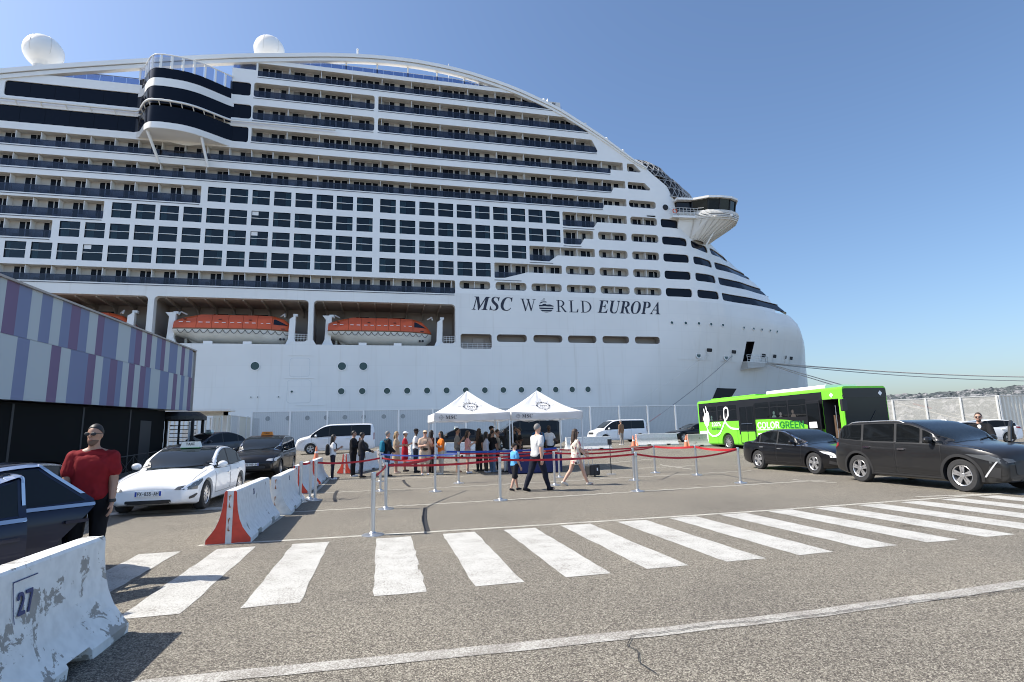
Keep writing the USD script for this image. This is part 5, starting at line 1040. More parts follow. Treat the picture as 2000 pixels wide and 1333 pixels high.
# ------------------------------------------------------------ tents
FR = mat('tent_pole', (0.66, 0.67, 0.68), 0.35, 0.6)
def emblem(S=1.0):
    out = []
    ring_ = Point(0, 0).buffer(.30*S, quad_segs=12).difference(Point(0, 0).buffer(.279*S, quad_segs=12)); out.append(ring_)
    for k in range(16):
        a = k*PI/8; L = (.62, .40, .48, .40)[k % 4]*S; w = (.06, .022, .045, .022)[k % 4]*S
        c, s_ = math.cos(a), math.sin(a); tri_ = Polygon([(.31*S*c - w*s_, .31*S*s_ + w*c), (L*c, L*s_), (.31*S*c + w*s_, .31*S*s_ - w*c)])
        out.append(tri_.difference(affinity.scale(tri_, .68, .68)) if k % 2 == 0 else tri_)
    for dx in (-.1, .02, .13): out.append(affinity.translate(Point(0, 0).buffer(.055*S).difference(Point(0, 0).buffer(.033*S)).intersection(sbox(-1, -.02, 1, 1)), dx*S, .05*S)); 
    out += [sbox(-.155*S, -.07*S, -.13*S, .07*S), sbox(-.045*S, -.03*S, -.02*S, .07*S), sbox(.075*S, -.03*S, .10*S, .07*S), sbox(.18*S, -.07*S, .20*S, .07*S), sbox(-.12*S, -.15*S, .12*S, -.125*S)]
    return unary_union([q.buffer(0) for q in out])
def make_tent(x0, y0, w, d, label, rot=0.0):
    t = thing('canopy_tent', label, 'tent', (x0, y0, float(gz(y0))), rot)
    ze, zv, zp = 2.38, 2.08, 3.34; N = 22; cx, cy = w/2, d/2
    for k, (a, b) in enumerate((((0, 0), (w, 0)), ((w, 0), (w, d)), ((w, d), (0, d)), ((0, d), (0, 0)))):
        a, b = np.array(a, float), np.array(b, float); V = []
        for i in range(N+1):
            u = i/N
            for j in range(N+1):
                v_ = j/N; q = a*(1-v_)+b*v_; p_ = q*(1-u)+np.array([cx, cy])*u
                zz_ = ze+(zp-ze)*(u**1.12) - .10*math.sin(PI*u)*(1-.25*math.cos(2*PI*v_)) - .05*math.sin(PI*v_)*(1-u)**3 + .014*math.sin(v_*17+k*2+u*4)*math.sin(PI*u)**.7
                V.append((p_[0], p_[1], zz_))
        f = [[i*(N+1)+j, i*(N+1)+j+1, (i+1)*(N+1)+j+1, (i+1)*(N+1)+j] for i in range(N) for j in range(N)]
        pn = obj('roof_panel', MB().add(V, f), M['tent'], t, smooth=60)
        dd = (b-a)/np.linalg.norm(b-a); nn = np.array([dd[1], -dd[0]]); V = []
        for j in range(31):
            v_ = j/30; q = a*(1-v_)+b*v_ + nn*(.012+.012*math.sin(v_*23+k)); V += [(*q, zv), (*(a*(1-v_)+b*v_+nn*.008), ze-.05*math.sin(PI*v_)+.004)]
        vl = obj('valance', MB().add(V, [[2*j, 2*j+2, 2*j+3, 2*j+1] for j in range(30)]), M['tent'], t, smooth=60)
        if k == 0:
            e = emblem(.84); vq, fq = tri(e.segmentize(.05)); u0 = .42
            pts = []
            for ex, ey in vq:
                u = u0 + ey*.95/ (zp-ze)/ 1.6; v_ = .5 + (ex/ w)/(1-u); q = a*(1-v_)+b*v_; p_ = q*(1-u)+np.array([cx, cy])*u
                zz_ = ze+(zp-ze)*(u**1.12) - .10*math.sin(PI*u)*(1-.25*math.cos(2*PI*v_)) - .05*math.sin(PI*v_)*(1-u)**3 + .014*math.sin(v_*17+k*2+u*4)*math.sin(PI*u)**.7
                pts.append((p_[0], p_[1]-.012, zz_+.016))
            obj('emblem', (np.array(pts), fq), M['name'], pn)
            e2 = emblem(.22); vq, fq = tri(e2); obj('small_emblem', (np.c_[vq[:, 0]+.26, np.full(len(vq), -.045), vq[:, 1]+2.21], fq), M['name'], vl)
            x = .42
            for key in ('bM', 'bS', 'bC'):
                vq, fq = tri(affinity.scale(glyph(key), .0013, .0013, origin=(0, 0))); obj('letter', (np.c_[vq[:, 0]+x, np.full(len(vq), -.045), vq[:, 1]+2.145], fq), M['name'], vl); x += GLY[key][0]*.00135
    for a in ((.03, .03), (w-.03, .03), (w-.03, d-.03), (.03, d-.03)): obj('pole', MB().box((a[0]-.022, a[1]-.022, 0), (a[0]+.022, a[1]+.022, 2.36)), FR, t); obj('foot', MB().box((a[0]-.06, a[1]-.06, 0), (a[0]+.06, a[1]+.06, .012)), FR, t)
    mb = MB()
    for a, b in (((0, .04), (w, .04)), ((0, d-.04), (w, d-.04))):
        for i in range(2): x0_, x1_ = a[0]+w/2*i, a[0]+w/2*(i+1); mb.bar((x0_, a[1], 2.3), (x1_, a[1], 2.02), .025).bar((x0_, a[1], 2.02), (x1_, a[1], 2.3), .025)
    obj('truss', mb, FR, t, kind='stuff')
make_tent(1.98, 21.35, 2.98, 2.95, 'left white canopy tent with sun emblem over the queue'); make_tent(5.06, 21.55, 3.0, 2.95, 'right white canopy tent with sun emblem over the counter')
# counter table with a blue cloth, suitcase, small sign post
tb = thing('counter_table', 'long counter table under a dark blue cloth below the right tent', 'table', (4.9, 20.9, float(gz(20.9))))
obj('table_top', MB().box((0, 0, .72), (2.0, .75, .75)), M['whitemetal'], tb)
V = []
for k in range(49):
    u = k/48; P_ = np.array([(0, 0), (2.0, 0), (2.0, .75), (0, .75), (0, 0)]); c_ = np.concatenate([[0], np.cumsum(np.linalg.norm(np.diff(P_, axis=0), axis=1))]); q = np.array([np.interp(u*c_[-1], c_, P_[:, i]) for i in (0, 1)]); o_ = (q-[1.0, .375]); o_ = o_/np.linalg.norm(o_)
    V += [(*(q+o_*(.02+.018*math.sin(k*1.7))), .03), (*(q+o_*.008), .755)]
obj('cloth', MB().add(V, [[2*k, 2*k+2, 2*k+3, 2*k+1] for k in range(48)]).box((-.008, -.008, .752), (2.008, .758, .757)), mat('blue_cloth', (0.02, 0.025, 0.09), 0.9), tb, smooth=50)
sc_ = thing('suitcase', 'black wheeled suitcase with raised handle behind the woman in floral dress', 'suitcase', (7.15, 18.4, 0), .25)
obj('shell', MB().prism(rrect(-.22, .05, .22, .40, .05), -.14, .14, XZ), M['black'], sc_)
for x in (-.15, .0, .15): obj('rib', MB().prism(rrect(x-.02, .07, x+.02, .38, .015), -.15, .15, XZ), M['black'], sc_)
obj('handle', MB().tube([(-.09, .1, .4), (-.09, .1, .98), (.09, .1, .98), (.09, .1, .4)], .011, 6), M['steel'], sc_)
for x in (-.17, .17): obj('wheel', MB().lathe([(0, -.02), (.03, -.02), (.03, .02), (0, .02)], (x, .1, .03), 'x', 10), M['rubber'], sc_)
obj('tag', MB().box((.08, -.155, .2), (.13, -.15, .3)), M['graphic'], sc_)
sp = thing('sign_post', 'thin black sign post on a round foot right of the suitcase', 'sign post', (8.1, 19.0, 0))
obj('base', MB().lathe([(0, 0), (.17, 0), (.17, .015), (0, .03)], (0, 0, 0), 'z', 20), M['steel'], sp); obj('pole', MB().tube([(0, 0, .02), (0, 0, 1.1)], .016, 8), M['black'], sp); obj('holder', MB().box((-.07, -.03, 1.05), (.07, .03, 1.25)), M['black'], sp)
def cone(x, y, label):
    t = thing('traffic_cone', label, 'traffic cone', (x, y, float(gz(y))))
    obj('foot', MB().box((-.2, -.2, 0), (.2, .2, .03)), M['red'], t); obj('body', MB().lathe([(.15, .03), (.03, .72), (0, .73)], (0, 0, 0), 'z', 16), orange_end, t, smooth=40); obj('band', MB().lathe([(.113, .22), (.08, .45)], (0, 0, 0), 'z', 16), M['graphic'], t)
cone(-3.5, 33.0, 'tall orange cone post by the cream fence, behind the grey taxi')
cone(16.75, 35.2, 'faded orange cone at the left end of the graffiti barrier'); cone(19.25, 32.7, 'faded orange cone at the left end of the grey barrier')

# ------------------------------------------------------------ mooring lines
rope = mat('rope_fibre', (0.50, 0.46, 0.40), 0.9); roped = mat('rope_dark', (0.22, 0.22, 0.22), 0.9); roper = mat('rope_red', (0.5, 0.06, 0.05), 0.9)
def mline(a, b, sag, r, m, label, sleeve=None):
    a, b = np.array(a, float), np.array(b, float); t = np.linspace(0, 1, 40)[:, None]; p_ = a+(b-a)*t; p_[:, 2] -= sag*4*t[:, 0]*(1-t[:, 0])
    ml = thing('mooring_line', label, 'rope'); obj('rope', MB().tube(p_, r, 6), m, ml, smooth=True)
    if sleeve: i, j = sleeve; obj('sleeve', MB().tube(p_[i:j], r*1.8, 6), roper, ml, smooth=True)
yo = SHIP_Y
mline((57.0, yo+of_(57)-.6, 11.0), (150, 74, 9.3), 1.2, .10, rope, 'upper mooring line stretching right from the bow platform across the sky')
mline((57.2, yo+of_(57)-.5, 10.9), (150, 72, 8.6), 1.6, .06, roped, 'thinner dark mooring line just below the upper one')
mline((56.6, yo+of_(56.6)-.9, 10.9), (78, 56, 1.0), .3, .07, rope, 'steep mooring line dropping from the bow to the quay behind the bus', (26, 30))
mline((56.2, yo+of_(56.2)-1.0, 10.8), (73, 54, 1.0), .4, .07, rope, 'lower steep mooring line ending behind the bus front')
mline((49.5, yo+float(off(49.5, 11.7))-.1, 11.7), (27, 59, .6), .5, .035, roped, 'dark mooring line slanting left from the bow to the quay', (28, 33))
mline((44.8, yo+float(off(44.8, 11.7))-.1, 11.7), (20, 60, .6), .6, .022, M['hull'], 'faint mooring line lying close along the hull')
# ------------------------------------------------------------ vehicles
class Car:
    """Lofted body; local x forward, y to the left, z up, origin on the ground under the middle."""
    def __init__(s, L, W, R, xf, xr, top, belt, tumble=.26, clear=.19, nose=.20, tail=.14, noseL=.95, tailL=.7):
        s.L, s.W, s.R, s.xf, s.xr = L, W, R, xf, xr
        s.T = PchipInterpolator(*np.array(sorted(top)).T); s.Bt = PchipInterpolator(*np.array(sorted(belt)).T)
        e = np.array([0, .015, .045, .09, .16, .25, .36, .48])
        xs = np.unique(np.round(np.concatenate([L/2-e, -L/2+e, np.linspace(-L/2+.55, L/2-.55, 54)]), 4)); s.xs = xs
        Y, Z = [], []
        for x in xs:
            ef, er = L/2-x, x+L/2
            w = W/2*(1 - nose*max(0, 1-ef/noseL)**2.2 - tail*max(0, 1-er/tailL)**2.4)
            t, b = float(s.T(x)), min(float(s.Bt(x)), float(s.T(x))-.01); zb = clear + .07*max(0, 1-ef/.5) + .09*max(0, 1-er/.5)
            r = min(ef, er); k = math.sqrt(max(0, 1-(1-min(r, .09)/.09)**2)); w -= .06*(1-k); ins = .06*(1-k); zb += ins; t -= ins*.9; b = min(b, t-.01)
            h = max(t-b, .01); g = np.clip((h-.10)/.18, 0, 1); wr = w-.05-h*tumble
            ring = [(0, zb), (w-.10, zb), (w-.035, zb+.04), (w-.006, zb+.30*(b-zb)), (w, zb+.62*(b-zb)), (w-.008, zb+.86*(b-zb)), (w-.035, b)]
            gh = [(w-.05+(wr-w+.05)*q, b+.90*h*q) for q in (.08, .5, 1.0)] + [(wr-.035, b+.95*h), (wr-.11, b+.985*h), (wr*.5, b+.998*h), (0, b+h)]
            hd = [((w-.035)*(1-q), b+h*(1-(1-q)**2.2)) for q in (.03, .07, .14, .24, .40, .66, 1.0)]
            ring += [(a[0]*g+c[0]*(1-g), a[1]*g+c[1]*(1-g)) for a, c in zip(gh, hd)]
            Y.append([p[0] for p in ring]); Z.append([p[1] for p in ring])
        s.Y, s.Z = np.array(Y), np.array(Z)
    def body(s, arch=.05):
        n, m = s.Y.shape; v = []
        for i in range(n):
            h = [(s.xs[i], -y, z) for y, z in zip(s.Y[i], s.Z[i])]; v += h + [(x, -y, z) for x, y, z in h[::-1][1:-1]]
        q = 2*m-2; f = [[i*q+j, (i+1)*q+j, (i+1)*q+(j+1) % q, i*q+(j+1) % q] for i in range(n-1) for j in range(q)]
        mb = MB().add(v, f)
        for i, fl in ((0, 0), (n-1, 1)):
            c = np.mean(v[i*q:(i+1)*q], axis=0); F = [[q, j, (j+1) % q] if not fl else [q, (j+1) % q, j] for j in range(q)]; mb.add(list(v[i*q:(i+1)*q]) + [c], F)
        V, F = fixm(mb); man = manifold3d.Manifold(manifold3d.Mesh(np.asarray(V, np.float32), np.asarray(F, np.uint32)))
        for x in (s.xf, s.xr):
            for sg in (-1, 1):
                c = manifold3d.Manifold.cylinder(.32, s.R+arch, s.R+arch, 40, True).rotate((90, 0, 0)).translate((x, sg*(s.W/2-.10), s.R)); man = man - c
        o = man.to_mesh(); return np.array(o.vert_properties[:, :3]), np.array(o.tri_verts)
    def side_y(s, x, z):
        x, z = np.broadcast_arrays(np.asarray(x, float), np.asarray(z, float)); o = np.zeros(x.shape)
        i = np.clip(np.searchsorted(s.xs, x)-1, 0, len(s.xs)-2); t = np.clip((x-s.xs[i])/(s.xs[i+1]-s.xs[i]), 0, 1)
        for idx in np.ndindex(x.shape):
            a, b = i[idx], i[idx]+1; ya = np.interp(z[idx], s.Z[a, 2:12], s.Y[a, 2:12], left=0 if z[idx] < s.Z[a, 1] else None); yb = np.interp(z[idx], s.Z[b, 2:12], s.Y[b, 2:12], left=0 if z[idx] < s.Z[b, 1] else None)
            o[idx] = ya*(1-t[idx]) + yb*t[idx]
        return o
    def top_z(s, x, y):
        x, y = np.broadcast_arrays(np.asarray(x, float), np.abs(np.asarray(y, float))); o = np.zeros(x.shape)
        i = np.clip(np.searchsorted(s.xs, x)-1, 0, len(s.xs)-2); t = np.clip((x-s.xs[i])/(s.xs[i+1]-s.xs[i]), 0, 1)
        for idx in np.ndindex(x.shape):
            a, b = i[idx], i[idx]+1; f_ = lambda k: np.interp(y[idx], s.Y[k, 6:][::-1], s.Z[k, 6:][::-1]); o[idx] = f_(a)*(1-t[idx]) + f_(b)*t[idx]
        return o
    def end_x(s, y, z, sg=1):
        xs = s.xs[::-1] if sg > 0 else s.xs; xs = xs[:len(xs)//2]; w = np.array([s.side_y(np.full(np.shape(z), x), z) for x in xs]); o = np.zeros(np.shape(z)); ya = np.abs(y)
        for idx in np.ndindex(o.shape):
            c = np.maximum.accumulate(w[(slice(None),)+idx]) + np.arange(len(xs))*1e-6; o[idx] = np.interp(ya[idx], c, xs)
        return o
    def side(s, poly, sg=1, d=.006, cell=.07):
        """A patch drawn in (x, z) on the car's side, d metres proud."""
        V, F, n = [], [], 0; x0, z0, x1, z1 = poly.bounds
        bx = [x0-1e-3] + [x for x in s.xs if x0 < x < x1] + [x1+1e-3]; bz = list(np.arange(z0-1e-3, z1+cell, cell))
        for a, b in zip(bx, bx[1:]):
            st = poly.intersection(sbox(a, z0-1, b, z1+1))
            if st.is_empty: continue
            for c, e in zip(bz, bz[1:]):
                v, f = tri(st.intersection(sbox(a, c, b, e)))
                if len(f): V.append(v); F.append(f+n); n += len(v)
        v = np.vstack(V); f = np.vstack(F); m_ = trimesh.Trimesh(np.c_[v, np.zeros(len(v))], f, process=True); v, f = np.array(m_.vertices)[:, :2], np.array(m_.faces)
        y = s.side_y(v[:, 0], v[:, 1]) + d; return np.c_[v[:, 0], sg*y, v[:, 1]], f if sg < 0 else f[:, ::-1]
    def end(s, poly, sg=1, d=.008, cell=.06):
        """A patch drawn in (y, z) on the nose (sg 1) or the tail (sg -1)."""
        V, F, n = [], [], 0; x0, z0, x1, z1 = poly.bounds
        for a in np.arange(x0-1e-3, x1+cell, cell):
            for c in np.arange(z0-1e-3, z1+cell, cell):
                v, f = tri(poly.intersection(sbox(a, c, a+cell, c+cell)))
                if len(f): V.append(v); F.append(f+n); n += len(v)
        v = np.vstack(V); f = np.vstack(F); m_ = trimesh.Trimesh(np.c_[v, np.zeros(len(v))], f, process=True); v, f = np.array(m_.vertices)[:, :2], np.array(m_.faces)
        x = s.end_x(v[:, 0], v[:, 1], sg) + sg*d; return np.c_[x, v], f if sg > 0 else f[:, ::-1]
    def over(s, x0, x1, inset=.05, d=.006, n=14, m=14, bow=.05):
        """A patch over the top between x0 and x1 (windscreen, roof, rear window)."""
        V = []
        for u in np.linspace(0, 1, n):
            x = x0+(x1-x0)*u; i = np.argmin(abs(s.xs-x)); ye = np.interp(x, s.xs, s.Y[:, 10]) - inset
            for v_ in np.linspace(-1, 1, m):
                xx = x - bow*(v_*v_)*(1-u if x0 > x1 else u)*0; V.append((xx, v_*ye, float(s.top_z(xx, v_*ye))+d))
        f = [[i*m+j, i*m+j+1, (i+1)*m+j+1, (i+1)*m+j] for i in range(n-1) for j in range(m-1)]
        return V, (f if x1 > x0 else [r[::-1] for r in f])

def wheel(parent, c, R, sg, spokes=5, tw=.21, dark=False, twin=False):
    """Tyre with its rim and spokes; sg is the outer side in y."""
    r2 = R*.665
    t = obj('wheel', MB().lathe([(r2, -tw/2), (R*.93, -tw/2), (R*.985, -tw*.38), (R, -tw*.2), (R, tw*.2), (R*.985, tw*.38), (R*.93, tw/2), (r2, tw/2), (r2-.005, tw*.3)], c, 'y', 36), M['rubber'], parent, smooth=35)
    o = c[1]+sg*tw*.40; mb = MB().lathe([(r2+.004, 0), (r2-.012, .012), (r2-.03, 0), (r2-.03, -.1)], (0, 0, 0), 'y', 36); v, f = mb.mesh(); v[:, 1] *= sg; 
    q = MB().add(v+[c[0], o, c[2]], f)
    for k in range(spokes):
        for dd in (-.16, .16) if spokes < 8 else (0,):
            a = 2*PI*k/spokes + dd + .3; ca, sa = math.cos(a), math.sin(a); w0, w1 = R*.075, R*.115
            P_ = [(R*.08*ca-w0*sa, R*.08*sa+w0*ca), (R*.08*ca+w0*sa, R*.08*sa-w0*ca), ((r2-.02)*ca+w1*sa*.6, (r2-.02)*sa-w1*ca*.6), ((r2-.02)*ca-w1*sa*.6, (r2-.02)*sa+w1*ca*.6)]
            q.prism(Polygon(P_).convex_hull, 0, .025, lambda x, z, d: np.stack([c[0]+x, o-sg*.03+sg*d, c[2]+z], 1))
    q.lathe([(0, .006), (R*.14, .004), (R*.16, -.03)], (c[0], o, c[2]), 'y', 14) if sg > 0 else q.lathe([(0, -.006), (R*.14, -.004), (R*.16, .03)], (c[0], o, c[2]), 'y', 14)
    obj('rim', q, M['rim'] if not dark else M['steel'], t, smooth=25)
    obj('brake_disc', MB().lathe([(0, 0), (r2-.02, 0)], (c[0], c[1]+sg*tw*.05, c[2]), 'y', 20), M['black'], t)

def plate(parent, car, text, z, sg=1, w=.52, y0=0):
    pl = rrect(y0-w/2, z-.055, y0+w/2, z+.055, .01)
    xx = float(np.max(car.end_x(np.array([y0-w/2, y0, y0+w/2]), np.array([z, z, z]), sg)*sg))*sg + sg*.022
    p_ = obj('number_plate', MB().prism(pl, xx-.006, xx+.006, lambda a, b, d: np.stack([d, a, b], 1)), M['plate'], parent)
    for a in (-w/2, w/2-.045): obj('plate_band', MB().box((xx-.002, y0+a+.004, z-.05), (xx+.008*sg+.0, y0+a+.041, z+.05)), M['plateblue'], p_)
    if text:
        t = meshkit.text_mesh(text, .072, .002, bold=True); v = np.array(t.vertices); v[:, 0] -= (v[:, 0].min()+v[:, 0].max())/2; k = (w-.11)/(v[:, 0].max()-v[:, 0].min()); v[:, 0] *= k
        obj('plate_number', (np.stack([np.full(len(v), xx)+sg*(.007+v[:, 2]), y0+sg*v[:, 0], z-.036+v[:, 1]], 1), t.faces), M['ink'], p_)

def build_car(name, label, car, pm, loc, rot, windscreen, rearglass=None, pillars=(), glassx=None, doors=(), head=None, tail=None, plate_no=None, plate_z=.45, rplate=None, roofglass=None, spokes=5, sides=(1, -1), cladding=None,
              grille=None, taxi=None, open_doors={}, chrome=False, rails=False, lampm='lamp', roofm=None, front=True, rear=False, cat='car', group=None, fog=None, arch_trim=False, chromeline=False, door_clip={}, twotone=None, glass='carglass'):
    t = thing(name, label, cat, loc, rot, group)
    obj('body', car.body(), pm, t, smooth=28)
    gx0, gx1 = glassx or (windscreen[0]-.1, -car.L/2+.3)
    X = np.linspace(gx1, gx0, 90); lowz = np.array([float(car.Bt(x)) for x in X]); h = np.array([float(car.T(x)) for x in X]) - lowz
    ok = h > .13; up = lowz+np.maximum(h*.86-.0, .03); lo_ = lowz+.03
    w = Polygon([(x, z) for x, z, o in zip(X, lo_, ok) if o] + [(x, z) for x, z, o in list(zip(X, up, ok))[::-1] if o]).buffer(0)
    w = w.buffer(-.03).buffer(.03, quad_segs=4); wfull = w
    for p_ in pillars: w = w.difference(LineString([(p_+.03, .5), (p_-.05, 2.2)]).buffer(.038, cap_style='flat'))
    gl = sorted([g for g in getattr(w, 'geoms', [w]) if g.area > .01], key=lambda g: -g.bounds[0])
    for sg in sides:
        obj('window_seal', car.side(wfull.buffer(.014), sg, .004), M['black'], t)
        if chromeline: obj('chrome_trim', car.side(wfull.buffer(.034).difference(wfull.buffer(.012)), sg, .008), M['chrome'], t)
        for i, g in enumerate(gl):
            if not (sg == sides[0] and any(abs(g.centroid.x-(doors[k][0]+doors[k][1])/2) < .5 for k in open_doors)): obj('window', car.side(g, sg, .009), M[glass], t, smooth=40)
        for k, (a, b) in enumerate(doors):
            zs = float(car.Bt((a+b)/2)); dp = sbox(a, .33, b, zs+.004)
            for x in (car.xf, car.xr): dp = dp.difference(Point(x, car.R).buffer(car.R+.10, quad_segs=10))
            dp = soft(dp, .03)
            if isinstance(dp, Polygon) is False: dp = max(dp.geoms, key=lambda g: g.area)
            if sg == sides[0] and k in open_doors:
                hx = b; win = [g for g in gl if a-.1 < g.centroid.x < b+.1]; full = unary_union([dp] + [g.buffer(.06) for g in win]).intersection(sbox(a-.25, 0, b, 3))
                if k in door_clip: full = full.intersection(door_clip[k]); win = [g.intersection(door_clip[k].buffer(-.05)) for g in win]
                obj('door_opening', car.side(full.buffer(.01), sg, .012), M['dark'], t)
                hy = float(car.side_y(hx, .7)); ang = open_doors[k]
                def turn(vf, dy=0.0):
                    v = np.array(vf[0]); v[:, 1] -= sg*dy; q = v - [hx, sg*hy, 0]; c_, s_ = math.cos(ang*-sg), math.sin(ang*-sg); r = np.stack([q[:, 0]*c_-q[:, 1]*s_, q[:, 0]*s_+q[:, 1]*c_, q[:, 2]], 1) + [hx, sg*hy, 0]; return r, vf[1]
                fr_ = full
                for g in win: fr_ = fr_.difference(g.buffer(-.01))
                dd = obj('door', MB().add(*turn(car.side(fr_, sg, .006))).add(*turn(car.side(fr_, sg, .006), .08)), pm, t, smooth=30)
                for g in win: obj('door_window', turn(car.side(g, sg, .004)), M[glass], dd); 
                if chromeline:
                    for g in win: bnd = g.bounds; obj('sill_chrome', turn(car.side(sbox(a, zs-.005, b, zs+.03).intersection(full), sg, .016)), M['chrome'], dd); obj('window_chrome', turn(car.side(g.buffer(.05).difference(g.buffer(.02)).intersection(sbox(-5, bnd[1]+.12, 5, 3)), sg, .014)), M['chrome'], dd)
                obj('handle', MB().add(*turn((lambda v, f: (v, f))(*MB().prism(rrect(a+.08, zs-.17, a+.30, zs-.135, .015), float(car.side_y(a+.2, zs-.15))*sg-(.0 if sg > 0 else .045), float(car.side_y(a+.2, zs-.15))*sg+(.045 if sg > 0 else .0), XZ).mesh()))), pm, dd)
                obj('door_edge', MB().add(*turn(car.side(full.buffer(.002).difference(full.buffer(-.012)), sg, .0), .04)), M['black'], dd)
                continue
            obj('door_seam', car.side(dp.buffer(.006).difference(dp.buffer(-.004)), sg, .005), M['black'], t)
            dd = obj('door', car.side(dp.buffer(-.004), sg, .006), pm, t, smooth=40)
            hy = float(car.side_y(a+.18, zs-.13)); hs = sorted((sg*(hy+.004), sg*(hy+.04)))
            obj('handle', MB().prism(rrect(a+.08, zs-.145, a+.28, zs-.112, .014), hs[0], hs[1], XZ), M['chrome'] if chrome else pm, dd, smooth=30)
        if cladding is not None:
            cl = sbox(car.xr+car.R+.05, .19, car.xf-car.R-.05, cladding)
            obj('sill_cladding', car.side(cl, sg, .012), M['black'], t)
        if arch_trim:
            for x in (car.xf, car.xr): obj('arch_trim', car.side(Point(x, car.R).buffer(car.R+.115, quad_segs=14).difference(Point(x, car.R).buffer(car.R+.05, quad_segs=14)).intersection(sbox(-9, .25, 9, 3)), sg, .012), M['black'], t, smooth=40)
        if head is not None:
            xb = np.linspace(car.L/2-1.0, car.L/2, 30); below = Polygon([(car.L/2-1.0, .2), (car.L/2, .2)] + [(x, float(car.Bt(x))-.012) for x in xb[::-1]])
            hp_ = Polygon([(car.L/2-a, z) for a, z in head] ).buffer(0); hp_ = affinity.translate(hp_, 0, -.05).intersection(below); z0_, z1_ = min(z for _, z in head)-.06, min(z for _, z in head)+.03
            hl = obj('headlight', car.side(hp_, sg, .008), M[lampm], t, smooth=40)
            obj('headlight_front', car.end(Polygon([(sg*car.W*.27, z0_+.03), (sg*car.W*.46, z0_), (sg*car.W*.46, z1_+.04), (sg*car.W*.30, z1_)]), 1, .009), M[lampm], hl, smooth=40)
        if tail is not None: obj('tail_light', car.side(Polygon([(-car.L/2+a, z) for a, z in tail]), sg, .008), M['tail'], t, smooth=40)
        # mirror
        mx = windscreen[0]-.42; mz = float(car.Bt(mx))+.09; my = float(car.side_y(mx, mz-.02))
        mr = obj('mirror', MB().sphere((mx, sg*(my+.13), mz+.02), .12, 2, (.65, .95, .68)).bar((mx+.02, sg*(my-.02), mz-.05), (mx, sg*(my+.1), mz-.03), .05, .03), roofm or pm, t, smooth=True)
    obj('windscreen', MB().add(*car.over(windscreen[0], windscreen[1])), M['windscreen'], t, smooth=40)
    obj('wiper', MB().tube([(windscreen[0]-.02, .1, float(car.top_z(windscreen[0]-.02, .1))+.02), (windscreen[0]-.22, .62, float(car.top_z(windscreen[0]-.22, .62))+.02)], .01, 5), M['black'], t)
    if rearglass: obj('rear_window', MB().add(*car.over(rearglass[0], rearglass[1])), M['carglass'], t, smooth=40)
    if roofglass: obj('roof_glass', MB().add(*car.over(roofglass[0], roofglass[1], .03, .005)), M['blackglass'] if roofm is None else roofm, t, smooth=40)
    for x in (car.xf, car.xr):
        for sg in (1, -1): wheel(t, (x, sg*(car.W/2-.125), car.R), car.R, sg, spokes)
    obj('underbody', MB().box((car.xr-.3, -car.W/2+.33, .22), (car.xf+.3, car.W/2-.33, .5)), M['black'], t)
    if plate_no is not None: plate(t, car, plate_no, plate_z, 1)
    if rplate is not None: plate(t, car, rplate, .75, -1)
    if grille: obj('grille', car.end(rrect(-grille[0], grille[1], grille[0], grille[2], .05)), M['black'], t, smooth=40)
    if front:
        obj('lower_intake', car.end(rrect(-.45, .245, .45, .33, .03)), M['black'], t, smooth=40)
        obj('bonnet_seam', MB().tube([(x, car.W/2*.80, float(car.top_z(x, car.W/2*.80))+.002) for x in np.linspace(car.L/2-.35, windscreen[0], 12)], .004, 4).tube([(x, -car.W/2*.80, float(car.top_z(x, -car.W/2*.80))+.002) for x in np.linspace(car.L/2-.35, windscreen[0], 12)], .004, 4), M['black'], t)
    if fog:
        for sg in (1, -1): obj('fog_intake', car.side(Polygon([(car.L/2-a, z) for a, z in fog]), sg, .008), M['black'], t, smooth=40)
    if rails:
        for sg in (1, -1):
            pts = [(x, sg*(float(np.interp(x, car.xs, car.Y[:, 9]))-.03), float(np.interp(x, car.xs, car.Z[:, 9]))+(.045 if 0 < i < 13 else .0)) for i, x in enumerate(np.linspace(windscreen[1]-.15, -car.L/2+.55, 14))]; obj('roof_rail', MB().tube(pts, .018, 6), M['steel'], t, smooth=True)
    if taxi:
        col, txt = taxi; z = float(car.T(-.1))+.01
        s_ = obj('taxi_sign', MB().prism(Polygon([(-.24, z), (.24, z), (.19, z+.15), (-.19, z+.15)]), -.2, -.02, lambda a, b, d: np.stack([d, a, b], 1)), mat('taxi_sign_'+col, {'white': (.78, .80, .74), 'orange': (.75, .24, .03)}[col], .4) if 'taxi_sign_'+col not in M else M['taxi_sign_'+col], t)
        obj('sign_foot', MB().box((-.2, -.22, z-.012), (-.02, .22, z)), M['lampgreen'] if col == 'white' else M['black'], s_)
        tm = meshkit.text_mesh(txt, .062, .003, bold=True); v = np.array(tm.vertices); v[:, 0] -= (v[:, 0].min()+v[:, 0].max())/2
        obj('sign_text', (np.stack([-.018+v[:, 2], v[:, 0], z+.06+v[:, 1]], 1), tm.faces), M['ink'], s_)
    return t
M['lampgreen'] = mat('taxi_green', (0.05, 0.45, 0.08), 0.4)
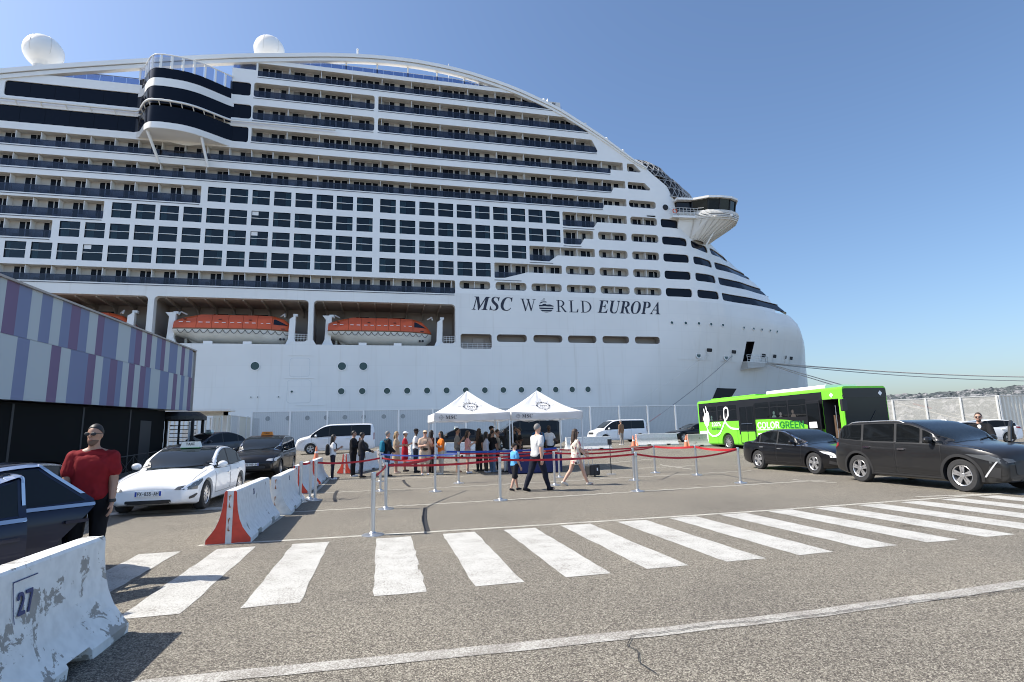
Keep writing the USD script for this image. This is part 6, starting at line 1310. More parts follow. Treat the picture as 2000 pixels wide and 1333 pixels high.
# paints
white_p = paintcar('pearl_white', (0.78, 0.79, 0.80)); black_p = paintcar('black', (0.003, 0.003, 0.004)); grey_p = paintcar('graphite', (0.020, 0.020, 0.021), .3, .3); navy_p = paintcar('navy', (0.003, 0.005, 0.018)); dgrey_p = paintcar('slate', (0.05, 0.055, 0.07), .3, .35)
vanwhite = paintcar('van_white', (0.74, 0.75, 0.76), 0, .35)
HD = -PI/2                                       # heading towards the camera side, -y
saloon_top = [(2.42, .62), (2.3, .74), (1.85, .85), (1.15, .95), (.9, 1.0), (.35, 1.27), (-.1, 1.42), (-.6, 1.455), (-1.1, 1.38), (-1.7, 1.13), (-1.95, 1.07), (-2.36, 1.03), (-2.42, .82)]
saloon_belt = [(2.42, .55), (2.2, .68), (1.2, .87), (0, .92), (-1.3, .97), (-2.1, 1.0), (-2.42, .8)]
C_tesla = Car(4.69, 1.85, .335, 1.45, -1.42, [(2.345, .60), (2.24, .69), (1.95, .765), (1.35, .87), (1.0, .93), (.85, .98), (.5, 1.16), (.1, 1.34), (-.25, 1.425), (-.6, 1.435), (-1.1, 1.36), (-1.6, 1.18), (-2.0, 1.04), (-2.28, .98), (-2.345, .8)],
    [(2.345, .53), (2.1, .65), (1.5, .78), (.9, .86), (0, .90), (-1.2, .94), (-2, .97), (-2.345, .78)], .30, .17, .26)
tesla = build_car('white_taxi', 'white electric saloon taxi with lit roof sign facing the camera', C_tesla, white_p, (-4.85, 16.15, 0), HD-.02, (1.0, -.05), (-.85, -1.75), pillars=(-.35, -1.28), doors=((-.33, .88), (-1.28, -.37)), head=[(.12, .60), (.30, .72), (.62, .775), (.60, .73), (.40, .62), (.2, .565)],
    plate_no='FX-835-AH', plate_z=.47, roofglass=(-.02, -.85), taxi=('white', 'TAXI'), lampm='lampdark', fog=[(.14, .36), (.36, .42), (.40, .40), (.30, .33), (.16, .31)], spokes=10, tail=[(.04, .80), (.3, .86), (.3, .80), (.06, .74)])
C_mpv = Car(4.6, 1.83, .33, 1.42, -1.38, [(2.3, .62), (2.17, .80), (1.8, .94), (1.4, 1.03), (1.2, 1.1), (.75, 1.36), (.3, 1.55), (-.3, 1.63), (-1.2, 1.62), (-1.9, 1.52), (-2.15, 1.2), (-2.26, .95), (-2.3, .8)], [(2.3, .56), (2.0, .78), (1.4, .94), (0, .98), (-1.5, 1.03), (-2.2, 1.05), (-2.3, .78)], .2)
build_car('black_taxi', 'black people carrier taxi with an orange roof sign behind the white taxi', C_mpv, black_p, (-4.75, 25.6, float(gz(25.6))), HD-.03, (1.3, .15), (-1.9, -2.15), pillars=(.85, -.25, -1.2), doors=((-.2, .95), (-1.2, -.25)), head=[(.1, .72), (.25, .80), (.75, .86), (.6, .79), (.2, .68)],
    plate_no='FS-960-JH', plate_z=.52, grille=(.5, .36, .46), taxi=('orange', 'TAXI'), chrome=True, chromeline=True, fog=[(.1, .40), (.3, .46), (.35, .36), (.15, .32)])
C_suv = Car(4.75, 1.92, .36, 1.46, -1.43, [(2.37, .68), (2.25, .79), (1.9, .89), (1.3, 1.02), (1.0, 1.09), (.5, 1.34), (.1, 1.53), (-.3, 1.61), (-.7, 1.62), (-1.2, 1.53), (-1.7, 1.34), (-2.1, 1.15), (-2.32, 1.07), (-2.37, .86)], [(2.37, .6), (2.1, .75), (1.4, .93), (0, 1.0), (-1.2, 1.06), (-2.1, 1.08), (-2.37, .84)], .28)
build_car('grey_taxi', 'dark grey crossover taxi with pale green roof sign beside the black wall', C_suv, dgrey_p, (-9.5, 34.5, float(gz(34.5))), HD-.62, (1.05, 0), (-.95, -2.0), pillars=(-.3, -1.3), doors=((-.3, .9), (-1.3, -.34)), head=[(.1, .68), (.3, .82), (.6, .88), (.5, .8), (.2, .64)], taxi=('white', 'TAXI'), spokes=10)
C_van = Car(5.0, 1.92, .34, 1.55, -1.72, [(2.5, .70), (2.38, .98), (2.0, 1.12), (1.75, 1.18), (1.55, 1.28), (1.1, 1.60), (.75, 1.80), (.35, 1.895), (-.4, 1.92), (-2.0, 1.91), (-2.36, 1.86), (-2.44, 1.5), (-2.48, 1.1), (-2.5, .8)], [(2.5, .62), (2.25, .88), (1.6, 1.03), (0, 1.10), (-2.4, 1.12), (-2.5, .78)], .11, .2, .16, .05, .8, .4)
van_head = [(.08, .78), (.25, .94), (.62, 1.0), (.55, .9), (.2, .72)]
build_car('white_van', 'white passenger van at the left, behind the queue', C_van, vanwhite, (-2.9, 39.2, float(gz(39.2))), PI+.02, (1.65, .7), (-2.36, -2.46), pillars=(.42, -.95), doors=((.45, 1.5), (-.9, .4)), head=van_head, sides=(1, -1), roofm=None, tail=[(.03, .85), (.10, .85), (.10, 1.3), (.03, 1.3)], taxi=None, cat='van')
build_car('white_van', 'white van with black wheels at the right, behind the graffiti barrier', C_van, vanwhite, (20.0, 45.2, float(gz(45.2))), PI+.06, (1.65, .7), (-2.36, -2.46), pillars=(.42, -.95), doors=((.45, 1.5), (-.9, .4)), head=van_head, grille=(.5, .72, .9), tail=[(.03, .85), (.10, .85), (.10, 1.3), (.03, 1.3)], cat='van', fog=[(.1, .4), (.35, .45), (.35, .36), (.1, .32)])
build_car('black_van', 'black van parked behind the right tent', C_van, black_p, (9.6, 37.5, float(gz(37.5))), PI-.03, (1.65, .7), (-2.36, -2.46), pillars=(.42, -.95), doors=((.45, 1.5), (-.9, .4)), head=van_head, cat='van', tail=[(.03, .85), (.10, .85), (.10, 1.3), (.03, 1.3)])
C_sal = Car(4.85, 1.87, .345, 1.42, -1.39, saloon_top, saloon_belt, .28)
build_car('black_saloon', 'black saloon taxi seen under the left tent behind the queue', C_sal, black_p, (4.7, 36.6, float(gz(36.6))), PI-.02, (1.0, 0), (-1.0, -1.75), pillars=(-.3, -1.25), doors=((-.3, .9), (-1.25, -.34)), head=[(.1, .66), (.3, .76), (.7, .80), (.5, .72), (.2, .62)], taxi=('white', 'TAXI'))
build_car('black_saloon', 'black car parked behind the rear corner of the green bus', C_sal, black_p, (24.4, 40.2, float(gz(40.2))), PI+.02, (1.0, 0), (-1.0, -1.75), pillars=(-.3, -1.25), doors=((-.3, .9), (-1.25, -.34)), head=[(.1, .66), (.3, .76), (.7, .80), (.5, .72), (.2, .62)])
build_car('black_saloon', 'glossy black saloon between the green bus and the dark grey car', C_sal, black_p, (14.62, 16.95, 0), HD-.02, (1.0, 0), (-1.0, -1.75), pillars=(-.3, -1.25), doors=((-.3, .9), (-1.25, -.34)), head=[(.1, .64), (.3, .75), (.7, .80), (.55, .73), (.25, .66), (.2, .60)], chromeline=True, fog=[(.1, .40), (.35, .46), (.38, .36), (.15, .32)], chrome=True, spokes=5)
C_peu = Car(4.64, 1.86, .365, 1.42, -1.42, [(2.32, .72), (2.24, .90), (1.95, 1.02), (1.35, 1.10), (1.1, 1.16), (.6, 1.42), (.1, 1.60), (-.4, 1.645), (-1.4, 1.63), (-1.95, 1.56), (-2.14, 1.3), (-2.27, 1.0), (-2.32, .8)], [(2.32, .64), (2.15, .84), (1.3, 1.02), (0, 1.06), (-1.4, 1.10), (-2.1, 1.14), (-2.32, .78)], .22, .2, .18, .10)
peu = build_car('grey_car', 'dark grey seven seat car at the right, its far door open', C_peu, grey_p, (13.78, 11.55, 0), HD-.02, (1.2, .15), (-1.95, -2.15), pillars=(.5, -.22, -1.25), doors=((-.2, 1.0), (-1.25, -.25)), head=[(.10, .80), (.28, .88), (.75, .90), (.60, .84), (.3, .76), (.15, .72)], cladding=.30, arch_trim=True, rails=True, chrome=True,
    grille=(.55, .42, .72), fog=[(.10, .56), (.30, .60), (.36, .38), (.14, .34)], spokes=5, tail=[(.03, .86), (.25, .98), (.25, 1.06), (.03, 1.04)], lampm='lampdark', open_doors={})
obj('daytime_lamp', C_peu.side(Polygon([(2.32-.14, .70), (2.32-.17, .70), (2.32-.42, .36), (2.32-.38, .36)]), -1, .014), M['lamp'], peu); obj('side_crease', C_peu.side(LineString([(-1.0, .50), (-.1, .46), (1.0, .42)]).buffer(.012), -1, .010), M['rim'] if False else grey_p, peu)
obj('open_door', MB().tube([(1.15, 1.0, 1.06), (1.02, 1.25, 1.40), (.85, 1.55, 1.54), (.68, 1.78, 1.48), (.58, 1.92, 1.1)], .04, 6).add([(1.2, .98, .4), (1.2, .98, .98), (.55, 1.95, 1.0), (.55, 1.95, .4)], [[0, 1, 2, 3], [3, 2, 1, 0]]), M['black'], peu)
C_hat = Car(4.2, 1.78, .33, 1.3, -1.27, [(2.1, .62), (1.98, .76), (1.6, .87), (1.1, .96), (.85, 1.02), (.35, 1.28), (-.1, 1.42), (-.6, 1.46), (-1.3, 1.41), (-1.72, 1.28), (-1.95, 1.02), (-2.05, .95), (-2.1, .8)], [(2.1, .56), (1.9, .72), (1.1, .9), (0, .94), (-1.4, 1.0), (-1.95, 1.02), (-2.1, .78)], .26)
hk = dict(pillars=(-.25, -1.15), doors=((-.25, .8), (-1.15, -.29)), head=[(.1, .66), (.3, .78), (.6, .82), (.5, .74), (.2, .62)], tail=[(.03, .85), (.4, .92), (.4, 1.0), (.03, 1.0)])
build_car('white_hatchback', 'white hatchback with red tail lamp at the right edge behind the suited man', C_hat, white_p, (31.3, 25.2, float(gz(25.2))), PI-.25, (.95, 0), (-1.45, -1.95), **hk)
build_car('white_hatchback', 'second white car at the right edge of the photo, partly cut off', C_hat, white_p, (36.5, 27.5, float(gz(27.5))), PI-.4, (.95, 0), (-1.45, -1.95), **hk)
build_car('black_hatchback', 'black car whose roof shows behind the dark grey car', C_hat, black_p, (24.8, 22.2, float(gz(22.2))), PI+.1, (.95, 0), (-1.45, -1.95), **hk)
C_nav = Car(4.6, 1.85, .335, 1.40, -1.38, [(2.3, .62), (2.2, .74), (1.75, .85), (1.1, .93), (.85, .97), (.3, 1.22), (-.15, 1.36), (-.6, 1.405), (-1.4, 1.39), (-1.95, 1.33), (-2.12, 1.18), (-2.25, .95), (-2.3, .8)], [(2.2, .68), (1.2, .85), (0, .89), (-1.3, .93), (-2.1, .96), (2.3, .55), (-2.3, .8)], .26)
nav = build_car('navy_car', 'navy estate car with open side doors at the left edge, before the man in red', C_nav, navy_p, (-4.72, 6.5, 0), HD, (.95, 0), (-2.0, -2.2), pillars=(-.02, -1.1), doors=((-.02, 1.05), (-1.1, -.06)), open_doors={0: .52, 1: .70}, sides=(1, -1), chromeline=True, head=[(.1, .66), (.3, .76), (.7, .80), (.5, .72), (.2, .62)], roofglass=(-.05, -1.9), roofm=M['blackglass'],
    door_clip={1: P((-.0, .2), (-.60, .2), (-.78, .58), (-1.10, .90), (-1.10, .97), (-.72, 1.28), (-.48, 1.5), (0, 1.5))})
obj('spoiler', MB().add(*C_nav.over(-1.75, -2.08, .02, .02)).add(*C_nav.over(-1.75, -2.2, .02, .012)), black_p, nav); obj('antenna_fin', MB().prism(P((-1.75, 1.34), (-1.5, 1.37), (-1.72, 1.47)), -.02, .02, XZ), M['black'], nav)

# ------------------------------------------------------------ the green bus
bus = thing('green_bus', 'bright green electric coach with black window band, white plug graphic and passengers', 'bus', (22.15, 27.59, float(gz(27.59))), HD)
bg = paintcar('bus_green', (0.17, 0.60, 0.035), 0, .3); bk = mat('bus_black', (0.012, 0.012, 0.014), .25)
XR, XF, YR = -6.1, 6.1, -1.25
sec = rrect(-1.25, .30, 1.25, 3.16, .16, 5)
def along(p, x0, x1): return MB().prism(p, x0, x1, lambda a, b, d: np.stack([d, a, b], 1))
bm = manifold3d.Manifold(manifold3d.Mesh(*[np.asarray(q, t_) for q, t_ in zip(fixm(along(sec, XR, XF)), (np.float32, np.uint32))]))
WC = (-3.0, 2.9)
for x in WC:
    for sg in (-1, 1): bm = bm - manifold3d.Manifold.cylinder(.7, .56, .56, 40, True).rotate((90, 0, 0)).translate((x, sg*1.15, .47))
# hollow behind the open front door
bm = bm - manifold3d.Manifold.cube((1.0, .9, 2.2)).translate((4.85, -1.3, .4))
o_ = bm.to_mesh(); obj('body', (np.array(o_.vert_properties[:, :3]), o_.tri_verts), bg, bus, smooth=25)
def bside(p, m, d0=.004, d1=.012, name='panel', parent=None, sg=-1): return obj(name, MB().prism(p, sg*1.25+sg*d1, sg*1.25+sg*d0, XZ), m, parent or bus)
SEATS = [mat('bus_passenger_%s' % n_, c_, .8) for n_, c_ in (('dark', (.035, .03, .028)), ('teal', (.04, .075, .07)), ('brown', (.06, .045, .03)), ('grey', (.05, .05, .055)))]; rngb = np.random.default_rng(8)
for sg in (-1, 1):
    bside(P((XR+.12, 1.76), (-1.78, 1.76), (-1.78, .95), (-.24, .95), (-.24, 1.78), (1.0, 1.79), (2.4, 1.70), (3.3, 1.52), (4.0, 1.35), (4.85, 1.18), (4.85, 2.98), (XR+.12, 2.98)) if sg < 0 else P((XR+.12, 1.76), (5.9, 1.5), (5.9, 2.98), (XR+.12, 2.98)), bk, .002, .010, 'window_band', sg=sg)
    for a, b, z0 in ((-5.9, -4.0, 1.84), (-3.85, -1.92, 1.84), (-.2, 1.0, 1.86), (1.08, 2.42, 1.86), (2.5, 3.75, 1.84)) if sg < 0 else ((-5.9, -4.0, 1.84), (-3.85, -1.92, 1.84), (-1.85, 0, 1.86), (.1, 2.0, 1.86), (2.1, 4, 1.84)):
        w_ = bside(rrect(a, z0, b, 2.72, .07), M['carglass'], .011, .016, 'window', sg=sg)
        bside(sbox(a+.05, 2.42, b-.05, 2.435), M['black'], .016, .019, 'vent_bar', w_, sg)
        if sg < 0: 
            for x in (a+.08, b-.3): bside(P((x, 2.40), (x+.16, 2.40), (x+.10, 1.95), (x+.03, 1.95)), mat('bus_curtain', (.16, .24, .22), .9) if '/World/Looks/bus_curtain' not in _used else None, .0162, .018, 'curtain', w_, sg) if False else None
            for k in range(int((b-a)/.55)):
                if rngb.random() < .3: continue
                x = a+.3+k*.55+rngb.uniform(-.08, .08); zq = 2.06+rngb.uniform(-.06, .1); q_ = affinity.scale(Point(x, zq).buffer(.085, quad_segs=5), 1, 1.2).union(affinity.scale(Point(x+rngb.uniform(-.04, .04), zq-.28).buffer(.19, quad_segs=6), 1, .9)).intersection(sbox(a+.03, z0, b-.03, 2.4))
                bside(q_, SEATS[rngb.integers(0, 4)], .0162, .0175, 'passenger', w_, sg)
# mid door
bside(rrect(-1.66, .42, -.26, 2.66, .05), bk, .012, .03, 'mid_door')
for a, b in ((-1.60, -.99), (-.93, -.32)):
    bside(rrect(a, 1.2, b, 2.55, .05), M['carglass'], .03, .036, 'door_pane'); bside(rrect(a, .48, b, 1.1, .04), bg, .03, .036, 'door_panel')
bside(sbox(-1.45, 1.55, -.45, 1.58), M['chrome'], .05, .08, 'door_bar')
# open front door: leaf folded outwards, dark entrance with seats
obj('entrance', MB().box((4.86, -.42, .42), (5.84, -.405, 2.59)).box((4.86, -1.24, .41), (5.84, -.41, .46)).box((4.86, -1.24, .41), (4.875, -.41, 2.59)).box((5.825, -1.24, .41), (5.84, -.41, 2.59)).box((4.86, -1.24, 2.575), (5.84, -.41, 2.59)), M['dark'], bus)
obj('entrance_step', MB().box((4.9, -1.2, .5), (5.8, -.75, .72)), M['black'], bus)
obj('seat', MB().box((4.95, -.8, .75), (5.4, -.45, 1.2)).box((4.95, -.8, 1.2), (5.08, -.45, 1.85)), mat('bus_seat', (.10, .06, .035), .9), bus); obj('grab_pole', MB().tube([(5.35, -1.0, .5), (5.35, -1.0, 2.3)], .02, 6), M['rim'], bus)
lf = along(rrect(-1.45, .45, -1.40, 2.58, .02), 3.95, 4.84); obj('door_leaf', lf, bk, bus); obj('leaf_glass', MB().box((4.02, -1.462, 1.2), (4.78, -1.455, 2.45)), M['carglass'], bus); obj('leaf_notice', MB().box((4.1, -1.468, 1.25), (4.6, -1.463, 1.55)), M['graphic'], bus)
# front: big curved windscreen
def ffront(p, m, d, name): return obj(name, MB().prism(p, XF, XF+d, lambda a, b, dd: np.stack([dd, a, b], 1)), m, bus)
ffront(rrect(-1.2, 1.05, 1.2, 3.02, .14), M['windscreen'], .02, 'windscreen'); ffront(rrect(-1.22, 2.62, 1.22, 3.06, .1), bk, .03, 'destination_box'); ffront(rrect(-1.1, .42, 1.1, .95, .1), bg, .03, 'front_panel')
for y in (-.85, .85): ffront(rrect(y-.22, .62, y+.22, .82, .06), M['lamp'], .05, 'headlight')
bside(P((5.84, .4), (6.02, .4), (6.02, 3.0), (5.84, 3.0)), bg, .002, .014, 'front_pillar')
obj('mirror', MB().bar((6.05, -1.2, 2.75), (6.35, -1.45, 2.6), .05).mb(along(rrect(-1.6, 2.0, -1.34, 2.55, .05), 6.27, 6.4)), M['black'], bus)
obj('wiper', MB().bar((6.14, -.2, 1.1), (6.14, .5, 2.0), .02), M['black'], bus)
obj('dashboard', MB().box((6.03, -.9, 1.02), (6.121, .9, 1.18)), M['black'], bus)
obj('roof_pod', MB().mb(along(rrect(-.95, 3.1, .95, 3.34, .1), .5, 4.8)), M['graphic'], bus, smooth=30); obj('roof_box', MB().mb(along(rrect(-.9, 3.1, .9, 3.26, .05), -5.0, -.5)), bg, bus)
for x in WC:
    for sg in (-1, 1): wheel(bus, (x, sg*1.10, .47), .47, sg, 10, .28, True); obj('wheel_arch', MB().prism(Point(x, .47).buffer(.585, quad_segs=16).difference(Point(x, .47).buffer(.555, quad_segs=16)).intersection(sbox(-9, .3, 9, 2)), sg*1.262, sg*1.245, XZ), M['black'], bus)
# graphics on the side
bside(rrect(-6.02, .50, -5.1, 1.18, .02), M['graphic'], .004, .012, 'vent_grille')
for k in range(7): bside(sbox(-5.98, .55+k*.09, -5.14, .565+k*.09), M['steel'], .012, .016, 'slat')
def btext(t, h, x, z, m, bold=True, sx=1.0, name='lettering'):
    tm = meshkit.text_mesh(t, h, .003, bold=bold); v = np.array(tm.vertices); obj(name, (np.stack([x+v[:, 0]*sx, -1.262-v[:, 2], z+v[:, 1]], 1), tm.faces), m, bus); return x + v[:, 0].max()*sx
e_ = btext('COLOR', .34, -.12, 1.28, M['graphic'], True, 1.12); btext('GREEN', .34, e_+.02, 1.28, M['darkgreen'], True, 1.16)
bside(sbox(-.15, 1.18, 1.2, 1.215), M['graphic'], .01, .013, 'underline'); btext('Bus', .2, -.1, .86, M['graphic']) if False else None
bside(sbox(-.1, .86, 1.0, 1.02), M['graphic'], .006, .010, 'white_stripe')
btext('100%', .25, -4.62, 1.47, M['graphic'], True, 1.05); btext('ÉLECTRIQUE', .13, -4.62, 1.24, M['darkgreen'], True, 1.0)
plug = unary_union([P((-5.35, 2.15), (-4.95, 2.42), (-4.85, 2.25), (-4.85, 1.85), (-5.0, 1.55), (-5.2, 1.5), (-5.35, 1.68), (-5.45, 1.95)).buffer(.05), LineString([(-5.27, 2.25), (-5.36, 2.6)]).buffer(.05), LineString([(-5.02, 2.42), (-5.12, 2.74)]).buffer(.05), sbox(-5.22, 1.38, -5.02, 1.6)])
bside(plug, M['graphic'], .018, .022, 'plug_graphic')
t_ = np.linspace(0, 1, 60); cp = np.array([(-5.12, 1.4), (-4.95, 1.05), (-4.45, .84), (-3.9, .95), (-3.5, 1.3), (-3.15, 1.75), (-2.75, 2.15), (-2.75, 2.48), (-2.95, 2.6), (-3.17, 2.45), (-3.2, 2.1), (-3.1, 1.75), (-2.8, 1.45), (-2.4, 1.3), (-1.85, 1.27)])
cs_ = np.linspace(0, 1, len(cp)); cb = np.c_[PchipInterpolator(cs_, cp[:, 0])(t_), PchipInterpolator(cs_, cp[:, 1])(t_)]
bside(LineString(cb).buffer(.055), M['graphic'], .018, .022, 'cable_graphic')
for x, d_ in ((5.45, 2.78), ): bside(P((x-.12, d_), (x, d_+.12), (x+.12, d_), (x, d_-.12)), M['graphic'], .012, .016, 'diamond_mark')
ffront(P((.75, 2.82), (.87, 2.94), (.99, 2.82), (.87, 2.70)), M['graphic'], .035, 'diamond_mark')
for x in (-4.0, -2.0, .6, 2.0): bside(sbox(x, .33, x+.012, 1.6), M['black'], .002, .006, 'panel_seam')
btm = MB().box((XR-.02, -.9, 1.9), (XR, .9, 2.8)); obj('rear_window', btm, M['carglass'], bus)
# ------------------------------------------------------------ people
MAN = manifold3d.Manifold
_sph = {}
def _ball(r, n):
    k = (round(r, 4), n)
    if k not in _sph: _sph[k] = MAN.sphere(r, n)
    return _sph[k]
def bone(a, b, ra, rb, n=10):
    return MAN.batch_hull([_ball(ra, n).translate(tuple(map(float, a))), _ball(rb, n).translate(tuple(map(float, b)))])
def blob(c, r, n=12): return MAN.sphere(1.0, n).scale(tuple(map(float, r))).translate(tuple(map(float, c)))
def melt(parts, edge, it=6):
    m_ = MAN.batch_boolean(parts, manifold3d.OpType.Add)
    if edge: m_ = m_.refine_to_length(edge)
    q = m_.to_mesh(); t = trimesh.Trimesh(np.array(q.vert_properties[:, :3]), np.array(q.tri_verts), process=False)
    if it: trimesh.smoothing.filter_taubin(t, .5, -.53, it)
    return np.array(t.vertices), np.array(t.faces)
def rot(v, axis, a):
    c, s_ = math.cos(a), math.sin(a); x, y, z = v
    return np.array({'y': (c*x+s_*z, y, -s_*x+c*z), 'x': (x, c*y-s_*z, s_*y+c*z), 'z': (c*x-s_*y, s_*x+c*y, z)}[axis])
SK = {k: mat('skin_'+k, c, .55) for k, c in (('light', (.50, .29, .21)), ('tan', (.34, .19, .13)), ('brown', (.16, .085, .055)), ('dark', (.06, .034, .024)))}
_cl = {}
def cloth(c, n=None):
    k = 'cloth_%02x%02x%02x' % tuple(int(min(.99, q)*255) for q in c)
    if k not in _cl: _cl[k] = mat(k, c, .85, spec=.2, noise=.16, nscale=14, bump=.3, bscale=9)
    return _cl[k]
HAIR = {'black': mat('hair_black', (.010, .008, .007), .55), 'brown': mat('hair_brown', (.045, .026, .016), .6), 'grey': mat('hair_grey', (.20, .19, .18), .7), 'stubble': mat('hair_stubble', (.13, .075, .052), .8), 'blond': mat('hair_blond', (.30, .20, .10), .6)}
FLORAL = usdkit.material(stage, '/World/Looks/floral_cloth', {'g': ('texture_coordinate', {}), 'v': ('voronoi_texture', {'scale': 16.0}), 's': ('separate_color', {}), 'r': ('rgb_ramp', {'interpolate': False, 'ramp': [(0.0, (.66, .58, .48)), (.5, (.60, .50, .42)), (.66, (.07, .05, .05)), (.78, (.45, .16, .17)), (.9, (.68, .62, .54))]}), 'p': ('principled_bsdf', {'roughness': .85})},
    [('g.object', 'v.vector'), ('v.color', 's.color'), ('s.r', 'r.fac'), ('r.color', 'p.base_color')], surface='p.BSDF')
def person(label, loc, face, H=1.72, skin='tan', hair='black', hairlen=0, top=(.5, .5, .5), sleeve='short', bottom=(.03, .03, .04), legwear='long', shoes=(.6, .6, .6), legs=(0, 0, 0, 0), arms=((.05, .12, .2), (.05, .12, .2)), cap=None, glasses=False, lean=0.0,
           dress=None, bag=None, phone=False, build=1.0, head=(0, 0), detail=1, beard=None, topmat=None, jacket=False, watch=False, female=False, open_jacket=None):
    """Local +x is the way the person faces. legs: hip left, knee left, hip right, knee right; arms: (swing, spread, elbow) left, right."""
    k = H/1.75; P = thing('person', label, 'person', loc, face)
    wsc = build; E = .016 if detail > 1 else .034
    hipz, kneel, shin = .90, .43, .41
    J = {}; hips = np.array([0, 0, hipz])
    drop = 0
    for sd, sy, ha, ka in (('L', 1, legs[0], legs[1]), ('R', -1, legs[2], legs[3])):
        h_ = hips + [0, sy*.095*wsc, 0]; kn = h_ + rot((0, 0, -kneel), 'y', -ha); an = kn + rot((0, 0, -shin), 'y', -ha+ka); J['h'+sd], J['k'+sd], J['a'+sd] = h_, kn, an
        J['f'+sd] = rot((1, 0, 0), 'y', (-ha+ka)*.55) if ka > .1 or ha < -.1 else np.array([1.0, 0, 0]); J['t'+sd] = an + J['f'+sd]*.15 + [0, sy*.015, -.035]
    low = min(J['aL'][2], J['aR'][2], J['tL'][2]+.03, J['tR'][2]+.03)-.06
    up = lambda z, x=0.0, y=0.0: np.array([x, y, hipz]) + rot((0, 0, z-hipz), 'y', lean)
    sh = (.165+.35*(wsc-1)*.18)*wsc**.5*(0.9 if female else 1); neck = up(1.46); chest = up(1.27); waist = up(1.05)
    hd = up(1.615, .012) + [0, 0, 0]
    for sd, sy, (sw, sp_, el) in (('L', 1, arms[0]), ('R', -1, arms[1])):
        if el > .9 and not any(legs): sw, el = sw*.55, el+.45
        s_ = up(1.372) + [0, sy*sh, 0]; d1 = rot(rot((0, 0, -.285), 'x', sy*sp_), 'y', -sw); e_ = s_ + d1
        d2 = rot(rot((0, 0, -.245), 'x', sy*sp_*.4), 'y', -sw-el); d2 = rot(d2, 'z', -sy*.65) if el > .9 else d2; w_ = e_ + d2; J['s'+sd], J['e'+sd], J['w'+sd] = s_, e_, w_; J['d'+sd] = d2/np.linalg.norm(d2)
    hz = math.cos(head[0]); hs = math.sin(head[0]); fx = np.array([hz, hs, 0]); fy = np.array([-hs, hz, 0])
    N = 14 if detail > 1 else 10
    sk = [blob(hd+[0, 0, .022], (.096, .076, .108), 16), bone(hd+fx*.028+[0, 0, -.05], hd+fx*.045+[0, 0, -.083], .056, .038, N), bone(neck-[0, 0, .05], hd-[0, 0, .04], .058, .05, N),
          bone(hd+fx*.09+[0, 0, .012], hd+fx*.108+[0, 0, -.022], .011, .015, 8)]
    for sy in (1, -1): sk.append(blob(hd+fy*sy*.076+[0, 0, -.005], (.022, .012, .032), 8))
    W = wsc
    torso = [MAN.batch_hull([blob(chest+[0, sy*.075*W, 0], (.105*W, .095*W, .14), 14) for sy in (1, -1)] + [blob(waist+[0, sy*.05*W, 0], (.095*W, .09*W, .1), 14) for sy in (1, -1)]),
             MAN.batch_hull([blob(waist+[0, sy*.05*W, 0], (.095*W, .09*W, .1), 14) for sy in (1, -1)] + [blob(up(.93)+[0, sy*.075*W, 0], (.11*W, .095*W, .095), 14) for sy in (1, -1)]),
             MAN.batch_hull([_ball(.052*W, N).translate(tuple(J['s'+s_]+[0, 0, -.005])) for s_ in 'LR'] + [_ball(.06, N).translate(tuple(neck+[0, 0, -.025]))]),
             MAN.batch_hull([_ball(.056*W, N).translate(tuple(J['s'+s_]+[0, 0, -.02])) for s_ in 'LR'] + [blob(chest, (.10*W, .12*W, .12), 12)])]
    if female: torso.append(MAN.batch_hull([blob(up(1.27, .075)+[0, sy*.075, 0], (.06, .06, .065), 10) for sy in (1, -1)]))
    def limb_arm(s_, o): return [bone(J['s'+s_], J['e'+s_], .053*W+o, .042*W+o, N), bone(J['e'+s_], J['w'+s_], .043*W+o, .029+o, N)]
    def limb_leg(s_, o): return [bone(J['h'+s_]+[0, 0, .02], J['k'+s_], .092*W+o, .056*W+o, N), bone(J['k'+s_], J['k'+s_]*.65+J['a'+s_]*.35+[-.012, 0, 0], .055*W+o, .054*W+o, N), bone(J['k'+s_]*.65+J['a'+s_]*.35+[-.012, 0, 0], J['a'+s_], .054*W+o, .036+o, N)]
    for s_, sy in (('L', 1), ('R', -1)):
        sk += limb_arm(s_, 0) + limb_leg(s_, 0)
        d = J['d'+s_]; side = np.array([0, -sy, 0.0]); pal = np.cross(d, side); pal /= max(np.linalg.norm(pal), 1e-6); w_ = J['w'+s_]
        fw_ = np.cross(side, d); fw_ /= max(np.linalg.norm(fw_), 1e-6)
        if fw_[0] < 0: fw_ = -fw_
        inn = side
        sk.append(MAN.batch_hull([_ball(.017, 8).translate(tuple(w_+d*.015+fw_*q)) for q in (-.018, .018)] + [_ball(.013, 8).translate(tuple(w_+d*.09+fw_*q)) for q in (-.032, .032)]))
        for i, (q, L) in enumerate(((.033, .07), (.011, .08), (-.011, .074), (-.032, .058))):
            a = w_+d*.088+fw_*q; b = a+d*L*.55+inn*.012; c = b+d*L*.4+inn*.026; sk += [bone(a, b, .0098, .009, 7), bone(b, c, .009, .008, 7)]
        a = w_+d*.03+fw_*.025; b = a+d*.03+fw_*.03+inn*.01; c = b+d*.032+fw_*.006+inn*.012; sk += [bone(a, b, .012, .0105, 7), bone(b, c, .0105, .009, 7)]
        sk.append(bone(J['a'+s_]-[0, 0, .02], J['t'+s_]-[0, 0, .0], .036, .026, 8))
    sk += torso
    kT = lambda vf: (np.asarray(vf[0])*k - np.array([0, 0, low*k]), vf[1])
    def put(name, vf, m_, sm=True, parent=P): return obj(name, kT(vf), m_, parent, smooth=sm)
    body = put('body', melt(sk, E, 4), SK[skin])
    # clothes
    tm = topmat or cloth(top); o = .016 if not jacket else .026
